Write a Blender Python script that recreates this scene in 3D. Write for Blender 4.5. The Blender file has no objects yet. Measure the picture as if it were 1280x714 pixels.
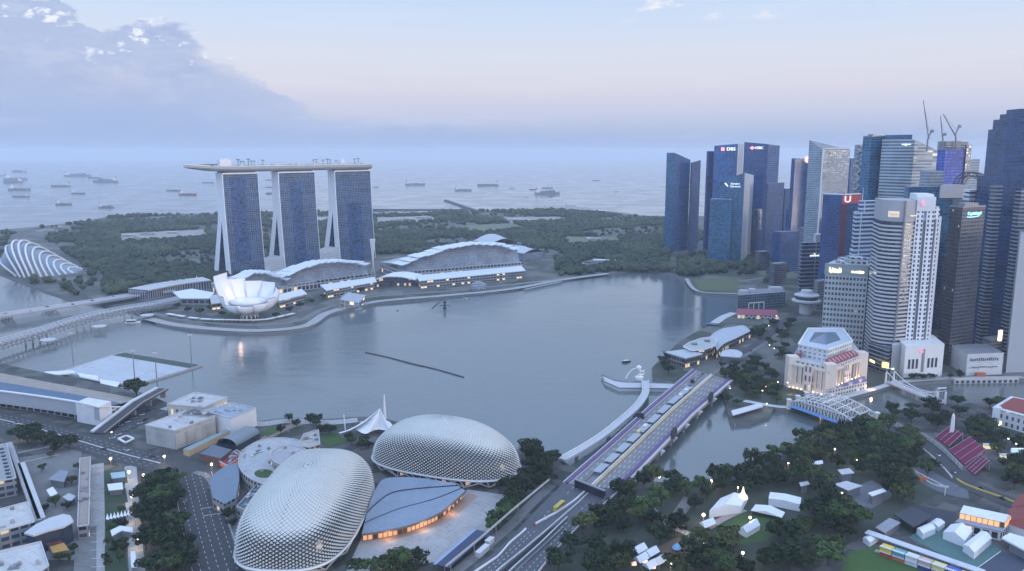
import bpy, math, random
from mathutils import Vector, Matrix
S = bpy.context.scene
COL = S.collection
# ------------------------------------------------------------------ camera
F = 980.0                      # focal length in pixels of the 1280-wide photograph
EYE = 230.0                    # metres above the water
TH = math.atan(167 / F)        # pitch below the horizon
CC, SS = math.cos(TH), math.sin(TH)
cam_d = bpy.data.cameras.new('camera')
cam = bpy.data.objects.new('camera', cam_d)
COL.objects.link(cam)
cam.location = (0, 0, EYE)
cam.rotation_euler = (math.pi / 2 - TH, 0, 0)
cam_d.sensor_width = 36
cam_d.lens = F / 1280 * 36
cam_d.clip_start = 1
cam_d.clip_end = 60000
S.camera = cam
# ------------------------------------------------------------------ node helpers
def setup(nt):
    nt.nodes.clear()
    def n(t, **kw):
        x = nt.nodes.new(t)
        for k, v in kw.items():
            if k.startswith('i_'):
                key = k[2:]
                key = int(key) if key.isdigit() else key
                if hasattr(v, 'is_output'): nt.links.new(v, x.inputs[key])
                else: x.inputs[key].default_value = v
            else: setattr(x, k, v)
        return x
    def m(op, a, b=None, c=None, clamp=False):
        x = nt.nodes.new('ShaderNodeMath'); x.operation = op; x.use_clamp = clamp
        for i, v in enumerate((a, b, c)):
            if v is None: continue
            if hasattr(v, 'is_output'): nt.links.new(v, x.inputs[i])
            else: x.inputs[i].default_value = v
        return x.outputs[0]
    def mix(fac, a, b):
        x = nt.nodes.new('ShaderNodeMix'); x.data_type = 'RGBA'
        for i, v in ((0, fac), (6, a), (7, b)):
            if hasattr(v, 'is_output'): nt.links.new(v, x.inputs[i])
            else: x.inputs[i].default_value = v if i == 0 else (*v[:3], 1)
        return x.outputs[2]
    def ramp(fac, stops, interp='LINEAR'):
        x = nt.nodes.new('ShaderNodeValToRGB'); cr = x.color_ramp; cr.interpolation = interp
        while len(cr.elements) < len(stops): cr.elements.new(0.5)
        for e, (p, c) in zip(cr.elements, stops):
            e.position = p; e.color = (*c[:3], 1) if isinstance(c, (tuple, list)) else (c, c, c, 1)
        nt.links.new(fac, x.inputs[0])
        return x.outputs[0]
    def sstep(v, a, b):
        x = nt.nodes.new('ShaderNodeMapRange'); x.interpolation_type = 'SMOOTHSTEP'
        nt.links.new(v, x.inputs[0]); x.inputs[1].default_value = a; x.inputs[2].default_value = b
        return x.outputs[0]
    return n, m, mix, ramp, sstep
# ------------------------------------------------------------------ world: dusk sky opposite the low sun
SUN_EL, SUN_AZ = math.radians(7), math.radians(112)     # azimuth clockwise from the view axis
W = bpy.data.worlds.new('World'); S.world = W; W.use_nodes = True
n, m, mix, ramp, sstep = setup(W.node_tree)
tc = n('ShaderNodeTexCoord'); sep = n('ShaderNodeSeparateXYZ', i_0=tc.outputs['Generated'])
X_, Y_, Z_ = sep.outputs
az = m('ARCTAN2', X_, Y_)
el = m('ARCSINE', Z_)
sky = n('ShaderNodeTexSky', sky_type='NISHITA', sun_disc=False, sun_elevation=SUN_EL, sun_rotation=SUN_AZ,
        altitude=50, air_density=1.0, dust_density=1.5, ozone_density=2.0)
skyc = n('ShaderNodeVectorMath', operation='SCALE', i_0=sky.outputs[0], i_3=0.06)
elf = m('MULTIPLY', el, 2.0, clamp=True)
belt = ramp(elf, [(0.0, (0.32, 0.415, 0.62)), (0.05, (0.375, 0.445, 0.635)), (0.10, (0.50, 0.525, 0.67)), (0.16, (0.60, 0.59, 0.68)), (0.23, (0.60, 0.63, 0.73)),
                  (0.31, (0.53, 0.62, 0.78)), (0.40, (0.46, 0.58, 0.79)), (0.7, (0.37, 0.52, 0.80)), (1.0, (0.36, 0.50, 0.78))])
base = mix(0.12, belt, skyc.outputs[0])
# cloud bank low over the sea, piled up towards the left
def noise(scale, detail, rough, sx, sz, off=0.0):
    cv = n('ShaderNodeCombineXYZ', i_0=m('MULTIPLY', az, sx), i_1=m('MULTIPLY', el, sz), i_2=off)
    return n('ShaderNodeTexNoise', i_Vector=cv.outputs[0], i_Scale=scale, i_Detail=detail, i_Roughness=rough).outputs[0]
azf = m('MULTIPLY_ADD', az, 1 / 1.6, 0.5, clamp=True)
top = ramp(azf, [(0.0, 0.26), (0.10, 0.20), (0.137, 0.176), (0.19, 0.163), (0.205, 0.142), (0.236, 0.134), (0.274, 0.121), (0.312, 0.088), (0.335, 0.058),
                 (0.386, 0.034), (0.5, 0.027), (0.60, 0.022), (0.70, 0.028), (1.0, 0.02)])
nz = noise(1.0, 8, 0.62, 11, 24)
nz2 = noise(1.0, 6, 0.6, 26, 50, 3.7)
amp = m('MULTIPLY_ADD', top, 0.55, 0.042)
edge = m('SUBTRACT', m('ADD', top, m('MULTIPLY', m('SUBTRACT', nz, 0.5), amp)), el)
edge = m('ADD', edge, m('MULTIPLY', m('SUBTRACT', nz2, 0.5), m('MULTIPLY', amp, 0.6)))
cmask = m('MULTIPLY', sstep(edge, -0.002, 0.009), m('MULTIPLY_ADD', sstep(top, 0.05, 0.14), 0.36, 0.50))
nz6 = noise(1.0, 5, 0.55, 6, 12, 33.0)
cmask = m('MULTIPLY', cmask, m('MULTIPLY_ADD', m('MULTIPLY', sstep(nz6, 0.48, 0.62), sstep(el, 0.05, 0.10)), -0.6, 1.0))
low = sstep(el, 0.0, 0.13)
ccol = mix(low, (0.275, 0.37, 0.59), (0.325, 0.395, 0.58))
ccol = mix(m('MULTIPLY', sstep(nz2, 0.46, 0.70), m('MULTIPLY_ADD', low, 0.42, 0.06)), ccol, (0.47, 0.51, 0.66))
ccol = mix(m('MULTIPLY', sstep(nz, 0.48, 0.66), m('MULTIPLY_ADD', low, 0.45, 0.05)), ccol, (0.235, 0.31, 0.53))
rim = m('MULTIPLY', m('SUBTRACT', 1.0, sstep(edge, 0.001, 0.013)), sstep(nz2, 0.50, 0.62))
ccol = mix(m('MULTIPLY', rim, m('MULTIPLY', sstep(top, 0.05, 0.1), 0.75)), ccol, (0.80, 0.80, 0.86))
nz5 = noise(1.0, 5, 0.62, 34, 60, 21.0)
gap = m('MULTIPLY', m('MULTIPLY', sstep(nz5, 0.56, 0.64), sstep(el, 0.07, 0.10)), m('SUBTRACT', 1.0, sstep(edge, 0.02, 0.06)))
ccol = mix(m('MULTIPLY', gap, 0.85), ccol, (0.76, 0.78, 0.86))
skyall = mix(cmask, base, ccol)
# small sunlit fair-weather clouds high on the right
n3 = noise(1.0, 7, 0.6, 16, 55, 9.1)
hi = m('MULTIPLY', sstep(el, 0.145, 0.175), sstep(az, 0.08, 0.2))
hi = m('MULTIPLY', hi, sstep(n3, 0.55, 0.68))
skyall = mix(m('MULTIPLY', hi, 0.75), skyall, (0.86, 0.78, 0.72))
n4 = noise(1.0, 5, 0.6, 4, 40, 5.3)
skyall = mix(m('MULTIPLY', sstep(n4, 0.5, 0.8), 0.16), skyall, (0.68, 0.70, 0.80))
# the upper sky and the side of the set sun are brighter than the east the camera faces
lift = m('ADD', m('MULTIPLY_ADD', sstep(el, 0.20, 0.55), 0.62, 0.91), m('MULTIPLY', sstep(m('ABSOLUTE', m('SUBTRACT', az, 0.3)), 1.0, 2.2), 0.6))
warm = m('MULTIPLY', sstep(m('ABSOLUTE', m('SUBTRACT', az, 1.95)), 1.1, 0.2), m('SUBTRACT', 1.0, sstep(el, 0.15, 0.6)))
skyall = mix(m('MULTIPLY', warm, 0.6), skyall, (1.0, 0.74, 0.52))
bg = n('ShaderNodeBackground', i_Color=skyall, i_Strength=lift)
n('ShaderNodeOutputWorld', i_Surface=bg.outputs[0])
# ------------------------------------------------------------------ low veiled sun, far right behind the camera
sun_d = bpy.data.lights.new('sun', 'SUN'); sun = bpy.data.objects.new('sun', sun_d); COL.objects.link(sun)
sun_d.energy = 0.8; sun_d.angle = math.radians(15); sun_d.color = (1.0, 0.86, 0.74)
sdir = Vector((math.sin(SUN_AZ) * math.cos(SUN_EL), math.cos(SUN_AZ) * math.cos(SUN_EL), math.sin(SUN_EL)))
sun.rotation_euler = sdir.to_track_quat('Z', 'Y').to_euler()
S.view_settings.view_transform = 'Standard'; S.view_settings.look = 'None'
S.view_settings.exposure = 0.54; S.view_settings.gamma = 1.0; S.view_settings.use_curve_mapping = False
S.render.engine = 'CYCLES'
cy = S.cycles
cy.use_denoising = True; cy.max_bounces = 6; cy.diffuse_bounces = 2; cy.glossy_bounces = 3; cy.volume_bounces = 2
cy.transparent_max_bounces = 6; cy.sample_clamp_indirect = 4.0; cy.caustics_reflective = False; cy.caustics_refractive = False
# ------------------------------------------------------------------ placing: sight lines of the survey photograph met with real ground / distances
def G(px, py, z=3.0):
    a = (px - 640) / F; b = (357 - py) / F
    t = (z - EYE) / (-SS + b * CC)
    return Vector((a * t, (CC + b * SS) * t, z))
def ZY(py, Y):
    b = (357 - py) / F
    return EYE + Y * (-SS + b * CC) / (CC + b * SS)
def BX(px, Y, z=3.0):
    return Vector(((px - 640) / F * (Y * CC - (z - EYE) * SS), Y, z))
def AT(px, py, Y):
    z = ZY(py, Y); return BX(px, Y, z)
def GL(lst, z=3.0): return [G(x, y, z) for x, y in lst]
def area(p): return sum(a[0] * b[1] - b[0] * a[1] for a, b in zip(p, p[1:] + p[:1])) / 2
def inside(x, y, poly):
    c = False; j = len(poly) - 1
    for i in range(len(poly)):
        xi, yi = poly[i][0], poly[i][1]; xj, yj = poly[j][0], poly[j][1]
        if (yi > y) != (yj > y) and x < (xj - xi) * (y - yi) / (yj - yi) + xi: c = not c
        j = i
    return c
# ------------------------------------------------------------------ mesh builder
class MB:
    def __init__(self): self.v = []; self.f = []; self.m = []; self.uv = []
    def face(self, pts, mat=0, uv=None):
        b = len(self.v); self.v += [tuple(p) for p in pts]
        self.f.append(tuple(range(b, b + len(pts)))); self.m.append(mat); self.uv.append(uv)
    def idx(self, ids, mat=0, uv=None): self.f.append(tuple(ids)); self.m.append(mat); self.uv.append(uv)
    def prism(self, poly, z0, z1, mat=0, top=None, bottom=False, ztops=None, mats=None):
        p = [(q[0], q[1]) for q in poly]
        zt = list(ztops) if ztops else [z1] * len(p)
        if area(p) < 0:
            p = p[::-1]; zt = zt[::-1]
            if mats: mats = [mats[(len(p) - 2 - i) % len(p)] for i in range(len(p))]
        k = len(p); u = 0
        for i in range(k):
            j = (i + 1) % k; L = math.dist(p[i], p[j])
            self.face([(*p[i], z0), (*p[j], z0), (*p[j], zt[j]), (*p[i], zt[i])], mats[i] if mats else mat,
                      [(u, 0), (u + L, 0), (u + L, zt[j] - z0), (u, zt[i] - z0)]); u += L
        self.face([(*q, z) for q, z in zip(p, zt)], mat if top is None else top, [(q[0], q[1]) for q in p])
        if bottom: self.face([(*q, z0) for q in p[::-1]], mat, [(q[0], q[1]) for q in p[::-1]])
        return self
    def loft(self, rings, mat=0, top=None, bot=None, mats=None, closed=True):
        k = len(rings[0]); ids = []; vv = 0
        for r in rings:
            b = len(self.v); self.v += [tuple(q) for q in r]; ids.append([b + i for i in range(k)])
        us = [0]
        for i in range(k): us.append(us[-1] + math.dist(rings[0][i], rings[0][(i + 1) % k]))
        for a in range(len(rings) - 1):
            dv = math.dist(rings[a][0], rings[a + 1][0])
            for i in range(k if closed else k - 1):
                j = (i + 1) % k
                self.idx((ids[a][i], ids[a][j], ids[a + 1][j], ids[a + 1][i]), mats[i] if mats else mat,
                         [(us[i], vv), (us[i + 1], vv), (us[i + 1], vv + dv), (us[i], vv + dv)])
            vv += dv
        if top is not None: self.idx(ids[-1], top, [(q[0], q[1]) for q in rings[-1]])
        if bot is not None: self.idx(ids[0][::-1], bot, [(q[0], q[1]) for q in rings[0][::-1]])
        return self
    def box(self, c, s, rot=0.0, mat=0, top=None, bottom=True):
        ca, sa = math.cos(rot), math.sin(rot); hx, hy = s[0] / 2, s[1] / 2
        p = [(c[0] + x * ca - y * sa, c[1] + x * sa + y * ca) for x, y in ((-hx, -hy), (hx, -hy), (hx, hy), (-hx, hy))]
        return self.prism(p, c[2], c[2] + s[2], mat, top, bottom)
    def bar(self, a, b, w, h, mat=0, side=None):
        """box along the segment a-b, its underside on it"""
        a = Vector(a); b = Vector(b); d = (b - a); L = d.length
        if L < 1e-6: return self
        s = d.cross(Vector((0, 0, 1)))
        s = s.normalized() if s.length > 1e-5 else Vector((1, 0, 0))
        u = s.cross(d).normalized()
        s = s * (w / 2); u = u * h
        r0 = [a - s, a + s, a + s + u, a - s + u]; r1 = [q + d for q in r0]
        return self.loft([r0, r1], mat, mat, mat)
    def tube(self, pts, r, k=6, mat=0, caps=True):
        pts = [Vector(p) for p in pts]; rs = r if isinstance(r, (list, tuple)) else [r] * len(pts); rings = []
        for i, p in enumerate(pts):
            d = (pts[min(i + 1, len(pts) - 1)] - pts[max(i - 1, 0)])
            d = d.normalized() if d.length > 1e-6 else Vector((0, 0, 1))
            s = d.cross(Vector((0, 0, 1)))
            s = s.normalized() if s.length > 1e-3 else Vector((1, 0, 0))
            u = s.cross(d)
            rings.append([p + (s * math.cos(t) + u * math.sin(t)) * rs[i] for t in (2 * math.pi * q / k for q in range(k))])
        return self.loft(rings, mat, mat if caps else None, mat if caps else None)
    def lathe(self, prof, c, k=16, mat=0, mats=None):
        rings = [[(c[0] + r * math.cos(2 * math.pi * i / k), c[1] + r * math.sin(2 * math.pi * i / k), c[2] + z) for i in range(k)] for r, z in prof]
        return self.loft(rings, mat, mat, mat)
    def grid(self, fn, nu, nv, mat=0, wrap=False):
        b = len(self.v); U = nu if wrap else nu + 1
        for j in range(nv + 1):
            for i in range(U): self.v.append(tuple(fn(i / nu, j / nv)))
        for j in range(nv):
            for i in range(nu):
                i2 = (i + 1) % U
                self.idx((b + j * U + i, b + j * U + i2, b + (j + 1) * U + i2, b + (j + 1) * U + i), mat)
        return self
    def mesh(self, name, mats, off=(0, 0, 0), smooth=False):
        me = bpy.data.meshes.new(name); o = Vector(off)
        me.from_pydata([tuple(Vector(v) - o) for v in self.v], [], self.f)
        for x in (mats if isinstance(mats, (list, tuple)) else [mats]): me.materials.append(x)
        me.polygons.foreach_set('material_index', self.m)
        if any(u is not None for u in self.uv):
            l = me.uv_layers.new(name='UVMap'); flat = []
            for f, u in zip(self.f, self.uv):
                for k in range(len(f)): flat += list(u[k]) if u else [0.0, 0.0]
            l.data.foreach_set('uv', flat)
        if smooth: me.polygons.foreach_set('use_smooth', [True] * len(self.f))
        me.update()
        return me
    def build(self, name, mats, parent=None, smooth=False, base=None):
        if parent is not None: off = ORG[parent.name]
        else:
            if base is None:
                zs = min(v[2] for v in self.v); xs = [v[0] for v in self.v]; ys = [v[1] for v in self.v]
                base = ((min(xs) + max(xs)) / 2, (min(ys) + max(ys)) / 2, zs)
            off = Vector(base)
        o = bpy.data.objects.new(name, self.mesh(name, mats, off, smooth)); COL.objects.link(o)
        if parent is not None: o.parent = parent
        else: o.location = off
        ORG[o.name] = Vector(off)
        return o
ORG = {}
def lamp_light(par, loc, watts, col=(1.0, 0.72, 0.42), r=0.5):
    d = bpy.data.lights.new('lamp_light', 'POINT'); d.energy = watts; d.color = col; d.shadow_soft_size = r
    o = bpy.data.objects.new('lamp_light', d); COL.objects.link(o); o.parent = par; o.location = Vector(loc) - ORG[par.name]
def tag(o, label=None, cat=None, group=None, kind=None):
    if label: o['label'] = label
    if cat: o['category'] = cat
    if group: o['group'] = group
    if kind: o['kind'] = kind
    return o
def thing(name, loc, label, cat, group=None):
    o = bpy.data.objects.new(name, None); COL.objects.link(o); o.location = loc; o.empty_display_size = 1
    ORG[o.name] = Vector(loc)
    return tag(o, label, cat, group)
def copy_tree(o, loc, rz=0.0, scale=1.0, label=None, group=None, parent=None):
    c = o.copy(); COL.objects.link(c)
    if parent is not None: c.parent = parent
    else:
        c.location = loc; c.rotation_euler = (0, 0, rz)
        c.scale = scale if isinstance(scale, (tuple, list)) else (scale,) * 3
        ORG[c.name] = Vector(loc)
        if label: c['label'] = label
        if group: c['group'] = group
    for ch in list(o.children): copy_tree(ch, None, parent=c)
    return c
# ------------------------------------------------------------------ materials
MATS = {}
def plain(name, col, rough=0.7, metal=0.0, var=0.12, scale=0.15, emit=None, es=0.0, spec=0.5, obj_var=0.0, bump=0.0, grid=0.0, stain=0.0):
    """one colour with weathering noise (metres in object space)"""
    if name in MATS: return MATS[name]
    mt = bpy.data.materials.new(name); mt.use_nodes = True; MATS[name] = mt
    n, m, mix, ramp, sstep = setup(mt.node_tree)
    c = n('ShaderNodeTexCoord')
    t = n('ShaderNodeTexNoise', i_Vector=c.outputs['Object'], i_Scale=scale, i_Detail=5, i_Roughness=0.65)
    fac = m('MULTIPLY_ADD', m('SUBTRACT', t.outputs[0], 0.5), 4 * var, 1.0)
    if stain:
        t2 = n('ShaderNodeTexNoise', i_Vector=c.outputs['Object'], i_Scale=scale * 3.5, i_Detail=6, i_Roughness=0.75, i_Distortion=1.2)
        fac = m('MULTIPLY', fac, m('MULTIPLY_ADD', sstep(t2.outputs[0], 0.50, 0.72), -stain, 1.0))
    if grid:
        sx = n('ShaderNodeSeparateXYZ', i_0=n('ShaderNodeMapping', i_Vector=c.outputs['Object'], i_Rotation=(0, 0, .62)).outputs[0])
        ln = m('MAXIMUM', m('LESS_THAN', m('FRACT', m('DIVIDE', sx.outputs[0], grid)), .07), m('LESS_THAN', m('FRACT', m('DIVIDE', sx.outputs[1], grid * 1.7)), .045))
        fac = m('MULTIPLY', fac, m('MULTIPLY_ADD', ln, -0.22, 1.0))
    if obj_var:
        oi = n('ShaderNodeObjectInfo')
        fac = m('MULTIPLY', fac, m('MULTIPLY_ADD', m('SUBTRACT', oi.outputs['Random'], 0.5), 2 * obj_var, 1.0))
    v = n('ShaderNodeVectorMath', operation='SCALE', i_0=tuple(col), i_3=fac)
    b = n('ShaderNodeBsdfPrincipled', i_Roughness=rough, i_Metallic=metal)
    b.inputs['Specular IOR Level'].default_value = spec
    mt.node_tree.links.new(v.outputs[0], b.inputs['Base Color'])
    if bump:
        bp = n('ShaderNodeBump', i_Strength=bump, i_Distance=0.3, i_Height=t.outputs[0]); mt.node_tree.links.new(bp.outputs[0], b.inputs['Normal'])
    if emit:
        b.inputs['Emission Color'].default_value = (*emit, 1); b.inputs['Emission Strength'].default_value = es
    n('ShaderNodeOutputMaterial', i_Surface=b.outputs[0])
    return mt
def clutter(par, poly, z, n_, seed, sc=1.0):
    """ducts, tanks and plant on a flat roof"""
    r = random.Random(seed); c = sum((Vector((p[0], p[1], 0)) for p in poly), Vector()) / len(poly)
    for i in range(n_):
        e = r.choice(range(len(poly))); a, b_ = poly[e], poly[(e + 1) % len(poly)]; t = r.random(); q = Vector((a[0] + (b_[0] - a[0]) * t, a[1] + (b_[1] - a[1]) * t, 0)); q = c + (q - c) * r.uniform(.1, .82)
        rot = math.atan2(b_[1] - a[1], b_[0] - a[0]); k = r.random()
        if k < .5: MB().box((q.x, q.y, z), (r.uniform(1.5, 4) * sc, r.uniform(1.5, 3) * sc, r.uniform(.8, 2.2) * sc), rot).build('roof_unit', [r.choice([GREYM, CONC, PALE])], par)
        elif k < .8: MB().box((q.x, q.y, z), (r.uniform(5, 11) * sc, .8, .7), rot).build('duct', [r.choice([GREYM, PALE])], par)
        else: MB().lathe([(1.3 * sc, 0), (1.3 * sc, 1.8 * sc), (.2, 2.1 * sc)], (q.x, q.y, z), 10).build('water_tank', [GREYM], par)
def facade(name, wall, glass, fh=3.8, cw=3.0, hf=0.55, wf=0.8, lit=0.02, litcol=(1.0, 0.78, 0.5), les=1.2, grough=0.12, wrough=0.6, gvar=0.5, metal=0.0, u0=0.0, v0=0.0, band=0.0):
    """floors and bays counted in metres along the wall: panes, spandrels, the odd lamp left on"""
    if name in MATS: return MATS[name]
    mt = bpy.data.materials.new(name); mt.use_nodes = True; MATS[name] = mt
    n, m, mix, ramp, sstep = setup(mt.node_tree)
    uv = n('ShaderNodeUVMap'); sp = n('ShaderNodeSeparateXYZ', i_0=uv.outputs[0])
    u = m('MULTIPLY_ADD', sp.outputs[0], 1 / cw, u0); v = m('MULTIPLY_ADD', sp.outputs[1], 1 / fh, v0)
    fu, fv = m('FRACT', u), m('FRACT', v); iu, iv = m('FLOOR', u), m('FLOOR', v)
    wm = m('LESS_THAN', m('ABSOLUTE', m('SUBTRACT', fu, 0.5)), wf / 2)
    hm = m('LESS_THAN', m('ABSOLUTE', m('SUBTRACT', fv, 0.5)), hf / 2)
    mask = m('MULTIPLY', wm, hm)
    cell = n('ShaderNodeCombineXYZ', i_0=iu, i_1=iv, i_2=0.0)
    wn = n('ShaderNodeTexWhiteNoise', noise_dimensions='2D', i_Vector=cell.outputs[0])
    rnd = wn.outputs[0]
    r2 = n('ShaderNodeTexWhiteNoise', noise_dimensions='1D', i_W=m('ADD', iv, 17.0)).outputs[0]
    big = n('ShaderNodeTexNoise', i_Vector=uv.outputs[0], i_Scale=0.035, i_Detail=4).outputs[0]  # broad tone drift: uneven reflections put into pane and wall colour
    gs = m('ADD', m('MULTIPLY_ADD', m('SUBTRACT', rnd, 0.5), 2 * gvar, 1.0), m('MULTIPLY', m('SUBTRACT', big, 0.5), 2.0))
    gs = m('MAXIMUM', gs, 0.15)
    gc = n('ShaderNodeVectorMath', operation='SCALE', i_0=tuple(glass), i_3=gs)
    ws = m('ADD', m('MULTIPLY_ADD', m('SUBTRACT', big, 0.5), 0.7, 1.0), m('MULTIPLY', m('SUBTRACT', r2, 0.5), band))
    wc = n('ShaderNodeVectorMath', operation='SCALE', i_0=tuple(wall), i_3=ws)
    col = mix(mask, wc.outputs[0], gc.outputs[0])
    rg = m('MULTIPLY_ADD', mask, grough - wrough, wrough)
    litm = m('MULTIPLY', mask, m('GREATER_THAN', m('MULTIPLY_ADD', r2, 0.25, m('MULTIPLY', rnd, 0.75)), 1.0 - 1.4 * lit if lit < .1 else 1 - lit))
    b = n('ShaderNodeBsdfPrincipled', i_Roughness=rg, i_Metallic=metal, i_IOR=m('MULTIPLY_ADD', mask, 0.3, 1.35))
    jit = n('ShaderNodeVectorMath', operation='SCALE', i_0=n('ShaderNodeVectorMath', operation='SUBTRACT', i_0=wn.outputs['Color'], i_1=(.5, .5, .5)).outputs[0], i_3=m('MULTIPLY', mask, 0.05))
    nrm = n('ShaderNodeVectorMath', operation='NORMALIZE', i_0=n('ShaderNodeVectorMath', operation='ADD', i_0=n('ShaderNodeNewGeometry').outputs['Normal'], i_1=jit.outputs[0]).outputs[0])
    mt.node_tree.links.new(nrm.outputs[0], b.inputs['Normal'])
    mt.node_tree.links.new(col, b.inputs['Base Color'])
    b.inputs['Emission Color'].default_value = (*litcol, 1)
    if lit > 0: mt.node_tree.links.new(m('MULTIPLY', litm, les), b.inputs['Emission Strength'])
    n('ShaderNodeOutputMaterial', i_Surface=b.outputs[0])
    return mt
def glow(name, col, s):
    if name in MATS: return MATS[name]
    return plain(name, (0.6, 0.6, 0.6), 0.5, emit=col, es=s, var=0.02)
WHITE = plain('white_paint', (0.66, 0.665, 0.67), 0.5, var=0.06)
OFFW = plain('off_white', (0.55, 0.55, 0.55), 0.6, var=0.08)
CONC = plain('concrete', (0.30, 0.30, 0.31), 0.8, var=0.1, scale=0.2)
PALE = plain('pale_concrete', (0.46, 0.46, 0.47), 0.75, var=0.09, scale=0.2)
DARKM = plain('dark_metal', (0.035, 0.038, 0.045), 0.4, var=0.1)
GREYM = plain('grey_metal', (0.22, 0.23, 0.25), 0.4, metal=0.3, var=0.08)
ASPH = plain('asphalt', (0.046, 0.048, 0.052), 0.75, var=0.2, scale=0.12, stain=.45)
DGLASS = plain('dark_glass', (0.03, 0.045, 0.07), 0.08, var=0.25, scale=0.08)
ROOFG = plain('roof_grey', (0.22, 0.23, 0.25), 0.8, var=0.2, scale=0.12, grid=4, stain=.3)
SKIN_LIT = glow('warm_lamp', (1.0, 0.78, 0.45), 4.0)
ROOFP = plain('roof_pale', (0.46, 0.455, 0.45), 0.7, var=0.14, scale=0.1, grid=5, stain=.4)
REDT = plain('red_tile', (0.24, 0.055, 0.045), 0.7, var=0.15, scale=0.3)
GRASS = plain('lawn', (0.045, 0.085, 0.022), 0.95, var=0.18, scale=0.12)
TENT = plain('tent_white', (0.68, 0.69, 0.71), 0.55, var=0.08, stain=.15)
# ================================================================== SETTING
def water_mat():
    mt = bpy.data.materials.new('water'); mt.use_nodes = True
    n, m, mix, ramp, sstep = setup(mt.node_tree)
    c = n('ShaderNodeTexCoord')
    mp = n('ShaderNodeMapping', i_Vector=c.outputs['Object']); mp.inputs['Rotation'].default_value = (0, 0, 0.5); mp.inputs['Scale'].default_value = (1, 1.7, 1)
    a = n('ShaderNodeTexNoise', i_Vector=mp.outputs[0], i_Scale=0.16, i_Detail=4, i_Roughness=0.6).outputs[0]
    bg = n('ShaderNodeTexNoise', i_Vector=c.outputs['Object'], i_Scale=0.006, i_Detail=4, i_Roughness=0.55, i_Distortion=0.6).outputs[0]
    st = m('MULTIPLY_ADD', sstep(bg, 0.35, 0.65), 0.16, 0.08)
    sw = n('ShaderNodeTexNoise', i_Vector=mp.outputs[0], i_Scale=0.035, i_Detail=3, i_Roughness=0.5).outputs[0]
    bp = n('ShaderNodeBump', i_Strength=st, i_Distance=1.0, i_Height=m('ADD', a, m('MULTIPLY', sw, 2.0)))
    b = n('ShaderNodeBsdfPrincipled', i_IOR=1.5)
    b.inputs['Base Color'].default_value = (0.10, 0.12, 0.12, 1)
    b.inputs['Specular IOR Level'].default_value = 1.0
    mt.node_tree.links.new(m('MULTIPLY_ADD', sstep(bg, 0.38, 0.62), 0.13, 0.09), b.inputs['Roughness'])
    mt.node_tree.links.new(bp.outputs[0], b.inputs['Normal'])
    n('ShaderNodeOutputMaterial', i_Surface=b.outputs[0])
    return mt
wb = MB(); wb.face([(-16000, -400, 0), (16000, -400, 0), (16000, 21000, 0), (-16000, 21000, 0)])
tag(wb.build('sea_water', water_mat(), base=(0, 0, 0)), kind='structure')
def ground_mat(name, c1, c2, c3, s=0.02):
    mt = bpy.data.materials.new(name); mt.use_nodes = True
    n, m, mix, ramp, sstep = setup(mt.node_tree)
    c = n('ShaderNodeTexCoord')
    a = n('ShaderNodeTexNoise', i_Vector=c.outputs['Object'], i_Scale=s, i_Detail=8, i_Roughness=0.65).outputs[0]
    v = n('ShaderNodeTexVoronoi', i_Vector=c.outputs['Object'], i_Scale=s * 2.2, feature='F1')
    col = mix(sstep(a, 0.40, 0.6), c1, c2)
    col = mix(m('MULTIPLY', sstep(n('ShaderNodeSeparateXYZ', i_0=v.outputs['Color']).outputs[0], 0.55, 0.75), 0.6), col, c3)
    b = n('ShaderNodeBsdfPrincipled', i_Roughness=0.9)
    mt.node_tree.links.new(col, b.inputs['Base Color'])
    n('ShaderNodeOutputMaterial', i_Surface=b.outputs[0])
    return mt
COAST_B = [(-200, 330), (0, 341), (30, 353), (56, 363), (94, 375), (130, 381), (160, 387), (184, 394), (196, 404), (215, 408), (240, 412), (270, 414), (300, 416), (330, 416), (360, 414), (385, 410),
 (398, 402), (412, 393), (440, 386), (470, 379), (520, 375), (560, 371), (600, 367), (640, 362), (690, 353), (740, 344), (770, 341), (800, 336), (838, 343), (856, 349), (872, 366), (921, 369), (921, 390),
 (905, 396), (892, 404), (868, 416), (848, 428), (836, 440), (824, 450), (815, 460), (816, 474), (846, 480), (868, 474), (884, 470), (898, 482), (906, 500), (914, 529), (936, 528), (962, 519), (968, 509), (985, 513), (1005, 509), (1038, 504), (1087, 491), (1112, 482), (1150, 478), (1200, 475), (1280, 474), (1500, 472)]
FAR_B = [(1900, 262), (1250, 263), (1000, 266), (900, 269), (830, 272), (800, 269), (760, 264), (700, 261), (660, 262.5), (600, 263), (480, 264), (400, 265), (330, 266), (250, 267), (180, 268), (140, 270.5), (100, 277), (60, 282), (0, 288), (-200, 302)]
COAST_A = [(-260, 425), (0, 454), (51, 465), (120, 478), (187, 493), (215, 507), (260, 517), (320, 527), (360, 522), (410, 524), (446, 521), (470, 521), (500, 528), (560, 545), (640, 560), (655, 563), (700, 575), (742, 597), (800, 602), (845, 603),
 (880, 604), (915, 594), (945, 575), (985, 564), (1015, 548), (1060, 533), (1090, 524), (1120, 513), (1180, 505), (1280, 502), (1600, 502)]
def land(name, pts, z, mat, wall):
    b = MB(); b.face([(p[0], p[1], z) for p in pts], 0)
    for p, q in zip(pts, pts[1:] + pts[:1]):
        b.face([(p[0], p[1], -2), (q[0], q[1], -2), (q[0], q[1], z), (p[0], p[1], z)], 1)
    return tag(b.build(name, [mat, wall], base=(0, 0, 0)), kind='structure')
pb = GL(COAST_B) + GL(FAR_B)
QUAY = plain('quay_stone', (0.16, 0.16, 0.17), 0.85, var=0.15)
land('ground_city_shore', pb, 3.0, ground_mat('ground_far', (0.035, 0.05, 0.03), (0.09, 0.09, 0.085), (0.17, 0.165, 0.15), 0.012), QUAY)
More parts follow.
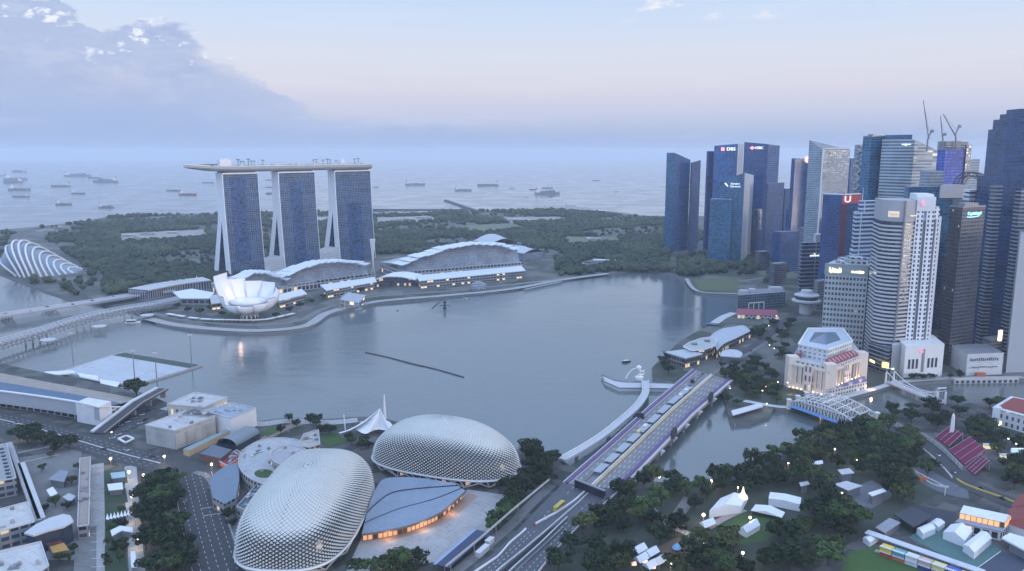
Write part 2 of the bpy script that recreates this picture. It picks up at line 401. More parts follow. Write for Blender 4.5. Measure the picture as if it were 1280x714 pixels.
pa = GL(COAST_A) + [Vector((1500, 300, 3)), Vector((1500, -380, 3)), Vector((-1500, -380, 3)), Vector((-1500, 700, 3))]
land('ground_near_shore', pa, 3.0, ground_mat('ground_near', (0.035, 0.04, 0.036), (0.07, 0.07, 0.068), (0.13, 0.125, 0.12), 0.04), QUAY)
SHEETS = [0]
def lift_z(z, layer):
    SHEETS[0] += 1; return z + .1 * layer + .004 * (SHEETS[0] % 24)
def sheet(name, px, mat, layer=1, z=3.0, kind='structure', label=None, cat=None, group=None):
    zz = lift_z(z, layer)
    b = MB(); p = GL(px, zz); b.face(p if area([(q.x, q.y) for q in p]) > 0 else p[::-1], 0)
    o = b.build(name, mat, base=(0, 0, 0))
    return tag(o, label, cat, group, None if label else kind)
def strip_pts(px, w, z):
    """left and right edges of a band of width w metres along a pixel polyline on the ground"""
    c = [G(x, y, z) for x, y in px]; L = []; R = []
    for i, p in enumerate(c):
        d = (c[min(i + 1, len(c) - 1)] - c[max(i - 1, 0)]); d.z = 0; d.normalize(); s = Vector((-d.y, d.x, 0))
        L.append(p + s * w / 2); R.append(p - s * w / 2)
    return L, R
def smooth_px(px, k=6):
    out = []
    P = [px[0]] + list(px) + [px[-1]]
    for i in range(1, len(P) - 2):
        p0, p1, p2, p3 = P[i - 1], P[i], P[i + 1], P[i + 2]
        for s in range(k):
            t = s / k
            out.append(tuple(0.5 * ((2 * b) + (-a + c) * t + (2 * a - 5 * b + 4 * c - d) * t * t + (-a + 3 * b - 3 * c + d) * t ** 3) for a, b, c, d in zip(p0, p1, p2, p3)))
    out.append(px[-1]); return out
def strip(name, px, w, mat, layer=1, z=3.0, kind='structure', thick=0.0, k=6):
    px = smooth_px(px, k); zz = lift_z(z, layer); L, R = strip_pts(px, w, zz); b = MB()
    for i in range(len(L) - 1):
        b.face([R[i], R[i + 1], L[i + 1], L[i]], 0)
        if thick:
            dz = Vector((0, 0, thick))
            b.face([R[i] - dz, R[i + 1] - dz, R[i + 1], R[i]], 0); b.face([L[i + 1] - dz, L[i] - dz, L[i], L[i + 1]], 0); b.face([L[i] - dz, L[i + 1] - dz, R[i + 1] - dz, R[i] - dz], 0)
    return tag(b.build(name, mat, base=(0, 0, 0)), kind=kind)
PAVE = plain('paving', (0.17, 0.168, 0.165), 0.85, var=0.14, scale=0.08, grid=4, stain=.45)
PAVEL = plain('light_paving', (0.34, 0.335, 0.33), 0.85, var=0.14, scale=0.08, grid=3, stain=.4)
PAVEB = plain('brown_paving', (0.22, 0.17, 0.13), 0.85, var=0.12, scale=0.08)
LINE = plain('road_paint', (0.6, 0.6, 0.6), 0.7, var=0.1)
EARTH = plain('bare_earth', (0.17, 0.11, 0.08), 0.95, var=0.2, scale=0.06)
def haze_box():
    mt = bpy.data.materials.new('haze_air'); mt.use_nodes = True
    n, m, mix, ramp, sstep = setup(mt.node_tree)
    v = n('ShaderNodeVolumePrincipled', i_Density=HAZE); v.inputs['Color'].default_value = (0.84, 0.91, 1.0, 1); v.inputs['Anisotropy'].default_value = 0.2
    n('ShaderNodeOutputMaterial', i_Volume=v.outputs[0])
    b = MB(); b.box((0, 10400, -3), (32400, 21900, 303)); b.build
    o = b.build('haze', mt, base=(0, 0, 0)); tag(o, kind='stuff')
HAZE = 0.70e-4
haze_box()
# ================================================================== HOTEL WITH THREE TOWERS AND A ROOF DECK
GLT = facade('tower_glass', (0.035, 0.07, 0.15), (0.014, 0.06, 0.17), fh=3.4, cw=4.2, hf=0.7, wf=0.85, lit=0.0, gvar=0.9, grough=0.15, wrough=0.4, band=0.3)
GLR = facade('tower_rooms', (0.11, 0.16, 0.24), (0.010, 0.035, 0.10), fh=3.4, cw=4.2, hf=0.68, wf=0.72, lit=0.004, gvar=0.9, grough=0.15, wrough=0.5, band=0.4)
WHITE2 = plain('tower_white', (0.70, 0.71, 0.73), 0.5, var=0.05, scale=0.05)
HULL = plain('deck_hull', (0.42, 0.43, 0.45), 0.35, metal=0.35, var=0.05, scale=0.05)
DECKM = plain('deck_timber', (0.14, 0.12, 0.10), 0.8, var=0.2, scale=0.08)
ZT = 191.0
A0 = BX(277.6, 1425, ZT); A1 = BX(462.7, 1690, ZT)
D_ = (A1 - A0); D_.z = 0; LEN = D_.length; D_.normalize()
N_ = Vector((D_.y, -D_.x, 0))                       # towards the bay
def hot(s, o, z): p = A0 + D_ * s + N_ * o; return Vector((p.x, p.y, z))
def s_at(px):                                        # where along the row a sight line meets it
    best = min((abs((lambda p: 640 + F * p.x / (p.y * CC - (ZT - EYE) * SS))(hot(s / 4, 0, ZT)) - px), s / 4) for s in range(-400, 1800))
    return best[1]
hotel = thing('bay_hotel', hot(s_at(370), 0, 3), 'three slab hotel towers on splayed white legs carrying one long boat shaped roof deck', 'hotel')
tw = [(s_at(277.6), s_at(322)), (s_at(347.5), s_at(393)), (s_at(418), s_at(462.7))]
for ti, (s0, s1) in enumerate(tw):
    def out(z): t = 1 - (z - 3) / (ZT - 3); return 9 * t ** 1.6
    def thf(z): return 11 + 2.5 * (1 - (z - 3) / (ZT - 3))
    def rfront(z): return out(z) - thf(z) - 30 * max(0, (112 - z) / 109) ** 1.05
    def back(z): return rfront(z) - 11 - 5 * (1 - (z - 3) / (ZT - 3))
    zs = [3, 20, 40, 60, 80, 100, 115, 130, 150, 170, ZT]
    front = MB(); rear = MB()
    front.loft([[hot(s0, out(z) - thf(z), z), hot(s0, out(z), z), hot(s1, out(z), z), hot(s1, out(z) - thf(z), z)] for z in zs], mats=[1, 0, 1, 0], top=2)
    rear.loft([[hot(s0, back(z), z), hot(s0, rfront(z), z), hot(s1, rfront(z), z), hot(s1, back(z), z)] for z in zs], mats=[1, 0, 1, 0], top=2)
    f_ = front.build('tower', [GLR, WHITE2, ROOFG], hotel)
    rear.build('rear_slab', [GLT, WHITE2, ROOFG], f_)
    # the darker smooth centre of the facade and the mesh screen below, set proud
    c0, c1 = s0 + (s1 - s0) * (0.22, 0.30, 0.30)[ti], s0 + (s1 - s0) * (0.62, 0.62, 0.66)[ti]
    z0c, z1c = (30, 3, 3)[ti], (184, 170, 125)[ti]
    cb = MB(); zc = [z for z in ([z0c] + [z for z in zs if z0c < z < z1c] + [z1c])]
    cb.loft([[hot(c0, out(z) - 2, z), hot(c0, out(z) + 0.8, z), hot(c1, out(z) + 0.8, z), hot(c1, out(z) - 2, z)] for z in zc], mat=0, top=0, bot=0)
    cb.build('glass_panel', [GLT], f_)
    # white edge fins at both ends and a plant floor under the deck
    for s, wd_ in ((s0, 0.8), (s1, 0.45)):
        e = MB(); e.loft([[hot(s - wd_, out(z) - thf(z) - .3, z), hot(s - wd_, out(z) + wd_, z), hot(s + wd_, out(z) + wd_, z), hot(s + wd_, out(z) - thf(z) - .3, z)] for z in zs], mat=0, top=0)
        e.build('edge_fin', [WHITE2], f_)
    k = MB(); k.loft([[hot(s0 + 5, -24, z), hot(s0 + 5, -1.5, z), hot(s1 - 4, -1.5, z), hot(s1 - 4, -24, z)] for z in (ZT, ZT + 4)], mat=0, top=0)
    k.build('plant_floor', [DARKM], f_)
    k = MB(); k.loft([[hot(s0 - 1, -23, z), hot(s0 - 1, 1.8, z), hot(s1 + 1, 1.8, z), hot(s1 + 1, -23, z)] for z in (ZT - 1, ZT + 1.4)], mat=0, top=0, bot=0)
    k.build('roof_edge', [WHITE2], f_)
    if ti < 2:
        n0 = tw[ti + 1][0]; zz = (22, 27)[ti]
        at_ = MB(); at_.loft([[hot(s1 + 1, -34, 3), hot(s1 + 1, 10, 3), hot(n0 - 1, 10, 3), hot(n0 - 1, -34, 3)],
                              [hot(s1 + 1, -30, zz), hot(s1 + 1, 4, zz), hot(n0 - 1, 4, zz + 8), hot(n0 - 1, -30, zz + 8)]], mat=0, top=1)
        at_.build('atrium', [facade('atrium_glass', (0.45, 0.47, 0.5), (0.2, 0.25, 0.3), fh=2.6, cw=30, hf=0.35, wf=1.0, lit=0, gvar=0.2), ROOFP], hotel)
# roof deck: long hull with a pointed bow out over the first tower
sA, sB = s_at(277.6) - 66, s_at(463.5) + 1
def deck_half(t):                                    # half width along the deck
    w = 19.5
    if t < 0.25: w *= math.sin(math.pi / 2 * (t / 0.25)) ** 0.62
    if t > 0.93: w *= 1 - 0.25 * ((t - 0.93) / 0.07) ** 2
    return max(w, 0.6)
def deck_ring(t, zoff=0, sc=1.0):
    s = sA + (sB - sA) * t; w = deck_half(t) * sc; bow = 7 * math.sin(math.pi * t) ** 1 * -1
    c = -10 + bow * 0.4; zb = ZT + 2.5 + (4.5 * (1 - t / 0.25) ** 2 if t < 0.25 else 0)
    return s, c, w, zb
rings = []
for i in range(49):
    t = i / 48; s, c, w, zb = deck_ring(t); r = []
    for q in range(13):
        a = math.pi * q / 12
        r.append(hot(s, c + w * math.cos(a), zb + 10.5 - (10.5 if t > .25 else 10.5 - 4.5 * (1 - t / .25) ** 2) * math.sin(a) ** 0.55))
    rings.append(r)
hb = MB(); hb.loft(rings, mat=0, top=0, bot=0, closed=True)
deck = hb.build('roof_deck', [HULL], hotel, smooth=False)
rail = MB()
for sgn in (1, -1):
    pts = []
    for i in range(49):
        s, c, w, zb = deck_ring(i / 48); pts.append(hot(s, c + sgn * w * 0.995, zb + 10.4))
    for a, b in zip(pts, pts[1:]): rail.bar(a, b, 0.7, 1.3)
rail.build('parapet', [WHITE2], deck)
gar = MB()
rr = []
for i in range(2, 47):
    s, c, w, zb = deck_ring(i / 48); rr.append([hot(s, c + w * 0.9, zb + 10.4), hot(s, c + w * 0.9, zb + 11.8), hot(s, c - w * 0.9, zb + 11.8), hot(s, c - w * 0.9, zb + 10.4)])
gar.loft(rr, mat=0, top=0, bot=0); gar.build('garden_level', [DECKM], deck)
rnd = random.Random(5)
for i in range(34):
    t = rnd.uniform(0.14, 0.97); s, c, w, zb = deck_ring(t)
    o_ = c + rnd.choice((-1, 1, 1)) * w * rnd.uniform(0.2, 0.72)
    p = hot(s, o_, zb + 11.8); MB().box(p, (rnd.uniform(3, 9), rnd.uniform(2.5, 5), rnd.uniform(1.2, 3)), math.atan2(D_.y, D_.x)).build('deck_shelter', [OFFW], deck)
for px_, wd, hh in ((285, 22, 11), (431, 9, 9)):
    s = s_at(px_); b = MB(); p = hot(s, -12, ZT + 14); b.box(p, (wd, 12, hh), math.atan2(D_.y, D_.x)); b.box(p + Vector((0, 0, hh)), (wd * 0.5, 13, 2), math.atan2(D_.y, D_.x))
    b.build('lift_core', [WHITE2], deck)
ro = MB(); p = hot(s_at(266), -11, ZT + 14)
ro.lathe([(0.1, 0), (15, 0), (16, 2), (15, 3.2), (0.1, 3.8)], p, 24); ro.build('round_restaurant', [DARKM], deck)
# ------------------------------------------------------------------ shopping halls
FINW = plain('fin_white', (0.66, 0.68, 0.71), 0.45, var=0.06)
HALLG = facade('hall_glass', (0.34, 0.38, 0.44), (0.16, 0.20, 0.26), fh=3.0, cw=5.0, hf=0.86, wf=0.92, lit=0.0, gvar=0.25, grough=0.35, wrough=0.5)
COLON = facade('colonnade', (0.42, 0.43, 0.45), (0.05, 0.05, 0.06), fh=9.0, cw=7.5, hf=0.72, wf=0.72, lit=0.10, litcol=(1, .72, .4), les=0.7, gvar=0.5)
TERR = facade('terrace_wall', (0.30, 0.30, 0.31), (0.06, 0.06, 0.07), fh=4.5, cw=6.0, hf=0.55, wf=0.8, lit=0.18, litcol=(1, .74, .42), les=0.9, gvar=0.6)
def hall(label, L, Rr, depth, hs, base_z, wall_h, nfin, over, lead):
    """barrel-roofed hall: bay front from L to Rr (pixels on the plaza), stepped white roof plates; hs = arch heights along it"""
    a = G(*L, 3.0); b = G(*Rr, 3.0); d = (b - a); Lh = d.length; d.normalize(); nb = Vector((-d.y, d.x, 0))   # nb away from the bay
    t_ = thing('shopping_hall', (a + b) / 2, label, 'mall', 'stepped roof halls along the bay')
    def P(s, o, z): q = a + d * s + nb * o; return Vector((q.x, q.y, z))
    def arch(u):
        x = u * (len(hs) - 1); i = min(int(x), len(hs) - 2); f = x - i; f = f * f * (3 - 2 * f); return hs[i] * (1 - f) + hs[i + 1] * f
    w = MB(); w.loft([[P(0, 0, z), P(Lh, 0, z), P(Lh, depth, z), P(0, depth, z)] for z in (3, base_z + wall_h)], mat=0, top=1)
    w.build('podium', [COLON, ROOFP], t_)
    g = MB(); n_ = 40; u_ = 0
    zb = base_z + wall_h
    for i in range(n_):
        u0, u1 = i / n_, (i + 1) / n_; s0, s1 = u0 * Lh, u1 * Lh
        h0, h1 = zb + arch(u0), zb + arch(u1)
        lean = 10
        g.face([P(s0, 14, zb), P(s1, 14, zb), P(s1, 14 + lean, h1), P(s0, 14 + lean, h0)], 0, [(s0, 0), (s1, 0), (s1, h1 - zb), (s0, h0 - zb)])
        g.face([P(s0, 14 + lean, h0), P(s1, 14 + lean, h1), P(s1, depth, zb + arch(u1) * 0.45), P(s0, depth, zb + arch(u0) * 0.45)], 1)
    g.build('glazed_arch', [HALLG, ROOFP], t_)
    for k in range(nfin):
        u0 = lead + (1 - lead) * 0 + k / nfin * (1 - 0.02); u1 = u0 + 1.0 / nfin * .97
        if u1 > 1.03: u1 = 1.03
        zk = zb + max(arch(min(1, max(0, (u0 + u1) / 2))), 0) + 1.2
        f = MB(); s0, s1 = u0 * Lh, u1 * Lh; dz = (arch(min(1, u1)) - arch(min(1, max(0, u0)))) * 0.06
        tilt = over * 1.3
        f.loft([[P(s0, 1, zk - dz - tilt), P(s1, 1, zk + dz + .6), P(s1, depth * 0.5, zk + dz - 2), P(s0, depth * 0.5, zk - dz - 4.5)],
                [P(s0, 1, zk - dz - tilt + 1.2), P(s1, 1, zk + dz + 1.8), P(s1, depth * 0.5, zk + dz - .8), P(s0, depth * 0.5, zk - dz - 3.3)]], mat=0, top=0, bot=0)
        f.build('roof_plate', [FINW], t_)
    return P, Lh
hall('smaller stepped roof hall right behind the white lotus shaped museum', (291, 375), (366, 366), 95, [6, 20, 27, 25, 17, 9], 6, 8, 12, 2.0, 0.0)
hall('middle stepped roof hall with potted trees along its terrace, beside the tall mast', (362, 366), (466, 351), 95, [16, 25, 30, 29, 24, 16], 6, 9, 13, 2.0, 0.0)
hall('largest stepped roof convention hall with the widest glazed arch', (503, 350), (654, 337), 110, [12, 26, 37, 41, 37, 24], 6, 11, 15, 2.0, 0.0)
# low canopies and terraces along the water
def canopy(label, px, h, thick, mat, wallmat, inset=4.0, group=None, name='waterfront_canopy', cat='canopy', ground=3.0):
    p = GL(px, ground + h); c = sum(p, Vector()) / len(p)
    t_ = thing(name, (c.x, c.y, ground), label, cat, group)
    MB().prism([(q.x, q.y) for q in p], ground + h, ground + h + thick, bottom=True).build('roof', [mat], t_)
    r = [(c.x + (q.x - c.x) * (1 - inset / max((q - c).length, inset * 1.5)), c.y + (q.y - c.y) * (1 - inset / max((q - c).length, inset * 1.5))) for q in p]
    MB().prism(r, ground, ground + h - 0.05).build('wall', [wallmat], t_)
    return t_
canopy('long flat white canopy running below the convention hall', [(520, 345), (652, 333), (657, 339), (524, 352)], 13, 1.2, FINW, TERR, 3)
canopy('white canopy strip below the middle stepped hall', [(400, 357), (468, 347), (471, 353), (408, 364)], 12, 1.2, FINW, TERR, 3)
canopy('short pale canopy by the lit steps of the museum plaza', [(345, 370), (377, 362), (384, 368), (349, 377)], 11, 1.2, FINW, TERR, 3)
def swoop(label, px, hs, depth, mat, wallmat):
    """curved-roof entrance block: roof edge heights hs along a pixel polyline"""
    c = GL(smooth_px(px, 5), 3.0); t_ = thing('entrance_block', c[len(c) // 2], label, 'pavilion')
    k = len(c) - 1; r = MB(); w = MB(); u = 0
    def hh(i):
        x = i / k * (len(hs) - 1); j = min(int(x), len(hs) - 2); return hs[j] + (hs[j + 1] - hs[j]) * (x - j)
    back = [q + Vector((depth * 0.25, depth, 0)) for q in c]
    r.loft([[Vector((q.x, q.y, 3 + hh(i))), Vector((b.x, b.y, 3 + hh(i) + 1)), Vector((b.x, b.y, 3 + hh(i) + 2.4)), Vector((q.x, q.y, 3 + hh(i) + 1.6))] for i, (q, b) in enumerate(zip(c, back))], mat=0, top=0, bot=0)
    r.build('roof', [mat], t_)
    for i in range(k):
        q0, q1 = c[i] + Vector((1, 4, 0)), c[i + 1] + Vector((1, 4, 0)); L = (q1 - q0).length
        w.face([(q0.x, q0.y, 3), (q1.x, q1.y, 3), (q1.x, q1.y, 3 + hh(i + 1)), (q0.x, q0.y, 3 + hh(i))], 0, [(u, 0), (u + L, 0), (u + L, hh(i + 1)), (u, hh(i))]); u += L
    w.build('glass_front', [wallmat], t_)
swoop('dark glass entrance under a bowed white roof between the mast and the convention hall', [(467, 360), (490, 358), (519, 358)], [12, 16.5, 15.5, 10], 45, FINW, facade('entrance_glass', (0.10, 0.10, 0.13), (0.05, 0.055, 0.08), fh=5, cw=4, hf=.85, wf=.85, lit=0.08, les=.5))
# silver theatre roofs behind the convention hall
def shell_roof(label, L, Rr, h, depth, mat):
    a, b = G(*L), G(*Rr); d = b - a; Lh = d.length; d.normalize(); nb = Vector((-d.y, d.x, 0))
    t_ = thing('theatre', (a + b) / 2, label, 'theatre', 'silver roofed theatres')
    s = MB(); s.grid(lambda u, v: a + d * (u * Lh) + nb * (v * depth) + Vector((0, 0, h * (0.80 + 0.2 * math.sin(math.pi * u)) * math.sin(math.pi * (0.16 + 0.84 * (1 - v) if v > .3 else .16 + .84 * .7 * 1)) ** 0.5 * (0.75 + .25 * math.cos(math.pi * (u - .35))))), 20, 10)
    s.build('shell_roof', [mat], t_)
    w = MB()
    w.prism([(a + d * 2 + nb * 3)[:2], (b - d * 2 + nb * 3)[:2], (b - d * 2 + nb * (depth - 3))[:2], (a + d * 2 + nb * (depth - 3))[:2]], 3, 3 + h * 0.55); w.build('wall', [HALLG], t_)
SILV = facade('silver_roof', (0.44, 0.46, 0.49), (0.34, 0.36, 0.40), fh=9, cw=4, hf=0.8, wf=0.8, lit=0, gvar=.1, grough=.4)
shell_roof('silver curved theatre roof rising behind the right end of the convention hall', (612, 322), (654, 318), 46, 80, plain('silver', (0.46, 0.48, 0.51), 0.4, metal=0.3, var=0.05))
shell_roof('low grey curved roof beside the silver theatre', (655, 326), (684, 322), 26, 80, plain('silver', (0.46, 0.48, 0.51), 0.4, metal=0.3))
# sculptural mast
q = G(467, 350); t_ = thing('sculpture_mast', q, 'tall white mast widening to the top on splayed struts in front of the towers', 'mast')
Yq = q.y; zt = ZY(299, Yq); zm = ZY(328, Yq)
MB().tube([(q.x, Yq, zm), (q.x, Yq, zm + (zt - zm) * .4), (q.x, Yq, zt)], [1.3, 2.4, 5.2], 10).build('flared_top', [OFFW], t_)
for dx, dy in ((-4, 0), (4, 0), (0, 6)): MB().tube([(q.x + dx, Yq + dy, 3), (q.x, Yq, zm + 1)], [0.7, 0.9], 6).build('strut', [OFFW], t_)
q = G(361, 362); t_ = thing('sculpture_mast', q, 'slim white mast with a splayed foot at the small hall’s right end'.replace('’', "'"), 'mast')
MB().tube([(q.x, q.y, 3), (q.x, q.y, ZY(336, q.y))], [0.9, 0.5], 6).build('pole', [OFFW], t_)
for dx in (-5, 5): MB().tube([(q.x + dx, q.y, 3), (q.x, q.y, 24)], 0.5, 6).build('strut', [OFFW], t_)
# ------------------------------------------------------------------ lotus museum: a ring of upturned petals on a lattice foot
c0 = G(312, 397); Yc = c0.y; mus = thing('lotus_museum', c0, 'white lotus shaped museum with one tall petal, standing on a lattice foot at the point', 'museum')
sc = Yc / F                                           # metres per pixel there
SHELL = plain('museum_shell', (0.74, 0.74, 0.75), 0.45, var=0.04, scale=0.1)
def petal(ang, reach, height, wid, foot=7.0, z0=13.0):
    """a boat-shaped finger: curved underside sweeping up and out, cut off flat at the tip with a skylight"""
    rings = []; n_ = 12
    for i in range(n_ + 1):
        t = i / n_
        rr = foot * 0.2 + reach * math.sin(t * math.pi / 2) ** 0.95
        zz = z0 + height * (1 - math.cos(t * math.pi / 2)) ** 1.05
        w = wid * (0.40 + 0.60 * t ** 0.7)
        th = (4 + 0.24 * height * math.sin(math.pi * min(1, t * 0.75 + 0.1))) * (1 if t < .7 else 1 - .55 * (t - .7) / .3)
        dx, dy = math.cos(ang), math.sin(ang); tx, ty = -dy, dx
        cx, cy_ = c0.x + dx * rr, c0.y + dy * rr
        sl = t * math.pi / 2 * 0.92
        ix, iz = -math.sin(sl), math.cos(sl)            # inward/upward
        ring = []
        for k in range(9):
            a = math.pi * k / 8 - math.pi
            o_ = w * math.cos(a); dpt = th * 0.5 * math.sin(a)
            ring.append((cx + tx * o_ - dx * (-ix) * 0 + dx * (ix * dpt), cy_ + ty * o_ + dy * (ix * dpt), zz + iz * dpt))
        for k in (0.6, 0, -0.6):
            ring.append((cx + tx * w * k * 1.0 + dx * ix * th * .35, cy_ + ty * w * k + dy * ix * th * .35, zz + iz * th * 0.35))
        rings.append(ring)
    b = MB(); b.loft(rings, mat=0, top=1, bot=0); return b
for ang, reach, hh, wd in ((math.radians(172), 38, 50, 19), (math.radians(132), 36, 40, 13), (math.radians(98), 34, 36, 13), (math.radians(62), 36, 35, 14), (math.radians(24), 38, 29, 14),
                           (math.radians(-12), 34, 19, 11), (math.radians(-45), 33, 14, 11), (math.radians(-80), 33, 12, 11), (math.radians(-115), 32, 13, 11), (math.radians(-150), 33, 22, 12)):
    petal(ang, reach, hh, wd).build('petal', [SHELL, DGLASS], mus, smooth=False)
MB().lathe([(5, 0), (7, 4), (9.5, 9), (17, 12), (24, 16), (25, 19), (12, 20)], (c0.x, c0.y, 9), 28).build('bowl', [SHELL], mus, smooth=True)
lat = MB()
for i in range(12):
    a0, a1 = 2 * math.pi * i / 12, 2 * math.pi * (i + 1) / 12
    A = (c0.x + 12 * math.cos(a0), c0.y + 12 * math.sin(a0), 3); B = (c0.x + 12 * math.cos(a1), c0.y + 12 * math.sin(a1), 3)
    A2 = (c0.x + 9 * math.cos(a0), c0.y + 9 * math.sin(a0), 16); B2 = (c0.x + 9 * math.cos(a1), c0.y + 9 * math.sin(a1), 16)
    lat.tube([A, B2], 0.45, 5); lat.tube([B, A2], 0.45, 5); lat.tube([A, A2], 0.55, 5)
lat.build('lattice_foot', [WHITE], mus)
lamp_light(mus, c0 + Vector((-16, 4, 40)), 2500, (1.0, .62, .4), 2)
# low flat-roofed pavilion and curved ribbed link building left of the museum
canopy('low flat roofed pavilion with dark window band left of the lotus museum', [(216, 366), (240, 362), (268, 367), (262, 374), (225, 374)], 9, 1.5, FINW, facade('pav_glass', (0.3, 0.31, 0.33), (0.05, 0.06, 0.08), fh=9, cw=9, hf=.55, wf=.8, lit=.03), 3, name='flat_roof_pavilion', cat='pavilion')
canopy('small pale roof tucked between the museum and the flat roofed pavilion', [(262, 371), (280, 367), (290, 378), (264, 381)], 9, 1.2, ROOFP, TERR, 3, name='flat_roof_pavilion', cat='pavilion')
lk = thing('link_building', G(225, 372), 'long ribbed building with a grey roof along the road behind the flat pavilion', 'building')
lp = [G(*p) for p in smooth_px([(183, 376), (205, 371), (232, 366), (264, 362)], 4)]
b1 = MB(); b2 = MB(); u = 0
for i in range(len(lp) - 1):
    p, q = lp[i], lp[i + 1]; d = (q - p); L = d.length; nn = Vector((-d.y, d.x, 0)).normalized() * 34
    b1.face([(p.x, p.y, 3), (q.x, q.y, 3), (q.x, q.y, 18), (p.x, p.y, 18)], 0, [(u, 0), (u + L, 0), (u + L, 15), (u, 15)]); u += L
    for o_, zz in ((0, 18.0),):
        pr, qr, ps, qs = p - nn * .1, q - nn * .1, p + nn, q + nn
        b2.loft([[(pr.x, pr.y, 18), (ps.x, ps.y, 18.6), (ps.x, ps.y, 20.2), (pr.x, pr.y, 19.6)], [(qr.x, qr.y, 18), (qs.x, qs.y, 18.6), (qs.x, qs.y, 20.2), (qr.x, qr.y, 19.6)]], mat=0)
p = lp[0]; nn = (lp[1] - lp[0]); nn = Vector((-nn.y, nn.x, 0)).normalized() * 34
b1.face([(p.x + nn.x, p.y + nn.y, 3), (p.x, p.y, 3), (p.x, p.y, 18), (p.x + nn.x, p.y + nn.y, 18)], 0, [(0, 0), (34, 0), (34, 15), (0, 15)])
b1.build('wall', [facade('rib_wall', (0.28, 0.29, 0.32), (0.06, 0.07, 0.1), fh=15, cw=4.5, hf=.8, wf=.55, lit=0)], lk); b2.build('roof', [PALE], lk)
for x, y, t in ((247, 363, 345), (250, 363, 347)):
    q = G(x, y); tag(MB().tube([(q.x, q.y, 3), (q.x, q.y, ZY(t, q.y))], 0.7, 6).build('white_mast', [WHITE]), 'slim white mast beside the ribbed link building', 'mast', 'pair of slim white masts')
# ------------------------------------------------------------------ promenade and floating pavilions
strip('promenade', [(178, 396), (215, 405), (270, 411), (330, 413), (382, 407), (412, 390), (470, 377), (560, 369), (640, 361), (700, 350), (760, 342)], 14, PAVEL, 1)
strip('boardwalk', [(190, 391), (225, 399), (275, 404.5), (330, 406), (375, 400), (405, 386), (465, 371), (560, 364), (640, 355.5)], 10, PAVE, 2)
rr_ = random.Random(3)
for i, (x, y) in enumerate(smooth_px([(214, 396), (250, 401.5), (290, 403), (330, 402.5), (362, 396)], 5)):
    q = G(x, y, 3)
    if i % 2: continue
    t_ = thing('promenade_shelter', q, 'small white flat shelter on the curved promenade below the museum', 'shelter', 'white shelters along the promenade curve')
    q2 = G(*[c for c in smooth_px([(214, 396), (250, 401.5), (290, 403), (330, 402.5), (362, 396)], 5)[min(i + 1, 19)]], 3); a = math.atan2(q2.y - q.y, q2.x - q.x)
    MB().box((q.x, q.y, 6.4), (17, 6, 0.5), a).build('roof', [WHITE], t_)
    for s in (-6, 0, 6): MB().box((q.x + s * math.cos(a), q.y + s * math.sin(a), 3), (0.6, 0.6, 3.4), a).build('post', [GREYM], t_)
CRYS = plain('crystal_glass', (0.10, 0.13, 0.17), 0.12, var=0.2, scale=0.1)
def facet(label, px_base, tops, mats):
    p = GL(px_base, 0.5); c = sum(p, Vector()) / len(p); t_ = thing('glass_pavilion', c, label, 'pavilion', None)
    top = [Vector((q.x * .9 + c.x * .1, q.y * .9 + c.y * .1, z)) for q, z in zip(p, tops)]
    b = MB()
    for i in range(len(p)):
        j = (i + 1) % len(p); b.face([p[i], p[j], top[j], top[i]], 0, [(0, 0), (20, 0), (20, 15), (0, 15)])
    b.build('glass_walls', [mats[0]], t_)
    r = MB(); ap = c + Vector((-6, 8, max(tops) + 3))
    for i in range(len(p)):
        j = (i + 1) % len(p); r.face([top[i], top[j], ap], 0)
    r.build('faceted_roof', [mats[1]], t_)
    MB().prism([(c.x + (q.x - c.x) * 1.15, c.y + (q.y - c.y) * 1.15) for q in p], -1, 1.2).build('float_base', [CONC], t_)
facet('faceted glass pavilion with a pale roof on the water, right of the lotus museum', [(424, 388), (450, 386), (460, 378), (440, 377), (426, 381)], [16, 9, 12, 13, 15], [facade('crystal_wall', (0.3, 0.32, 0.34), (0.09, 0.11, 0.13), fh=5, cw=5, hf=.85, wf=.85, lit=.04, les=.8), plain('crystal_roof', (0.30, 0.33, 0.37), 0.3, var=.1)])
c = G(598, 364, 0.5); t_ = thing('dome_pavilion', c, 'dark glass dome pavilion floating by the convention hall waterfront', 'pavilion')
MB().lathe([(17, 0), (17, 2.0), (15, 2.0)], (c.x, c.y, -0.8), 28).build('float_base', [CONC], t_)
MB().lathe([(14.5, 0), (15.2, 4), (13.8, 9), (10.5, 13), (5.5, 15.6), (0.3, 16.4)], (c.x, c.y, 1.0), 24).build('glass_dome', [facade('dome_glass', (0.42, 0.44, 0.46), (0.06, 0.09, 0.12), fh=3, cw=3.9, hf=.82, wf=.85, lit=.02)], t_, smooth=True)
MB().bar(c + Vector((8, 8, 0.4)), c + Vector((30, 40, 2.0)), 4, .6).build('footbridge', [CONC], t_)
for i, (l, pts) in enumerate((('long dark jetty along the bay edge right of the glass dome', [(640, 356), (668, 352.5), (704, 350)]), ('straight pale pier below the convention hall gardens', [(655, 362), (702, 352)]))):
    strip('jetty_deck' if 0 else 'jetty', pts, 6, CONC, 3, kind=None); o = bpy.data.objects['jetty' if i == 0 else 'jetty.001']; tag(o, l, 'jetty')
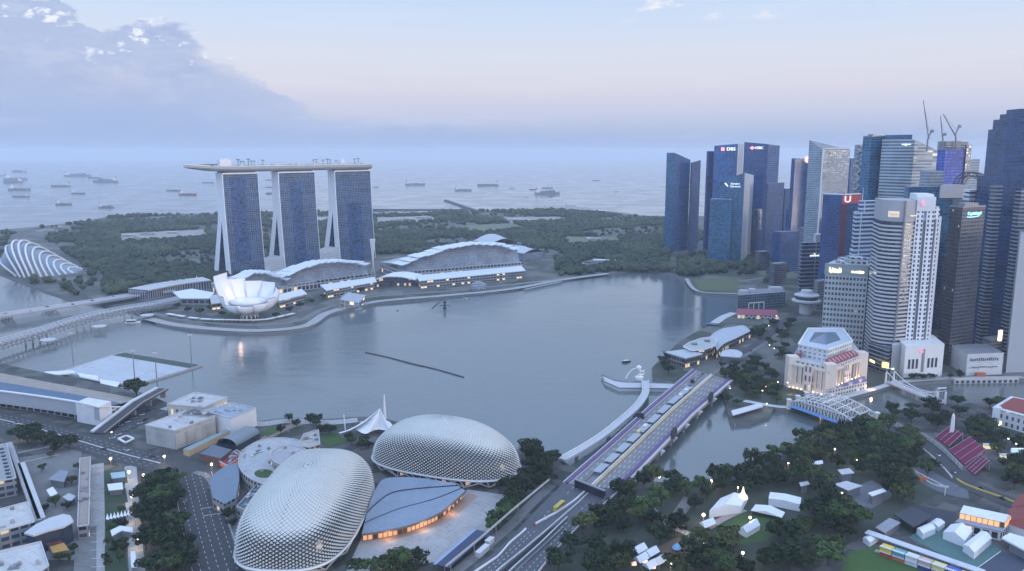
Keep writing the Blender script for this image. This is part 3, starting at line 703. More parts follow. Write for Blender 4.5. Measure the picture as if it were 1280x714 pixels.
# ------------------------------------------------------------------ conservatory shell on the garden shore
cons = thing('conservatory', G(52, 350), 'white ribbed shell conservatory on the garden shore at far left', 'conservatory')
gc = G(12, 341); ga = G(103, 339); dv = ga - gc; Lc = dv.length; dv.normalize(); nv = Vector((-dv.y, dv.x, 0))
def prof(u): return 80 * (math.sin(math.pi * min(1, u * 1.9 + 0.12) / 2) ** 0.7) * (1 - max(0, (u - 0.14)) / 0.86) ** 1.05 + 1
def shellp(u, v, r=1.0):
    wd = 62 * math.sin(math.pi * (0.12 + 0.88 * u) ** 0.75) ** 0.6 + 6
    a = math.pi * v; sl = u * Lc + 14 * math.cos(a) * (1 - u) + 34 * (1 - math.sin(a)) * (1 - .6 * u) - 14
    q = gc + dv * sl + nv * (-math.cos(a) * wd * r) ; return Vector((q.x, q.y, 3 + prof(u) * math.sin(a) ** 0.8 * r))
MB().grid(lambda u, v: shellp(u, v, 0.97), 24, 16).build('glass_shell', [plain('conservatory_glass', (0.16, 0.20, 0.25), 0.2, var=0.1, scale=.03)], cons, smooth=True)
for i in range(11):
    u = 0.0 + 0.93 * (i / 10) ** 0.9
    MB().tube([shellp(u, v / 18, 1.02) for v in range(19)], 1.9, 6).build('rib', [WHITE], cons)
# ================================================================== TOWERS OF THE BUSINESS DISTRICT
def fp(cs, z):                                        # footprint: corners seen at height z on sight lines px, at distance Y
    return [BX(px, Y, z) for px, Y in cs]
def para(a, b, c):                                    # close a parallelogram from its near-left, nearest and near-right corners
    return [a, b, c, a + c - b]
def tower_at(label, cs, top, mat, z0=3.0, roof=None, name='office_tower', zt=None, group=None, plant=True, mats=None, order=None, close=True):
    """cs: (pixel x at roof level, distance) of left, nearest and right roof corners; top = pixel y of the roof at the nearest one"""
    zz = ZY(top, cs[1][1]) if isinstance(top, (int, float)) else top[0]
    p = fp(cs, zz)
    if close: p = para(*p)
    c = sum(p, Vector()) / len(p)
    t_ = thing(name, (c.x, c.y, z0), label, 'office tower', group)
    b = MB(); b.prism(p, z0, zz, 0, 1, ztops=zt, mats=mats)
    w = b.build('shaft', mat if isinstance(mat, (list, tuple)) else [mat, roof or ROOFG], t_)
    if plant and zt is None:
        r = [(c.x + (q.x - c.x) * .6, c.y + (q.y - c.y) * .6) for q in p]
        MB().prism(r, zz, zz + 4).build('plant_room', [GREYM], t_); clutter(t_, p, zz, 4, int(p[0].x))
        pr = MB()
        pp = [(q.x, q.y, zz) for q in p]
        for a_, b_ in zip(pp, pp[1:] + pp[:1]): pr.bar(a_, b_, 0.6, 1.5)
        pr.build('parapet', [GREYM], t_)
    return t_, p, zz
def sign(parent, text, a, b, z0, hgt, col, es, out=0.6, name='sign', plate=None, font_scale=1.0):
    """raised lettering on the face a-b (world points, left to right), its middle between them"""
    cu = bpy.data.curves.new(name, 'FONT'); cu.body = text; cu.align_x = 'CENTER'; cu.align_y = 'CENTER'; cu.size = hgt * font_scale; cu.extrude = 0.15
    tmp = bpy.data.objects.new('tmp', cu); COL.objects.link(tmp)
    dg = bpy.context.evaluated_depsgraph_get(); me = bpy.data.meshes.new_from_object(tmp.evaluated_get(dg)); bpy.data.objects.remove(tmp)
    d = (b - a); d.z = 0; L = d.length; d.normalize(); nrm = Vector((d.y, -d.x, 0)); mid = (a + b) / 2 + nrm * out
    if me.vertices:
        xs = [v.co.x for v in me.vertices]; wd = max(xs) - min(xs); k = min(1.0, L / wd) if wd > 0 else 1
        for v in me.vertices:
            x, y, z = v.co; q = Vector((mid.x, mid.y, z0)) + d * (x * (L / wd)) + Vector((0, 0, y)) + nrm * z
            v.co = q - ORG[parent.name]
    me.materials.clear(); me.materials.append(glow('glow_%02x%02x%02x_%d' % (*[int(255 * c) for c in col], int(es * 10)), col, es))
    o = bpy.data.objects.new(name, me); COL.objects.link(o); o.parent = parent; ORG[o.name] = ORG[parent.name]
    return o
def face_pt(p, q, u, z): r = p + (q - p) * u; return Vector((r.x, r.y, z))
BLUE1 = facade('curtain_blue', (0.03, 0.10, 0.24), (0.012, 0.075, 0.24), fh=4.2, cw=3.0, hf=0.72, wf=0.86, lit=0.012, les=.6, gvar=0.5, grough=0.12, wrough=0.35, band=.5)
BLUE2 = facade('curtain_teal', (0.03, 0.12, 0.20), (0.012, 0.09, 0.19), fh=4.2, cw=3.2, hf=0.74, wf=0.88, lit=0.014, les=.6, gvar=0.55, wrough=.35, band=.4)
BLUE3 = facade('curtain_deep', (0.02, 0.06, 0.16), (0.008, 0.045, 0.16), fh=4.0, cw=2.6, hf=0.74, wf=0.86, lit=0.014, les=.6, gvar=0.5, wrough=.35, band=.5)
PALEB = facade('curtain_pale', (0.30, 0.34, 0.38), (0.12, 0.16, 0.21), fh=3.8, cw=2.4, hf=0.55, wf=0.7, lit=0.002, gvar=0.55, wrough=.5)
BANDW = facade('band_white', (0.40, 0.44, 0.46), (0.05, 0.10, 0.14), fh=4.6, cw=14, hf=0.50, wf=0.985, lit=0.006, gvar=0.3, band=.3)
BANDD = facade('band_dark', (0.26, 0.29, 0.33), (0.02, 0.03, 0.06), fh=4.2, cw=6, hf=0.62, wf=0.985, lit=0.008, gvar=0.4)
DARKT = facade('dark_grid', (0.055, 0.055, 0.07), (0.02, 0.022, 0.035), fh=4.0, cw=2.2, hf=0.5, wf=0.75, lit=0.07, litcol=(1, .86, .62), les=0.35, gvar=0.7, grough=.2)
DARKG = facade('dark_fins', (0.13, 0.13, 0.145), (0.025, 0.028, 0.04), fh=4.0, cw=4.2, hf=0.5, wf=0.72, lit=0.03, litcol=(1, .86, .62), les=0.4, gvar=0.6, grough=.2)
NAVY = facade('navy', (0.018, 0.055, 0.17), (0.008, 0.045, 0.19), fh=4.4, cw=3.4, hf=0.7, wf=0.86, lit=0.01, les=.6, gvar=0.5, wrough=.3, band=.6)
SCREEN = plain('pale_screen', (0.42, 0.44, 0.48), 0.5, var=0.05, scale=.05)
# --- far group on the point
zl, zr = ZY(191, 1800), ZY(200, 1800)
p3 = [BX(833.5, 1815, zl), BX(843, 1795, zl), BX(863, 1830, zr)]; p3.append(p3[0] + p3[2] - p3[1])
t_ = thing('office_tower', (p3[1].x, p3[1].y, 3), 'leftmost glass tower by the bay with a sloping roof line', 'office tower')
MB().prism(p3, 3, zl, 0, 1, ztops=[zl, zl, zr, zr], mats=[1, 0, 0, 0]).build('shaft', [BLUE1, BLUE2], t_)
tower_at('slim lower twin pressed against the leftmost bay tower', [(863.5, 1812), (865, 1806), (876, 1830)], 202, BLUE3, plant=False, zt=[ZY(203.5, 1806)] * 2 + [ZY(200.5, 1806)] * 2)
tower_at('narrow dark blue tower peeking out left of the tower with the red and white sign', [(883.5, 1720), (886, 1716), (899, 1730)], 189, NAVY, plant=False)
zt = ZY(180.5, 1680)
p = [BX(893, 1690, ZY(181, 1680)), BX(922.5, 1672, zt), BX(929.5, 1720, zt)]; p.append(p[0] + p[2] - p[1])
bank = thing('office_tower', (p[1].x, p[1].y, 3), 'tall blue tower with a small red and white sign and a pale right edge', 'office tower')
MB().prism(p, 3, zt, 0, 2, ztops=[zt - 3, zt + 1, zt + 1, zt - 3], mats=[0, 1, 0, 0]).build('shaft', [BLUE1, SCREEN, ROOFG], bank)
sign(bank, 'DBS', face_pt(p[0], p[1], .54, 0), face_pt(p[0], p[1], .90, 0), zt - 10.0, 9, (0.9, 0.92, 1.0), 1.3)
MB().box(face_pt(p[0], p[1], .36, zt - 13.5) + Vector((.1, -1.0, 0)), (7, 1.2, 7), math.radians(-15)).build('red_emblem', [glow('red_glow', (1, .12, .08), 1.2)], bank)
zt = ZY(178.5, 1710)
p = [BX(930.5, 1720, zt), BX(960.5, 1700, zt), BX(975, 1740, zt)]; p.append(p[0] + p[2] - p[1])
hb_ = thing('office_tower', (p[1].x, p[1].y, 3), 'tall deep blue tower with a red emblem and white bank sign near its top', 'office tower')
MB().prism(p, 3, zt, 0, 2, ztops=[zt + 1.5, zt - 3, zt - 6, zt - 2], mats=[0, 1, 0, 0]).build('shaft', [NAVY, BLUE3, ROOFG], hb_)
sign(hb_, 'HSBC', face_pt(p[0], p[1], .46, 0), face_pt(p[0], p[1], .80, 0), zt - 11, 7.5, (0.95, 0.95, 1.0), 1.3)
em = MB(); e0 = face_pt(p[0], p[1], .34, zt - 11); d = (p[1] - p[0]).normalized(); nn = Vector((d.y, -d.x, 0))
e0 = e0 + nn * .8
em.face([e0 - d * 5.5, e0 + Vector((0, 0, -4)), e0 + d * 5.5, e0 + Vector((0, 0, 4))], 0); em.build('red_emblem', [glow('red_glow', (1, .12, .08), 1.2)], hb_)
tower_at('lower blue block at the right foot of the deep blue bank tower', [(955, 1600), (960, 1595), (980.5, 1620)], 229, BLUE3, plant=False)
tower_at('low dark block in the gap right of the bank towers', [(979, 1650), (982, 1646), (992, 1660)], 236, BLUE3, plant=False)
# peaked front tower
zf, zs_ = ZY(216, 1590), ZY(226, 1590)
p = [BX(900, 1590, zs_), BX(931, 1575, zf), BX(942.5, 1625, zf)]; p.append(p[0] + p[2] - p[1])
st = thing('office_tower', (p[1].x, p[1].y, 3), 'shorter blue tower with a peaked top and white sign before the tall bank towers', 'office tower')
MB().prism(p, 3, zf, 0, 2, ztops=[zs_, zf, zf - 6, zs_ - 8], mats=[0, 1, 0, 0]).build('shaft', [BLUE2, SCREEN, ROOFG], st)
q = [BX(887.5, 1586, ZY(249, 1580)), BX(915, 1568, ZY(249, 1580)), BX(917, 1585, ZY(249, 1580))]; q.append(q[0] + q[2] - q[1])
MB().prism(q, 3, ZY(249, 1580), 0, 1).build('lower_block', [BLUE2, SCREEN], st)
sign(st, 'Standard\nChartered', face_pt(p[0], p[1], .42, 0), face_pt(p[0], p[1], .84, 0), ZY(231.5, 1580), 5.5, (0.95, 0.95, 1.0), 1.0)
MB().lathe([(0.2, 0), (3.2, 0), (3.2, 1), (.2, 1)], (0, 0, 0), 8)
lg = MB(); e0 = face_pt(p[0], p[1], .26, ZY(231, 1580)) + Vector((0, -1, 0)); lg.tube([e0 + Vector((-3, 0, 3)), e0, e0 + Vector((3, 0, -3))], 1.2, 5); lg.build('emblem', [glow('glow_f2f2ff_10', (.95, .95, 1), 1.0)], st)
# --- middle group
t_, p, zz = tower_at('dark blue tower with a round red sign at its right roof corner', [(989.5, 1500), (994, 1494), (1016, 1515)], 198, BLUE3, plant=False)
c = face_pt(p[1], p[2], .68, ZY(199.5, 1500)); rs = MB(); rs.lathe([(0.1, 0), (6.5, 0), (6.5, 1.6), (.1, 1.6)], (0, 0, 0), 20)
rs.v = [(c.x + v[0], c.y - 1.5 - v[2], c.z + v[1]) for v in rs.v]; rs.build('round_sign', [glow('red_sign', (1, .25, .28), 0.9)], t_)
rg = MB(); ri = [(c.x + 3.4 * math.cos(a), c.y - 3.4, c.z + 3.4 * math.sin(a)) for a in [2 * math.pi * i / 14 for i in range(15)]]
rg.tube(ri, 0.55, 5); rg.build('ring_mark', [glow('glow_f2f2ff_10', (.95, .95, 1), 1.0)], t_)
zz = ZY(187, 1350)
p = [BX(1011, 1362, zz), BX(1029, 1340, zz), BX(1063, 1365, zz)]; p.append(p[0] + p[2] - p[1])
t_ = thing('office_tower', (p[1].x, p[1].y, 3), 'pale grey tower whose left corner rises to a sharp spike', 'office tower')
sp_ = ZY(175, 1350)
MB().prism(p, 3, zz, 0, 2, ztops=[sp_, zz - 1, zz - 1, zz - 1], mats=[1, 0, 0, 0]).build('shaft', [facade('pale_speckle', (0.20, 0.25, 0.30), (0.09, 0.14, 0.20), fh=3.6, cw=2.4, hf=.55, wf=.6, lit=0, gvar=.7), PALEB, ROOFG], t_)
b = MB(); b.prism([p[1] + Vector((-1, -.8, 0)), p[1] + Vector((1, -.8, 0)), p[1] + Vector((1, 1, 0)), p[1] + Vector((-1, 1, 0))], 3, zz + 1); b.build('corner_fin', [WHITE2], t_)
q = [p[1] + (p[2] - p[1]) * .04, p[2], p[2] + (p[0] - p[1]) * .3, p[1] + (p[2] - p[1]) * .04 + (p[0] - p[1]) * .3]
MB().prism([(x.x, x.y) for x in q], zz, zz + 3).build('crown_band', [SCREEN], t_)
tower_at('dark slab visible between the spiked tower and the jagged balcony tower', [(1060, 1480), (1064, 1476), (1078, 1490)], 198, BLUE3, plant=False)
# jagged balcony tower
zz = ZY(181, 1260); a0 = BX(1072, 1262, zz); a1 = BX(1082, 1250, zz)
t_ = thing('apartment_tower', ((a0.x + a1.x) / 2, a0.y, 3), 'slim residential tower with jagged staggered balconies', 'apartment tower')
MB().prism([a0, a1, a1 + Vector((6, 24, 0)), a0 + Vector((6, 24, 0))], 3, zz).build('shaft', [facade('flats', (.25, .28, .3), (.05, .07, .1), fh=3.4, cw=3, hf=.5, wf=.6, lit=.01)], t_)
rj = random.Random(8)
bal = MB(); z = 20
while z < zz - 2:
    u = rj.random(); q = a0 + (a1 - a0) * u; bal.box((q.x - 1.5, q.y - 1.0, z), (rj.uniform(3, 7), 3.2, 2.4), math.radians(-40)); z += 2.6
tag(bal.build('balconies', [PALE], t_), kind='stuff')
# teal tower and its banded neighbour
tower_at('smooth teal glass tower with a faceted left side', [(1079, 1215), (1090, 1195), (1108, 1205)], 171, BLUE2)
zz = ZY(171, 1165)
p = [BX(1103, 1190, zz), BX(1144, 1150, zz), BX(1178, 1165, zz)]
t_ = thing('office_tower', (p[1].x, p[1].y, 3), 'broad tower wrapped in pale horizontal bands its roof sloping down to the right', 'office tower')
zb_ = ZY(191, 1165); zm = ZY(173, 1165)
MB().prism([p[0], p[1], p[2], p[2] + Vector((25, 40, 0)), p[0] + Vector((25, 40, 0))], 3, zz, 0, 1, ztops=[zm, zm - 2, zb_, zb_, zm]).build('shaft', [BANDW, BLUE2], t_)
q = [BX(1107, 1192, zz), BX(1143, 1158, zz)]; ztt = ZY(168.5, 1170)
MB().prism([q[0] + Vector((1, 4, 0)), q[1] + Vector((-1, 4, 0)), q[1] + Vector((14, 34, 0)), q[0] + Vector((14, 34, 0))], zm - 6, ztt).build('crown', [BLUE2], t_)
sign(t_, 'sgx', face_pt(p[0], p[1], .62, 0), face_pt(p[0], p[1], .9, 0), ZY(180.5, 1165), 3.2, (.95, .97, 1), 1.6)
# tower under construction with three cranes
zz = ZY(186, 1050)
t_, p, _z = tower_at('tower under construction wrapped in blue netting below a bare scaffold top', [(1172, 1062), (1182, 1048), (1209, 1062)], 187, facade('netting', (0.05, 0.08, 0.34), (0.08, 0.12, 0.42), fh=4, cw=3, hf=.6, wf=.7, lit=0, gvar=.5, grough=.6), plant=False, name='unfinished_tower')
sc_ = MB()
zt2 = ZY(177, 1050)
for i in range(4):
    a_, b_ = p[i], p[(i + 1) % 4]
    for k in range(7): q = a_ + (b_ - a_) * (k / 7); sc_.box((q.x, q.y, _z), (0.8, 0.8, zt2 - _z))
    for z in (_z + (zt2 - _z) * .33, _z + (zt2 - _z) * .66, zt2 - .5): sc_.bar((a_.x, a_.y, z), (b_.x, b_.y, z), .7, .7)
sc_.build('scaffold', [GREYM], t_)
ex = MB(); e0, e1 = p[1] + (p[2] - p[1]) * .93, p[2] + (p[2] - p[1]) * .16; ex.prism([e0 + Vector((0, -2, 0)), e1 + Vector((0, -2, 0)), e1 + Vector((0, 15, 0)), e0 + Vector((0, 15, 0))], 3, zt2 - 4); ex.build('bare_frame', [facade('bare_floors', (.3, .31, .33), (.06, .07, .1), fh=4, cw=4, hf=.6, wf=.7, lit=.02)], t_)
cr_ = MB(); cc_ = sum(p, Vector()) / 4; cr_.box((cc_.x, cc_.y, _z), (14, 12, zt2 - _z + 1)); cr_.build('core', [CONC], t_)
def crane(base_px, foot, tip, tail, Y, label):
    zf_, zt_ = ZY(base_px[1], Y), ZY(foot[1], Y); b0 = BX(base_px[0], Y, zf_); k0 = BX(foot[0], Y, zt_); tp = AT(tip[0], tip[1], Y); tl = AT(tail[0], tail[1], Y)
    t_ = thing('tower_crane', b0, label, 'crane', 'luffing cranes on the unfinished tower')
    MB().bar(b0, k0, 1.5, 1.5).build('mast', [GREYM], t_)
    j = MB()
    for o in (Vector((0, .7, 0)), Vector((0, -.7, 0)), Vector((.5, 0, .9))): j.tube([k0 + o, tp + o * .4], .28, 4)
    L = 12
    for i in range(L):
        a = k0 + (tp - k0) * (i / L); b = k0 + (tp - k0) * ((i + 1) / L); j.tube([a + Vector((0, .6, 0)), b + Vector((.3, 0, .6))], .18, 4)
    j.build('jib', [GREYM], t_)
    c = MB(); c.bar(k0, tl, 1.6, 1.4); c.box(tl - Vector((0, 0, 2)), (3, 3, 3.6)); c.build('counterweight', [GREYM], t_)
    MB().tube([tl + Vector((0, 0, 3)), k0 + Vector((0, 0, 9)), tp], .14, 4).build('tie_rope', [DARKM], t_)
    MB().box(k0 + Vector((1.6, -1, -1)), (2.2, 2.2, 2.8)).build('cab', [WHITE], t_)
crane((1159, 190), (1160.5, 173), (1154, 125.5), (1165, 164), 1050, 'tall crane with a near vertical jib, leftmost of the three')
crane((1177, 186), (1178, 172), (1175.5, 145), (1181, 168), 1045, 'short crane with an upright jib, middle of the three')
crane((1194, 186), (1194, 170), (1179, 143), (1199.5, 158), 1050, 'crane with its jib leaning far over to the left, rightmost of the three')
tower_at('pale plain block standing behind the tower under construction', [(1208, 1180), (1212, 1176), (1225, 1190)], 199, PALEB, plant=False)
# lattice arch roof
zz = ZY(238, 1010); a_, b_ = BX(1200, 1010, zz), BX(1238, 1010, zz)
t_ = thing('arched_block', ((a_.x + b_.x) / 2, a_.y, 3), 'block crowned by a curved steel lattice arch right of the construction tower', 'office tower')
MB().prism([a_, b_, b_ + Vector((0, 40, 0)), a_ + Vector((0, 40, 0))], 3, zz).build('shaft', [PALEB], t_)
lt = MB()
for r_ in (0, 8, 16):
    for sc2 in (1.0, .8):
        pts = [Vector((a_.x + (b_.x - a_.x) * (.5 - .5 * sc2 * math.cos(math.pi * i / 12)), a_.y + r_, zz + 26 * sc2 * math.sin(math.pi * i / 12) ** .8 * (1 - .25 * i / 12))) for i in range(13)]
        lt.tube(pts, .6, 5)
for i in range(1, 12):
    f = math.sin(math.pi * i / 12) ** .8 * (1 - .25 * i / 12)
    lt.tube([(a_.x + (b_.x - a_.x) * (.5 - .5 * math.cos(math.pi * i / 12)), a_.y + q, zz + 26 * f) for q in (0, 8, 16)], .4, 4)
    lt.tube([(a_.x + (b_.x - a_.x) * (.5 - .5 * math.cos(math.pi * i / 12)), a_.y, zz + 26 * f), (a_.x + (b_.x - a_.x) * (.5 - .4 * math.cos(math.pi * i / 12)), a_.y, zz + 21 * f)], .4, 4)
lt.build('lattice_arch', [DARKM], t_)
t_, p, zz = tower_at('teal glass slab with a wide pale box on its roof behind the white bank tower', [(1131, 1010), (1136, 985), (1212, 1000)], 234, BLUE2, plant=False)
b = MB(); q0, q1 = face_pt(p[1], p[2], .5, 0), face_pt(p[1], p[2], .97, 0); q0 += Vector((0, -2.5, 0)); q1 += Vector((0, -2.5, 0)); b.prism([q0, q1, q1 + Vector((2, 25, 0)), q0 + Vector((2, 25, 0))], ZY(248, 985), ZY(232, 985)); b.build('roof_box', [SCREEN], t_)
MB().prism([face_pt(p[1], p[2], .3, 0), face_pt(p[1], p[2], .55, 0), face_pt(p[1], p[2], .55, 0) + Vector((0, 20, 0)), face_pt(p[1], p[2], .3, 0) + Vector((0, 20, 0))], zz, ZY(214, 985)).build('roof_sail', [PALEB], t_)
# white crowned column tower
t_, p, zz = tower_at('tower with banded white crown over slender white columns behind the lettered tower', [(1205, 940), (1212, 925), (1241, 940)], 246, facade('columns', (0.42, 0.44, 0.48), (0.06, 0.08, 0.12), fh=300, cw=4.4, hf=1, wf=.62, lit=0, gvar=.2), plant=False)
for k, y in enumerate((238.5, 243.5, 249)):
    z = ZY(y, 925); r = [q + (q - sum(p, Vector()) / 4).normalized() * 1.4 for q in p]; MB().prism(r, z - 1.6, z + 1.0, bottom=True).build('crown_band', [WHITE2], t_)
MB().prism([sum(p, Vector()) / 4 + (q - sum(p, Vector()) / 4) * .95 for q in p], zz, ZY(238, 925)).build('crown', [DGLASS], t_)
# --- front row along the river
# tower with concrete crown and curved banded shaft
Yb = 800; zc = ZY(250.5, Yb); zband = ZY(277, Yb)
a_, m_, b_ = BX(1103, 812, zc), BX(1131.5, 796, zc), BX(1147.5, 802, zc)
mb_ = thing('office_tower', (m_.x, m_.y, 3), 'tower of rounded pale bands below a blank grey crown and small yellow sign', 'office tower')
def bow(n=10, k=3.5):
    d = (m_ - a_); nr = Vector((d.y, -d.x, 0)).normalized(); return [a_ + d * (i / n) + nr * k * math.sin(math.pi * i / n) for i in range(n + 1)]
cur = bow(); foot = cur + [b_, b_ + Vector((10, 34, 0)), a_ + Vector((8, 34, 0))]
MB().prism(foot, 3, zband, 0, 1).build('glazing', [facade('mb_glass', (0.05, 0.065, 0.09), (0.02, 0.03, 0.05), fh=4.1, cw=3, hf=.8, wf=.9, lit=.01, gvar=.5), ROOFG], mb_)
cc_ = sum(foot, Vector()) / len(foot)
z = 8; nb_ = 0; fh_ = (ZY(284, Yb) - 8) / 36
bandm = MB()
for k in range(37):
    zk = 8 + fh_ * k; ringo = [Vector((q.x + (q.x - cc_.x) * .02, q.y - .9 if i < 12 else q.y, 0)) for i, q in enumerate(foot)]
    bandm.prism([(q.x, q.y) for q in ringo], zk, zk + fh_ * .46, bottom=True)
bandm.build('spandrels', [PALE], mb_)
MB().prism([(q.x, q.y - .6) for q in foot], zband, zc, 0, 0).build('crown', [plain('blank_concrete', (0.36, 0.36, 0.37), .75, var=.06, scale=.06)], mb_)
MB().box((m_.x, m_.y - 1.6, 3), (1.3, 1.6, zc - 3)).build('corner_joint', [GREYM], mb_)
d = (cur[10] - cur[0]).normalized(); s0 = BX(1108, 796, ZY(266, 796)); s1 = BX(1121, 790, ZY(266, 790)); z_ = ZY(267, 796)
s0.y -= 5.5; s1.y -= 5.5
b = MB(); b.prism([s0, s1, s1 + Vector((0, 1.5, 0)), s0 + Vector((0, 1.5, 0))], z_ - 2.9, z_ + 2.9, bottom=True); b.build('yellow_plate', [glow('yellow_sign', (.9, .55, .10), .45)], mb_)
sign(mb_, 'Maybank', s0 + (s1 - s0) * .08, s0 + (s1 - s0) * .92, z_, 3.6, (.03, .03, .03), 0.0, out=.35, name='sign_lettering')
s0 = BX(1133.5, 794, z_ - 2); s1 = BX(1144, 798, z_ - 2); s0.y -= 2.2; s1.y -= 2.2
sign(mb_, 'Maybank', s0 + (s1 - s0) * .25, s1, ZY(269.5, 796), 1.8, (.9, .6, .2), .7, out=.4)
bx_ = BX(1114, 781, 3); lb = MB(); l0, l1, l2 = G(1098, 462), G(1108, 468), G(1127, 462)
lb.prism([G(1084, 459), l1, l2, l2 + Vector((5, 28, 0)), G(1086, 440)], 3, 30); lb.build('podium', [BANDD], mb_)
MB().prism([G(1112, 467.5) + Vector((0, -1, 0)), G(1126, 465.5) + Vector((0, -1, 0)), G(1126, 462), G(1112, 464)], 3, 34).build('service_core', [PALE], mb_)
q0, q1 = G(1101, 467.2) + Vector((0, -1.4, 0)), G(1109.5, 468.7) + Vector((0, -1.4, 0))
MB().prism([q0, q1, q1 + Vector((0, .8, 0)), q0 + Vector((0, .8, 0))], 10, 16, bottom=True).build('yellow_panel', [glow('yellow_panel', (1, .8, .12), .9)], mb_)
MB().prism([G(1086, 462) + Vector((0, -1, 0)), G(1092, 465) + Vector((0, -1, 0)), G(1092, 465), G(1086, 462)], 12, 15, bottom=True).build('lit_panel', [glow('lit_panel', (1, .75, .3), 1.1)], mb_)
# white bank tower with stepped shafts
bc = thing('bank_tower', G(1153, 468), 'white stepped bank tower rising from a square white podium by the river', 'office tower')
BOCW = facade('boc_wall', (0.72, 0.73, 0.75), (0.05, 0.05, 0.06), fh=4.6, cw=4.2, hf=.58, wf=.42, lit=.01, gvar=.3)
q0, q1, q2 = G(1128, 472), G(1174, 470), G(1178, 462)
q0, q1 = G(1129, 472.5), G(1177, 469)
back = Vector((10, 42, 0)); zp = 36
pod = MB(); pod.prism([q0, q1, q1 + back, q0 + back], 3, zp, 0, 0); pod.build('podium', [WHITE], bc)
dd = (q1 - q0); nr = Vector((dd.y, -dd.x, 0)).normalized()
for u in (.12, .22, .32, .62, .72, .82):
    c = q0 + dd * u + nr * .25; r = dd.normalized() * 1.25
    MB().prism([c - r, c + r, c + r - nr * .2, c - r - nr * .2], 12, 22, bottom=True).build('tall_window', [DGLASS], bc)
c = q0 + dd * .47 + nr * .3; r = dd.normalized() * 1.6
MB().prism([c - r, c + r, c + r - nr * .2, c - r - nr * .2], 8, zp - 4, bottom=True).build('dark_recess', [GREYM], bc)
zt_ = ZY(246, 812); ta, tb = BX(1147, 800, zt_), BX(1179, 798, zt_)
dv = (tb - ta)
def shaft(u0, u1, zt, dy, mat, nm='shaft'):
    p0, p1 = ta + dv * u0 + Vector((0, dy, 0)), ta + dv * u1 + Vector((0, dy, 0)); MB().prism([p0, p1, p1 + Vector((8, 30, 0)), p0 + Vector((8, 30, 0))], zp - 2, zt).build(nm, [mat], bc)
shaft(0.0, 0.30, zt_, 0, BOCW); shaft(.42, .72, zt_, 0.0, BOCW); shaft(0.30, .42, zt_ - 24, 1.2, plain('recess_dark', (.16, .16, .18), .6), 'recess'); shaft(.02, .70, zt_ + 3, 3, WHITE, 'core')
shaft(.72, .98, zt_ - 10, 3, BOCW); shaft(.80, .86, zt_ - 22, 2.2, plain('recess_dark', (.16, .16, .18), .6), 'recess'); shaft(.98, 1.18, zt_ - 20, 8, WHITE)
shaft(0.30, .42, zt_ - 0.2, .3, WHITE, 'crown') if 0 else None
cw_ = MB(); p0, p1 = ta + Vector((0, -.6, 0)), ta + dv * .72 + Vector((0, -.6, 0)); cw_.prism([p0, p1, p1 + Vector((0, 4, 0)), p0 + Vector((0, 4, 0))], zt_ - 14, zt_ + .5, bottom=True); cw_.build('crown', [WHITE], bc)
def emblem(c, r, par):
    e = MB(); e.tube([(c.x + r * math.cos(a), c.y, c.z + r * math.sin(a)) for a in [2 * math.pi * i / 16 for i in range(17)]], r * .14, 5)
    e.box((c.x, c.y, c.z - r), (r * .22, .4, 2 * r)); e.box((c.x, c.y, c.z - r * .45), (r * 1.0, .4, r * .9)); e.build('round_emblem', [glow('pink_red', (1, .12, .28), .45)], par)
p0 = ta + dv * .22; emblem(Vector((p0.x, p0.y - 1.2, ZY(254.5, 797))), 2.3, bc)
c2 = q0 + dd * .40 + nr * .8; emblem(Vector((c2.x, c2.y, zp - 6)), 2.0, bc)
tag(MB().prism([G(1138, 473) + Vector((0, 0, 0)), G(1176, 471), G(1176, 468.6), G(1138, 470.4)], 3, 3.9).build('planter_wall', [PALE]), 'low pale planter wall at the foot of the white bank tower', 'planter')
# dark lettered tower
cs = [(1187.5, 838), (1203.5, 818), (1232, 836)]
t_, p, zz = tower_at('dark brown grey tower with cyan script lettering below its roof', cs, 260, [DARKT, ROOFG, DARKG], plant=True, mats=[0, 2, 0, 2])
sign(t_, 'CapitaLand', face_pt(p[1], p[2], .22, 0), face_pt(p[1], p[2], .80, 0), ZY(267, 825), 4.6, (.25, .85, 1.0), 1.7, out=.7)
b = MB(); pts = [face_pt(p[1], p[2], .2 + .55 * i / 8, ZY(271 + .9 * math.sin(i / 8 * 3.1) - .9 * i / 8, 825)) + Vector((0, -.9, 0)) for i in range(9)]; b.tube(pts, .32, 4); b.build('swoosh', [glow('glow_cyan', (.25, .85, 1.0), 1.5)], t_)
# octagonal giant at the right edge
zz = ZY(134, 855)
c = BX(1300, 900, zz); oc = thing('office_tower', (c.x, c.y, 3), 'tallest dark blue tower with chamfered stepped crown at the right edge', 'office tower')
def octo(r, k, rot=.35): return [(c.x + r * math.cos(rot + 2 * math.pi * i / 8) * (1 if i % 2 else k), c.y + r * math.sin(rot + 2 * math.pi * i / 8) * (1 if i % 2 else k)) for i in range(8)]
UOB = facade('giant_glass', (0.03, 0.06, 0.12), (0.012, 0.045, 0.13), fh=4.1, cw=2.4, hf=.72, wf=.8, lit=.003, gvar=.5, wrough=.3, band=.6)
r0 = 46
for zlo, zhi, rr, nm in ((3, ZY(222, 855), 54, 'lower_shaft'), (ZY(222, 855), ZY(160, 855), 48, 'upper_shaft'), (ZY(160, 855), ZY(147, 855), 44, 'crown_step'), (ZY(147, 855), ZY(140, 855), 38, 'crown_step'), (ZY(140, 855), zz, 32, 'crown_step')):
    MB().prism(octo(rr, 1.0), zlo, zhi, 0, 1).build(nm, [UOB, DARKM], oc)
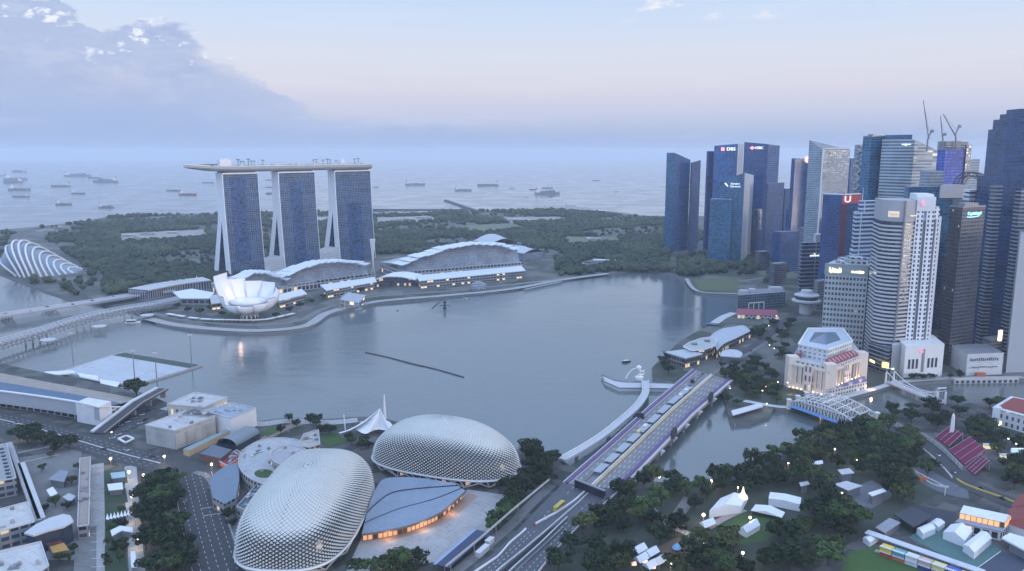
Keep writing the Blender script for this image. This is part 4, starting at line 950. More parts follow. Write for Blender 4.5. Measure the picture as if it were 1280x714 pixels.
for i in range(3):
    a = math.pi + .35 + i * .5; q = (c.x + 53 * math.cos(a), c.y + 53 * math.sin(a))
    MB().prism([(q[0] - 5, q[1] - 5), (q[0] + 5, q[1] - 5), (q[0] + 5, q[1] + 5), (q[0] - 5, q[1] + 5)], 3, ZY(232 + 4 * i, 855)).build('banded_bay', [BANDD], oc)
t_, p, zz = tower_at('pale grey slab tower rising out of the frame at the lower right edge', [(1274, 812), (1276, 790), (1340, 800)], 292, [plain('pale_slab', (.33, .36, .40), .6, var=.05), ROOFG, BANDD], plant=False, mats=[0, 0, 0, 0])
# grid tower with stepped white frame and antenna
gt = thing('office_tower', BX(1084, 990, 3), 'stepped tower of white frames and blue glass bands with a roof antenna', 'office tower')
GRD = facade('white_grid', (0.56, 0.59, 0.62), (0.04, 0.09, 0.18), fh=5.2, cw=26, hf=.55, wf=.93, lit=.004, gvar=.5)
for pxs, tpy, dy in (((1062, 1066, 1097), 312, -4), ((1067, 1070, 1104), 265, 0), ((1073, 1075, 1100), 252, 5)):
    z = ZY(tpy, 990); p = [BX(pxs[0], 1005 + dy, z), BX(pxs[1], 988 + dy, z), BX(pxs[2], 1000 + dy, z)]; MB().prism(para(*p), 3, z, 0, 1).build('shaft', [GRD, ROOFP], gt)
q = BX(1078, 992, ZY(252, 990)); MB().tube([q, (q.x, q.y, ZY(235, 990))], [.5, .25], 5).build('antenna', [WHITE], gt)
q = BX(1080, 960, 3); MB().prism([(q.x - 30, q.y + 4), (q.x + 8, q.y + 4), (q.x + 8, q.y + 24), (q.x - 30, q.y + 24)], 3, ZY(323, 970)).build('annex', [GRD], gt)
# tower with large letter U
t_, p, zz = tower_at('dark teal tower with a red corner panel bearing a white letter', [(1029, 1165), (1056, 1140), (1076, 1165)], 244, BLUE3, plant=False)
zr_ = ZY(258, 1140); r0_, r1_ = face_pt(p[1], p[2], -.12, 0) + Vector((-1, -1.2, 0)), p[2] + Vector((1, -1.2, 0))
MB().prism([r0_, r1_, r1_ + Vector((0, 1, 0)), r0_ + Vector((0, 1, 0))], ZY(255, 1140), zz - 1, bottom=True).build('red_panel', [plain('red_panel', (.38, .03, .05), .5)], t_)
sign(t_, 'U', face_pt(p[0], p[1], .96, 0) + Vector((0, -2, 0)), face_pt(p[1], p[2], .30, 0) + Vector((0, -2.5, 0)), ZY(249.5, 1140), 13, (1, .72, .78), 1.2, out=1.2)
MB().prism([r0_ + Vector((0, .2, 0)), r0_ + Vector((8, .2, 0)), r0_ + Vector((8, 1, 0)), r0_ + Vector((0, 1, 0))], 3, ZY(255, 1140)).build('red_strip', [plain('red_strip', (.12, .03, .05), .5)], t_)
b = MB(); [b.bar(face_pt(x, y, 0, zz), face_pt(x, y, 1, zz), 1.4, 1.6) for x, y in ((p[0], p[1]), (p[1], p[2]))]; b.build('roof_rim', [WHITE2], t_)
# banded navy block
t_, p, zz = tower_at('navy block with pale horizontal bands and a small white sign', [(1001, 1220), (1003, 1205), (1033, 1215)], 304, facade('navy_band', (0.24, 0.27, 0.33), (0.02, 0.03, 0.07), fh=6.0, cw=40, hf=.66, wf=.96, lit=0, gvar=.4), plant=False)
sign(t_, 'PRUDENTIAL' if 0 else 'THE FULLERTON', face_pt(p[1], p[2], .35, 0), face_pt(p[1], p[2], .75, 0), ZY(320.5, 1205), 2.6, (.95, .95, 1), 1.2) if 0 else None
b = MB(); [b.box(face_pt(p[1], p[2], .36 + .07 * i, ZY(321, 1205)) + Vector((0, -1, 0)), (1.6, .4, 2.0 + (i % 2) * .5)) for i in range(6)]; b.box(face_pt(p[1], p[2], .52, ZY(318.5, 1205)) + Vector((0, -1, 0)), (2.2, .4, 1.6)); b.build('white_sign', [glow('glow_f2f2ff_10', (.95, .95, 1), 1.0)], t_)
b = MB(); q = face_pt(p[1], p[2], .55, 0); b.prism([q, p[2], p[2] + Vector((4, 20, 0)), q + Vector((4, 20, 0))], zz, ZY(294, 1205)); b.build('roof_block', [PALE], t_)
tower_at('lower lilac grey block with plain walls behind the navy banded block', [(1034, 1250), (1036, 1240), (1059, 1265)], 302, [plain('lilac', (.20, .20, .26), .7, var=.06), PALE], plant=False)
# cream block with yellow signs
zz = ZY(331, 870)
p = [BX(1032.5, 876, zz), BX(1085.5, 858, zz), BX(1095, 892, zz)]; p.append(p[0] + p[2] - p[1])
t_ = thing('office_block', (p[1].x, p[1].y, 3), 'broad grey green block with pale bands, pinkish windows and two yellow lit signs on top', 'office block')
MB().prism(p, 3, zz, 0, 2, mats=[0, 1, 0, 1]).build('shaft', [facade('banded_windows', (0.40, 0.42, 0.41), (0.05, 0.055, 0.08), fh=6.0, cw=3.6, hf=.5, wf=.62, lit=.12, litcol=(1, .7, .62), les=.22, gvar=.5), BANDD, ROOFP], t_)
b = MB(); b.prism([p[0] + Vector((0, -.6, 0)), p[1] + Vector((0, -.6, 0)), p[1] + Vector((0, 3, 0)), p[0] + Vector((0, 3, 0))], zz - 12, zz + .6, bottom=True); b.build('sign_band', [plain('green_grey', (.25, .29, .29), .6)], t_)
sign(t_, '同 樂', face_pt(p[0], p[1], .08, 0), face_pt(p[0], p[1], .36, 0), zz - 6.5, 6.5, (1, .85, .35), 1.6, out=1.2) if 0 else None
b = MB()
rj = random.Random(2)
for i in range(9): c = face_pt(p[0], p[1], .09 + .033 * i, zz - 9.2 + rj.uniform(-.6, .6)) + Vector((0, -1.1, 0)); b.box(c, (1.1, .5, rj.uniform(3.2, 5.6)))
b.build('left_sign', [glow('yellow_glow', (1, .82, .32), 1.7)], t_)
b = MB()
for i in range(11): c = face_pt(p[0], p[1], .62 + .027 * i, zz - 8.2) + Vector((0, -1.1, 0)); b.box(c, (.9, .5, rj.uniform(1.6, 2.8)))
b.build('right_sign', [glow('white_yellow', (1, .92, .65), 1.7)], t_)
b = MB(); q0, q1 = face_pt(p[0], p[1], .62, 0) + Vector((0, 6, 0)), face_pt(p[0], p[1], 1.0, 0) + Vector((0, 6, 0)); clutter(t_, p, zz, 14, 3, 1.3); b.prism([q0, q1, q1 + Vector((2, 18, 0)), q0 + Vector((2, 18, 0))], zz, ZY(322, 870)); b.build('roof_house', [facade('roof_house', (.5, .52, .54), (.05, .06, .08), fh=5, cw=6, hf=.5, wf=.6, lit=0)], t_)
# round saucer building
c = G(1007, 392); su = thing('saucer_building', c, 'round building with stacked saucer discs on a stem behind the classical hotel', 'building')
MB().lathe([(9, 0), (9, 14), (14, 16), (18, 17)], c, 20).build('stem', [PALE], su)
MB().lathe([(18, 0), (20, 1), (20, 3), (17, 4)], (c.x, c.y, c.z + 17), 24).build('lower_disc', [PALE], su)
MB().lathe([(15, 0), (15, 5)], (c.x, c.y, c.z + 21), 20).build('window_ring', [DGLASS], su)
MB().lathe([(17, 0), (17, 1.6), (9, 3.2), (8, 8), (.5, 8.5)], (c.x, c.y, c.z + 26), 24).build('upper_disc', [PALE], su)
# small white lettered block on the quay
p = [G(1207, 470), G(1252, 468)]; bk = Vector((6, 40, 0)); t_ = thing('low_block', p[0], 'small white block with faded lettering on the river quay', 'building')
MB().prism([p[0], p[1], p[1] + bk, p[0] + bk], 3, 26, 0, 1).build('wall', [plain('aged_white', (.50, .51, .53), .7, var=.12, scale=.1), ROOFG], t_)
sign(t_, 'RIVERSIDE' if 0 else 'WINGS', p[0] + (p[1] - p[0]) * .1, p[0] + (p[1] - p[0]) * .9, 20, 4.5, (.06, .08, .12), 0, out=.5, name='faded_lettering') if 0 else None
lt = MB(); rj = random.Random(6); dd = p[1] - p[0]
for row, z in ((0, 18.5), (1, 11)):
    for i in range(14): c = p[0] + dd * (.1 + .057 * i) + Vector((0, -.4, 0)); lt.box((c.x, c.y, z + rj.uniform(-.4, .4)), (rj.uniform(.6, 1.5), .3, (3.4, 1.8)[row] * rj.uniform(.6, 1)), rj.uniform(-.1, .1))
lt.build('faded_lettering', [plain('faded_ink', (.12, .15, .2), .7)], t_)
MB().box(((p[0] + dd * .35).x, p[0].y - 1.5, 3), (9, 3, 4)).build('orange_kiosk', [plain('orange_paint', (.4, .12, .06), .6)], t_)
# low and middling blocks filling the district floor
FILL = [facade('fill_a', (0.10, 0.11, 0.14), (0.03, 0.035, 0.05), fh=4, cw=4, hf=.5, wf=.7, lit=.03, les=.5), facade('fill_b', (0.20, 0.21, 0.24), (0.04, 0.05, 0.07), fh=4, cw=3.5, hf=.5, wf=.7, lit=.02, les=.5), BANDD, BLUE3]
fills = [(983, 1002, 262, 1540, 'slim dark block under the round red sign tower', 3), (1000, 1014, 285, 1400, 'small grey block at the foot of the spiked tower', 1), (1040, 1056, 322, 1180, 'low pale block left of the stepped white frame tower', 1), (962, 984, 330, 1330, 'low dark block among the district trees', 0), (1018, 1034, 352, 1120, 'low grey block right of the saucer building', 1), (942, 958, 262, 1680, 'blue block wedged between the bank towers', 3), (1232, 1252, 372, 930, 'grey block at the foot of the tallest tower', 1), (1178, 1196, 320, 980, 'dark infill behind the white bank tower', 0),
 (1090, 1102, 430, 860, 'dark block squeezed behind the podium of the banded tower', 0), (1184, 1215, 452, 860, 'dark low block at the foot of the lettered tower', 0), (1216, 1238, 398, 900, 'dark mid-rise right of the lettered tower', 0), (1228, 1262, 425, 850, 'low dark block with a bright lit corner near the river', 1),
 (1236, 1246, 340, 1000, 'shadowed tower in the street canyon left of the tallest tower', 3), (1014, 1040, 330, 1290, 'blue grey block behind the saucer building', 1), (944, 962, 315, 1500, 'small dark block among trees below the bank towers', 0), (1093, 1104, 330, 960, 'narrow dark block between the cream block and the banded tower', 3),
 (966, 1000, 290, 1480, 'broad dark blue block below the round red sign tower', 3), (1036, 1062, 275, 1330, 'dark infill block below the letter panel', 3), (1098, 1130, 262, 1060, 'grey infill tower behind the concrete crown', 1), (1225, 1240, 275, 1050, 'blue block in the gap left of the tallest tower', 3), (1196, 1228, 300, 960, 'grey block behind the dark lettered tower', 1)]
for x0, x1, ty, Y, lab, mi in fills:
    tower_at(lab, [(x0, Y + 14), (x0 + (x1 - x0) * .3, Y), (x1, Y + 12)], ty, FILL[mi], name='infill_block', plant=False)
q = BX(1246, 845, ZY(418, 845)); tag(MB().box((q.x, q.y - 6, q.z - 6), (4, 2, 12), .3).build('lit_billboard', [glow('warm_screen', (1, .72, .45), 1.6)]), 'tall glowing billboard on the low dark block by the river', 'billboard')
# ================================================================== THEATRE DOMES AND THE NEAR LEFT SHORE
ALU = plain('shade_aluminium', (0.52, 0.52, 0.48), 0.42, metal=0.3, var=0.05, scale=0.1)
DOMEG = plain('dome_glass_dark', (0.02, 0.023, 0.03), 0.2, var=0.2)
RIMW = plain('dome_rim', (0.62, 0.62, 0.62), 0.5, var=0.05)
def dome(label, P, nu, nv, face_dir):
    cx, cy_, a, b, h, ang, n_, m_, z0 = P
    ca, sa = math.cos(ang), math.sin(ang)
    sg = lambda w, e: math.copysign(abs(w) ** e, w)
    def pt(u, v, r=1.0):
        ph = 2 * math.pi * u; z = math.sin(v * math.pi / 2); rho = max(1 - z ** m_, 0) ** (1 / m_)
        X, Y = a * sg(math.cos(ph), 2 / n_) * rho * r, b * sg(math.sin(ph), 2 / n_) * rho * r
        return Vector((cx + X * ca - Y * sa, cy_ + X * sa + Y * ca, z0 + h * z * r))
    # spread the columns evenly along the rim
    N = 720; cum = [0]; rim = [pt(i / N, 0.0) for i in range(N + 1)]
    for i in range(N): cum.append(cum[-1] + (rim[i + 1] - rim[i]).length)
    def uu(f):
        t = (f % 1.0) * cum[-1]; lo, hi = 0, N
        while hi - lo > 1:
            md = (lo + hi) // 2
            if cum[md] <= t: lo = md
            else: hi = md
        return (lo + (t - cum[lo]) / max(cum[hi] - cum[lo], 1e-6)) / N
    U = [uu(i / nu) for i in range(nu)]
    vs = [(j / nv) ** 1.12 * 0.9995 for j in range(nv + 1)]
    t_ = thing('theatre_dome', (cx, cy_, 3), label, 'theatre dome', 'spiky shaded domes of the theatre')
    sh = MB(); ids = []
    for v in vs: ids.append([len(sh.v) + i for i in range(nu)]); sh.v += [tuple(pt(u, v)) for u in U]
    for j in range(nv):
        for i in range(nu): k = (i + 1) % nu; sh.idx((ids[j][i], ids[j][k], ids[j + 1][k], ids[j + 1][i]), 0)
    sh.build('glass_shell', [DOMEG], t_)
    # folded sun shades on a diamond lattice: shut on the crown, beaks gaping on the lower flanks
    s = MB(); c0 = Vector((cx, cy_, z0)); R2 = nv * 2
    def lat(i, j):
        f = (i + .5 * (j % 2)) / nu; w = min(max(j / R2, 0), 1) ** 1.06
        return pt(uu(f), min(w, .9996))
    for j in range(0, R2):
        for i in range(nu):
            hw = .5 / nu * .96
            f = (i + .5 * (j % 2)) / nu; vv = lambda q: min(max(q / R2, 0.0), 1) ** 1.06 * .9996
            lf, rt_, tp_, bt_ = pt(uu(f - hw), vv(j)), pt(uu(f + hw), vv(j)), pt(uu(f), vv(j + .96)), pt(uu(f), vv(j - .96))
            if (lf - rt_).length < .12: continue
            mid = (lf + rt_) / 2
            nrm = (rt_ - lf).cross(tp_ - mid)
            if nrm.length < 1e-6: continue
            nrm.normalize()
            if nrm.dot(mid - c0) < 0: nrm = -nrm
            side = nrm.x * face_dir[0] + nrm.y * face_dir[1]
            op = max(0.02, min(.95, 1.15 * (1 - max(0, nrm.z - .40) / .36) * (.80 + .3 * side)))
            w = (lf - rt_).length
            lf = mid + (lf - mid) * (1 - .44 * op); rt_ = mid + (rt_ - mid) * (1 - .44 * op)
            nose = bt_ + (mid - bt_) * op * .95 + nrm * w * (.06 + .42 * op)
            e = nrm * .10; lf, rt_, tp_ = lf + e, rt_ + e, tp_ + e; pk2 = mid + nrm * (.1 + w * .20 * (.3 + op))
            s.face([lf, nose, pk2], 0); s.face([nose, rt_, pk2], 0); s.face([lf, pk2, tp_], 0); s.face([pk2, rt_, tp_], 0)
    s.build('sun_shades', [ALU], t_)
    r = MB(); R_ = [pt(uu(i / 96), 0.0, 1.02) - Vector((0, 0, .3)) for i in range(97)]
    r.tube(R_, 0.85, 6); r.build('rim_beam', [RIMW], t_)
    st = MB(); m2 = 30
    base = [pt(uu(i / m2), 0, 1.02) for i in range(m2)]; ft = []
    for i in range(m2):
        q = (base[i] + base[(i + 1) % m2]) / 2; q = Vector((cx, cy_, 0)) + (Vector((q.x, q.y, 0)) - Vector((cx, cy_, 0))) * .93; ft.append(Vector((q.x, q.y, 3)))
    for i in range(m2):
        if i % 2 == 0: continue
        for k in (i, (i + 1) % m2): st.tube([ft[i], base[k] - Vector((0, 0, .5))], .42, 5)
        for k in (i - 1, (i + 2) % m2): st.tube([ft[i], base[k] - Vector((0, 0, .5))], .42, 5)
    tag(st.build('rim_struts', [RIMW], t_))
    MB().prism([(cx + (q.x - cx) * .86, cy_ + (q.y - cy_) * .86) for q in base], 3, z0 + .5).build('foyer_wall', [facade('foyer', (0.16, 0.11, 0.09), (0.07, 0.045, 0.03), fh=6, cw=3.4, hf=.75, wf=.85, lit=.16, litcol=(1, .55, .28), les=.5)], t_)
dome('front theatre dome, the elongated one cut by the bottom edge', (-123.8, 451.0, 63.1, 32.6, 32.8, 1.539, 3.2, 2.32, 10.0), 92, 25, (0.25, -0.97))
dome('rear theatre dome beside the bay water', (-48.5, 539.2, 54.9, 27.8, 32.6, -0.358, 2.53, 2.074, 9.2), 86, 23, (0.3, -0.95))
# blue-grey foyer roof between the domes
FOY = plain('foyer_roof', (0.20, 0.25, 0.32), 0.5, var=0.12, scale=.08, grid=2.6, stain=.2)
fo = thing('foyer_roof', G(505, 625), 'blue grey fan shaped roof sheltering the lit foyer between the two domes', 'roof')
ed = smooth_px([(452, 668), (480, 664), (515, 656), (552, 640), (582, 614)], 5); bk = smooth_px([(462, 628), (470, 610), (482, 597), (520, 596), (568, 603)], 5)
fr = [G(x, y, 9.0) for x, y in ed]; bb = [G(x, y, 13.0) for x, y in bk]
b = MB(); k = len(fr)
for rw in range(3):
    t0, t1 = rw / 3, (rw + 1) / 3; off = .0
    for i in range(k - 1):
        q = [fr[i] + (bb[i] - fr[i]) * t0, fr[i + 1] + (bb[i + 1] - fr[i + 1]) * t0, fr[i + 1] + (bb[i + 1] - fr[i + 1]) * t1, fr[i] + (bb[i] - fr[i]) * t1]
        q = [p_ + Vector((0, 0, -.3 * rw)) for p_ in q]; b.face(q, 0)
b.build('roof_panels', [FOY], fo)
b = MB(); [b.bar(fr[i] - Vector((0, 0, .8)), fr[i + 1] - Vector((0, 0, .8)), 1.0, 1.0) for i in range(k - 1)]; b.build('fascia', [plain('brown_fascia', (.16, .11, .09), .6)], fo)
b = MB()
for t in (.333, .666): 
    for i in range(k - 1): b.bar(fr[i] + (bb[i] - fr[i]) * t - Vector((0, 0, .3)), fr[i + 1] + (bb[i + 1] - fr[i + 1]) * t - Vector((0, 0, .3)), .5, .6)
b.build('roof_ridge', [DARKM], fo)
b = MB(); u = 0
gl = [f + (r_ - f).normalized() * 3.0 for f, r_ in zip(fr, bb)]
for i in range(k - 1):
    L = (gl[i + 1] - gl[i]).length; b.face([(gl[i].x, gl[i].y, 3), (gl[i + 1].x, gl[i + 1].y, 3), (gl[i + 1].x, gl[i + 1].y, 8.6), (gl[i].x, gl[i].y, 8.6)], 0, [(u, 0), (u + L, 0), (u + L, 5.6), (u, 5.6)]); u += L
b.build('lit_glass', [facade('foyer_lit', (0.22, 0.12, 0.08), (0.2, 0.1, 0.06), fh=5.6, cw=3, hf=.8, wf=.8, lit=.55, litcol=(1, .55, .28), les=.5)], fo)
for x, y in ((486, 668), (530, 656), (565, 636)): lamp_light(fo, G(x, y, 7), 900, (1.0, .58, .32), 1.5)
# plaza in front of the foyer
sheet('plaza', [(452, 672), (515, 659), (585, 612), (640, 620), (625, 655), (560, 700), (430, 720)], PAVEL, 1)
sheet('warm_paving', [(470, 668), (520, 659), (560, 642), (585, 616), (598, 620), (560, 652), (515, 668), (480, 678)], plain('terracotta_paving', (.34, .24, .19), .8, var=.1), 2)
# open-air stage tent by the water
tn = thing('stage_tent', G(455, 535), 'white tensile tent over the open air stage at the water edge', 'tent')
A = [G(423, 540, 7), G(447, 538, 6), G(490, 541, 7), G(492, 531, 8)]; pk = [AT(462, 516, 600), AT(481, 518, 606), AT(440, 524, 606)]
b = MB(); r_ = smooth_px([(423, 541), (437, 537), (452, 541), (468, 538), (491, 541), (489, 530), (470, 526), (448, 528)], 4)
rg = [G(x, y, 7 + 1.5 * math.sin(i * .8)) for i, (x, y) in enumerate(r_)]; c = sum(rg, Vector()) / len(rg)
for lv in range(5):
    t0, t1 = lv / 5, (lv + 1) / 5
    def up(p, t): q = p + (Vector((c.x + 8, c.y + 4, 0)) - Vector((p.x, p.y, 0))) * t; return Vector((q.x, q.y, 7 + 16 * t ** 1.7))
    for i in range(len(rg) - 1): b.face([up(rg[i], t0), up(rg[i + 1], t0), up(rg[i + 1], t1), up(rg[i], t1)], 0)
b.build('canopy', [TENT], tn)
q = G(481, 523); MB().tube([(q.x, q.y, 3), (q.x, q.y, ZY(505, q.y)), (q.x, q.y, ZY(493, q.y))], [1.5, .9, .4], 8).build('mast', [WHITE], tn)
q = G(432, 540); MB().tube([(q.x, q.y, 3), (q.x - 1, q.y, ZY(518, q.y))], [.8, .3], 6).build('side_pole', [WHITE], tn)
# round terraces beside the front dome
RT = plain('terrace_roof', (0.38, 0.385, 0.39), .8, var=.14, scale=.12, grid=4, stain=.4)
def block(name, label, cat, px, h, wall, roof, ground=3.0, group=None, parapet=True):
    p = GL(px, ground + h); p = [Vector((q.x, q.y, 0)) for q in p]; c = sum(p, Vector()) / len(p)
    t_ = thing(name, (c.x, c.y, ground), label, cat, group)
    MB().prism(p, ground, ground + h, 0, 1).build('wall', [wall, roof], t_)
    if parapet or h > 11: clutter(t_, [(q.x, q.y) for q in p], ground + h, 9, int(p[0].x) + 7, .9)
    if parapet:
        b = MB(); pp = [(q.x, q.y, ground + h) for q in p]; [b.bar(a_, b_, .5, .8) for a_, b_ in zip(pp, pp[1:] + pp[:1])]; b.build('parapet', [PALE], t_)
    return t_
def arc_px(cx_, cy_, rx, ry, a0, a1, n_=18): return [(cx_ + rx * math.cos(math.radians(a0 + (a1 - a0) * i / n_)), cy_ + ry * math.sin(math.radians(a0 + (a1 - a0) * i / n_))) for i in range(n_ + 1)]
TW_ = facade('terrace_windows', (.36, .34, .32), (.06, .06, .07), fh=5, cw=4, hf=.45, wf=.6, lit=.06, les=.6)
block('terrace_building', 'large pale round terraced roof beside the front dome', 'building', arc_px(350, 578, 52, 30, 95, 300), 9, TW_, RT)
block('roof_drum', 'round grey roof drum on the terraced building', 'roof drum', arc_px(362, 570, 24, 13, 0, 345), 6, TW_, plain('drum_roof', (.33, .33, .34), .8, var=.1), ground=12)
tag(MB().prism([(q.x, q.y) for q in GL(arc_px(330, 592, 12, 5, 0, 345), 12.2)], 12.0, 12.5).build('roof_garden', [GRASS]), 'small oval lawn on the terraced roof', 'lawn')
BRN = facade('brown_theatre', (.36, .28, .25), (.05, .045, .05), fh=5, cw=5, hf=.5, wf=.5, lit=.08, litcol=(1, .7, .4), les=.6)
block('studio_building', 'brownish curved studio building with window openings right behind the terraces', 'building', [(372, 558), (380, 543), (398, 538), (400, 556), (386, 560)], 13, BRN, plain('sand_roof', (.36, .33, .31), .8))
block('crescent_roof_building', 'building under a teal blue crescent roof left of the front dome', 'building', [(262, 604), (268, 592), (281, 583), (299, 578), (299, 600), (295, 622), (281, 630), (266, 622)], 8, TW_, plain('teal_roof', (.13, .18, .23), .5, var=.08), parapet=False)
block('lower_wing', 'narrow dark teal roofed wing between the crescent roof and the front dome', 'building', [(296, 634), (330, 596), (336, 602), (306, 638)], 6, TW_, plain('dark_teal', (.07, .11, .13), .6))
strip('curved_walkway', [(302, 566), (330, 549), (356, 536), (384, 527)], 9, PAVEB, 2)
strip('waterfront_walk', [(206, 509), (262, 520), (320, 530), (360, 526), (410, 528), (447, 525)], 12, PAVEL, 2)
sheet('lawn_by_water', [(322, 540), (340, 533), (352, 538), (334, 546)], GRASS, 2)
sheet('lawn_by_stage', [(395, 546), (420, 540), (436, 552), (410, 560)], GRASS, 2)
# performing hall blocks with flat roofs
CREAM = facade('panel_wall', (0.42, 0.41, 0.40), (0.34, 0.34, 0.34), fh=12, cw=4, hf=.94, wf=.94, lit=0, gvar=.15, grough=.7, wrough=.8)
CREAM2 = facade('lit_colonnade', (0.52, 0.49, 0.43), (0.25, 0.2, 0.14), fh=12, cw=5, hf=.6, wf=.45, lit=.4, litcol=(1, .8, .5), les=.5)
block('exhibition_hall', 'flat roofed pale hall with panelled walls nearest the avenue', 'hall', [(181.5, 532), (230, 514), (269, 520.5), (219, 539)], 15, CREAM, ROOFP)
block('exhibition_hall', 'flat roofed hall at the water with a lit colonnade along its right side', 'hall', [(209, 506), (243, 491), (284, 497), (254, 510)], 13, CREAM2, ROOFP)
block('exhibition_hall', 'pale hall with a blue grey overhanging roof and bright white end wall', 'hall', [(255, 514), (289, 504), (320, 511), (288, 524)], 15, WHITE, plain('bluegrey_roof', (.28, .32, .38), .6, var=.14, scale=.1, grid=4, stain=.35))
block('link_roof', 'dark flat roof joining the panelled hall to the colonnaded hall', 'roof', [(227, 517), (243, 511), (268, 518.5), (262, 520)], 16.5, CREAM, DARKM, parapet=False)
block('food_street_roof', 'long narrow teal roof over the lit food stalls', 'canopy', [(229, 561), (285, 535.5), (290, 537), (236, 563)], 5, plain('stall_wall_glow', (.25, .2, .16), .7, emit=(1, .75, .42), es=.08), plain('teal_metal', (.20, .29, .30), .5), parapet=False)  # light of the stalls put into the wall as a warm emission
rs_ = random.Random(11)
for i in range(16):
    t = i / 15; x, y = 243 + 50 * t + rs_.uniform(-1, 1), 563 - 24 * t + rs_.uniform(-1, 1); q = G(x, y)
    st_ = thing('food_stall', q, 'tiny lit food stall along the lane beside the teal roof', 'stall', 'lit food stalls on the lane'); rz = rs_.uniform(0, 1.5)
    MB().box((q.x, q.y, 3), (2.6, 2.4, 1.1), rz).build('counter', [OFFW], st_)
    MB().box((q.x, q.y, 5.4), (3.2, 3.0, .3), rz).build('awning', [rs_.choice([WHITE, TENT, plain('stall_red', (.4, .08, .05), .6), PALE])], st_)
    MB().box((q.x, q.y, 4.1), (2.4, .3, 1.2), rz).build('lamp_strip', [SKIN_LIT], st_)
rp = block('restaurant_pavilion', 'dark roofed pavilion with a red lit deck at the end of the food lane', 'restaurant', [(250, 567), (266, 556), (290, 562), (276, 573)], 6, plain('rest_wall', (.14, .08, .06), .6), plain('slate_roof', (.10, .12, .15), .6), parapet=False)
block('red_deck', 'red dining deck glowing in front of the dark pavilion', 'deck', [(274, 577), (296, 563), (304, 570), (284, 583)], 3, plain('red_wall', (.3, .06, .05), .6, emit=(1, .3, .15), es=.2), plain('red_boards', (.22, .035, .04), .6))
ba = [G(283, 556, 8), G(313, 540, 8)]; d = ba[1] - ba[0]; L = d.length; d.normalize(); nn = Vector((-d.y, d.x, 0)); t_ = thing('barrel_roof_pavilion', ba[0] + d * L / 2 - Vector((0, 0, 5)), 'pavilion with a dark barrel roof behind the restaurant', 'pavilion')
MB().grid(lambda u, v: ba[0] + d * (u * L) + nn * (9 * math.cos(math.pi * v)) + Vector((0, 0, 5 * math.sin(math.pi * v))), 10, 10).build('barrel_roof', [plain('barrel', (.16, .19, .21), .5, var=.1)], t_)
MB().prism([(ba[0] + nn * 9)[:2], (ba[0] - nn * 9)[:2], (ba[0] + d * L - nn * 9)[:2], (ba[0] + d * L + nn * 9)[:2]], 3, 8).build('wall', [DGLASS], t_)
# ------------------------------------------------------------------ floating platform and grandstand
pf = thing('floating_platform', G(160, 466, 0), 'large pale floating stage platform with a dark green far strip', 'platform')
pp = GL([(72, 465), (141, 443.5), (155, 440), (252, 456.5), (166, 483), (120, 474)], 1.3)
MB().prism([(q.x, q.y) for q in pp], -1, 1.3).build('deck', [plain('platform_deck', (.42, .445, .47), .6, var=.1, scale=.02, grid=9, stain=.3)], pf)
g_ = GL([(141, 444.2), (155, 440.8), (249, 456.4), (236, 460.2)], 1.36); b = MB(); b.face(g_[::-1]); b.build('turf_strip', [plain('platform_turf', (.05, .075, .055), .9, var=.1)], pf)
b = MB(); [b.bar(Vector((a_.x, a_.y, 0)), Vector((c_.x, c_.y, 0)), 1.6, 1.9) for a_, c_ in zip(pp, pp[1:] + pp[:1])]; b.build('edge_beam', [CONC], pf)
for i, (x, y, t, l) in enumerate(((92, 455, 418, 'tall floodlight mast standing left of the platform'), (169, 480, 440, 'floodlight mast at the near corner of the platform'), (196, 474, 443, 'floodlight mast on the right edge of the platform'), (240, 459, 420, 'slim floodlight mast at the far right corner of the platform'))):
    q = G(x, y, 1); t_ = thing('floodlight_mast', q, l, 'mast', 'floodlight masts round the platform'); zt = ZY(t, q.y)
    MB().tube([q, (q.x, q.y, zt)], [.7, .35], 6).build('pole', [GREYM], t_); MB().box((q.x, q.y, zt), (4.5, 1, 2)).build('lamp_head', [PALE], t_)
for i, (pts, l) in enumerate((([(55, 465), (90, 463), (96, 466), (62, 469)], 'white ramp leading onto the platform from the far left'), ([(96, 466), (122, 470), (124, 476), (100, 471)], 'white ramp with a dark gap at the middle of the platform shore'), ([(124, 474), (150, 478), (146, 484), (126, 480)], 'white ramp nearest the big tree'))):
    p_ = GL(pts, 2.6); t_ = tag(MB().prism([(q.x, q.y) for q in p_], 1.4, 2.8, bottom=True).build('gangway', [WHITE]), l, 'ramp', 'ramps onto the platform')
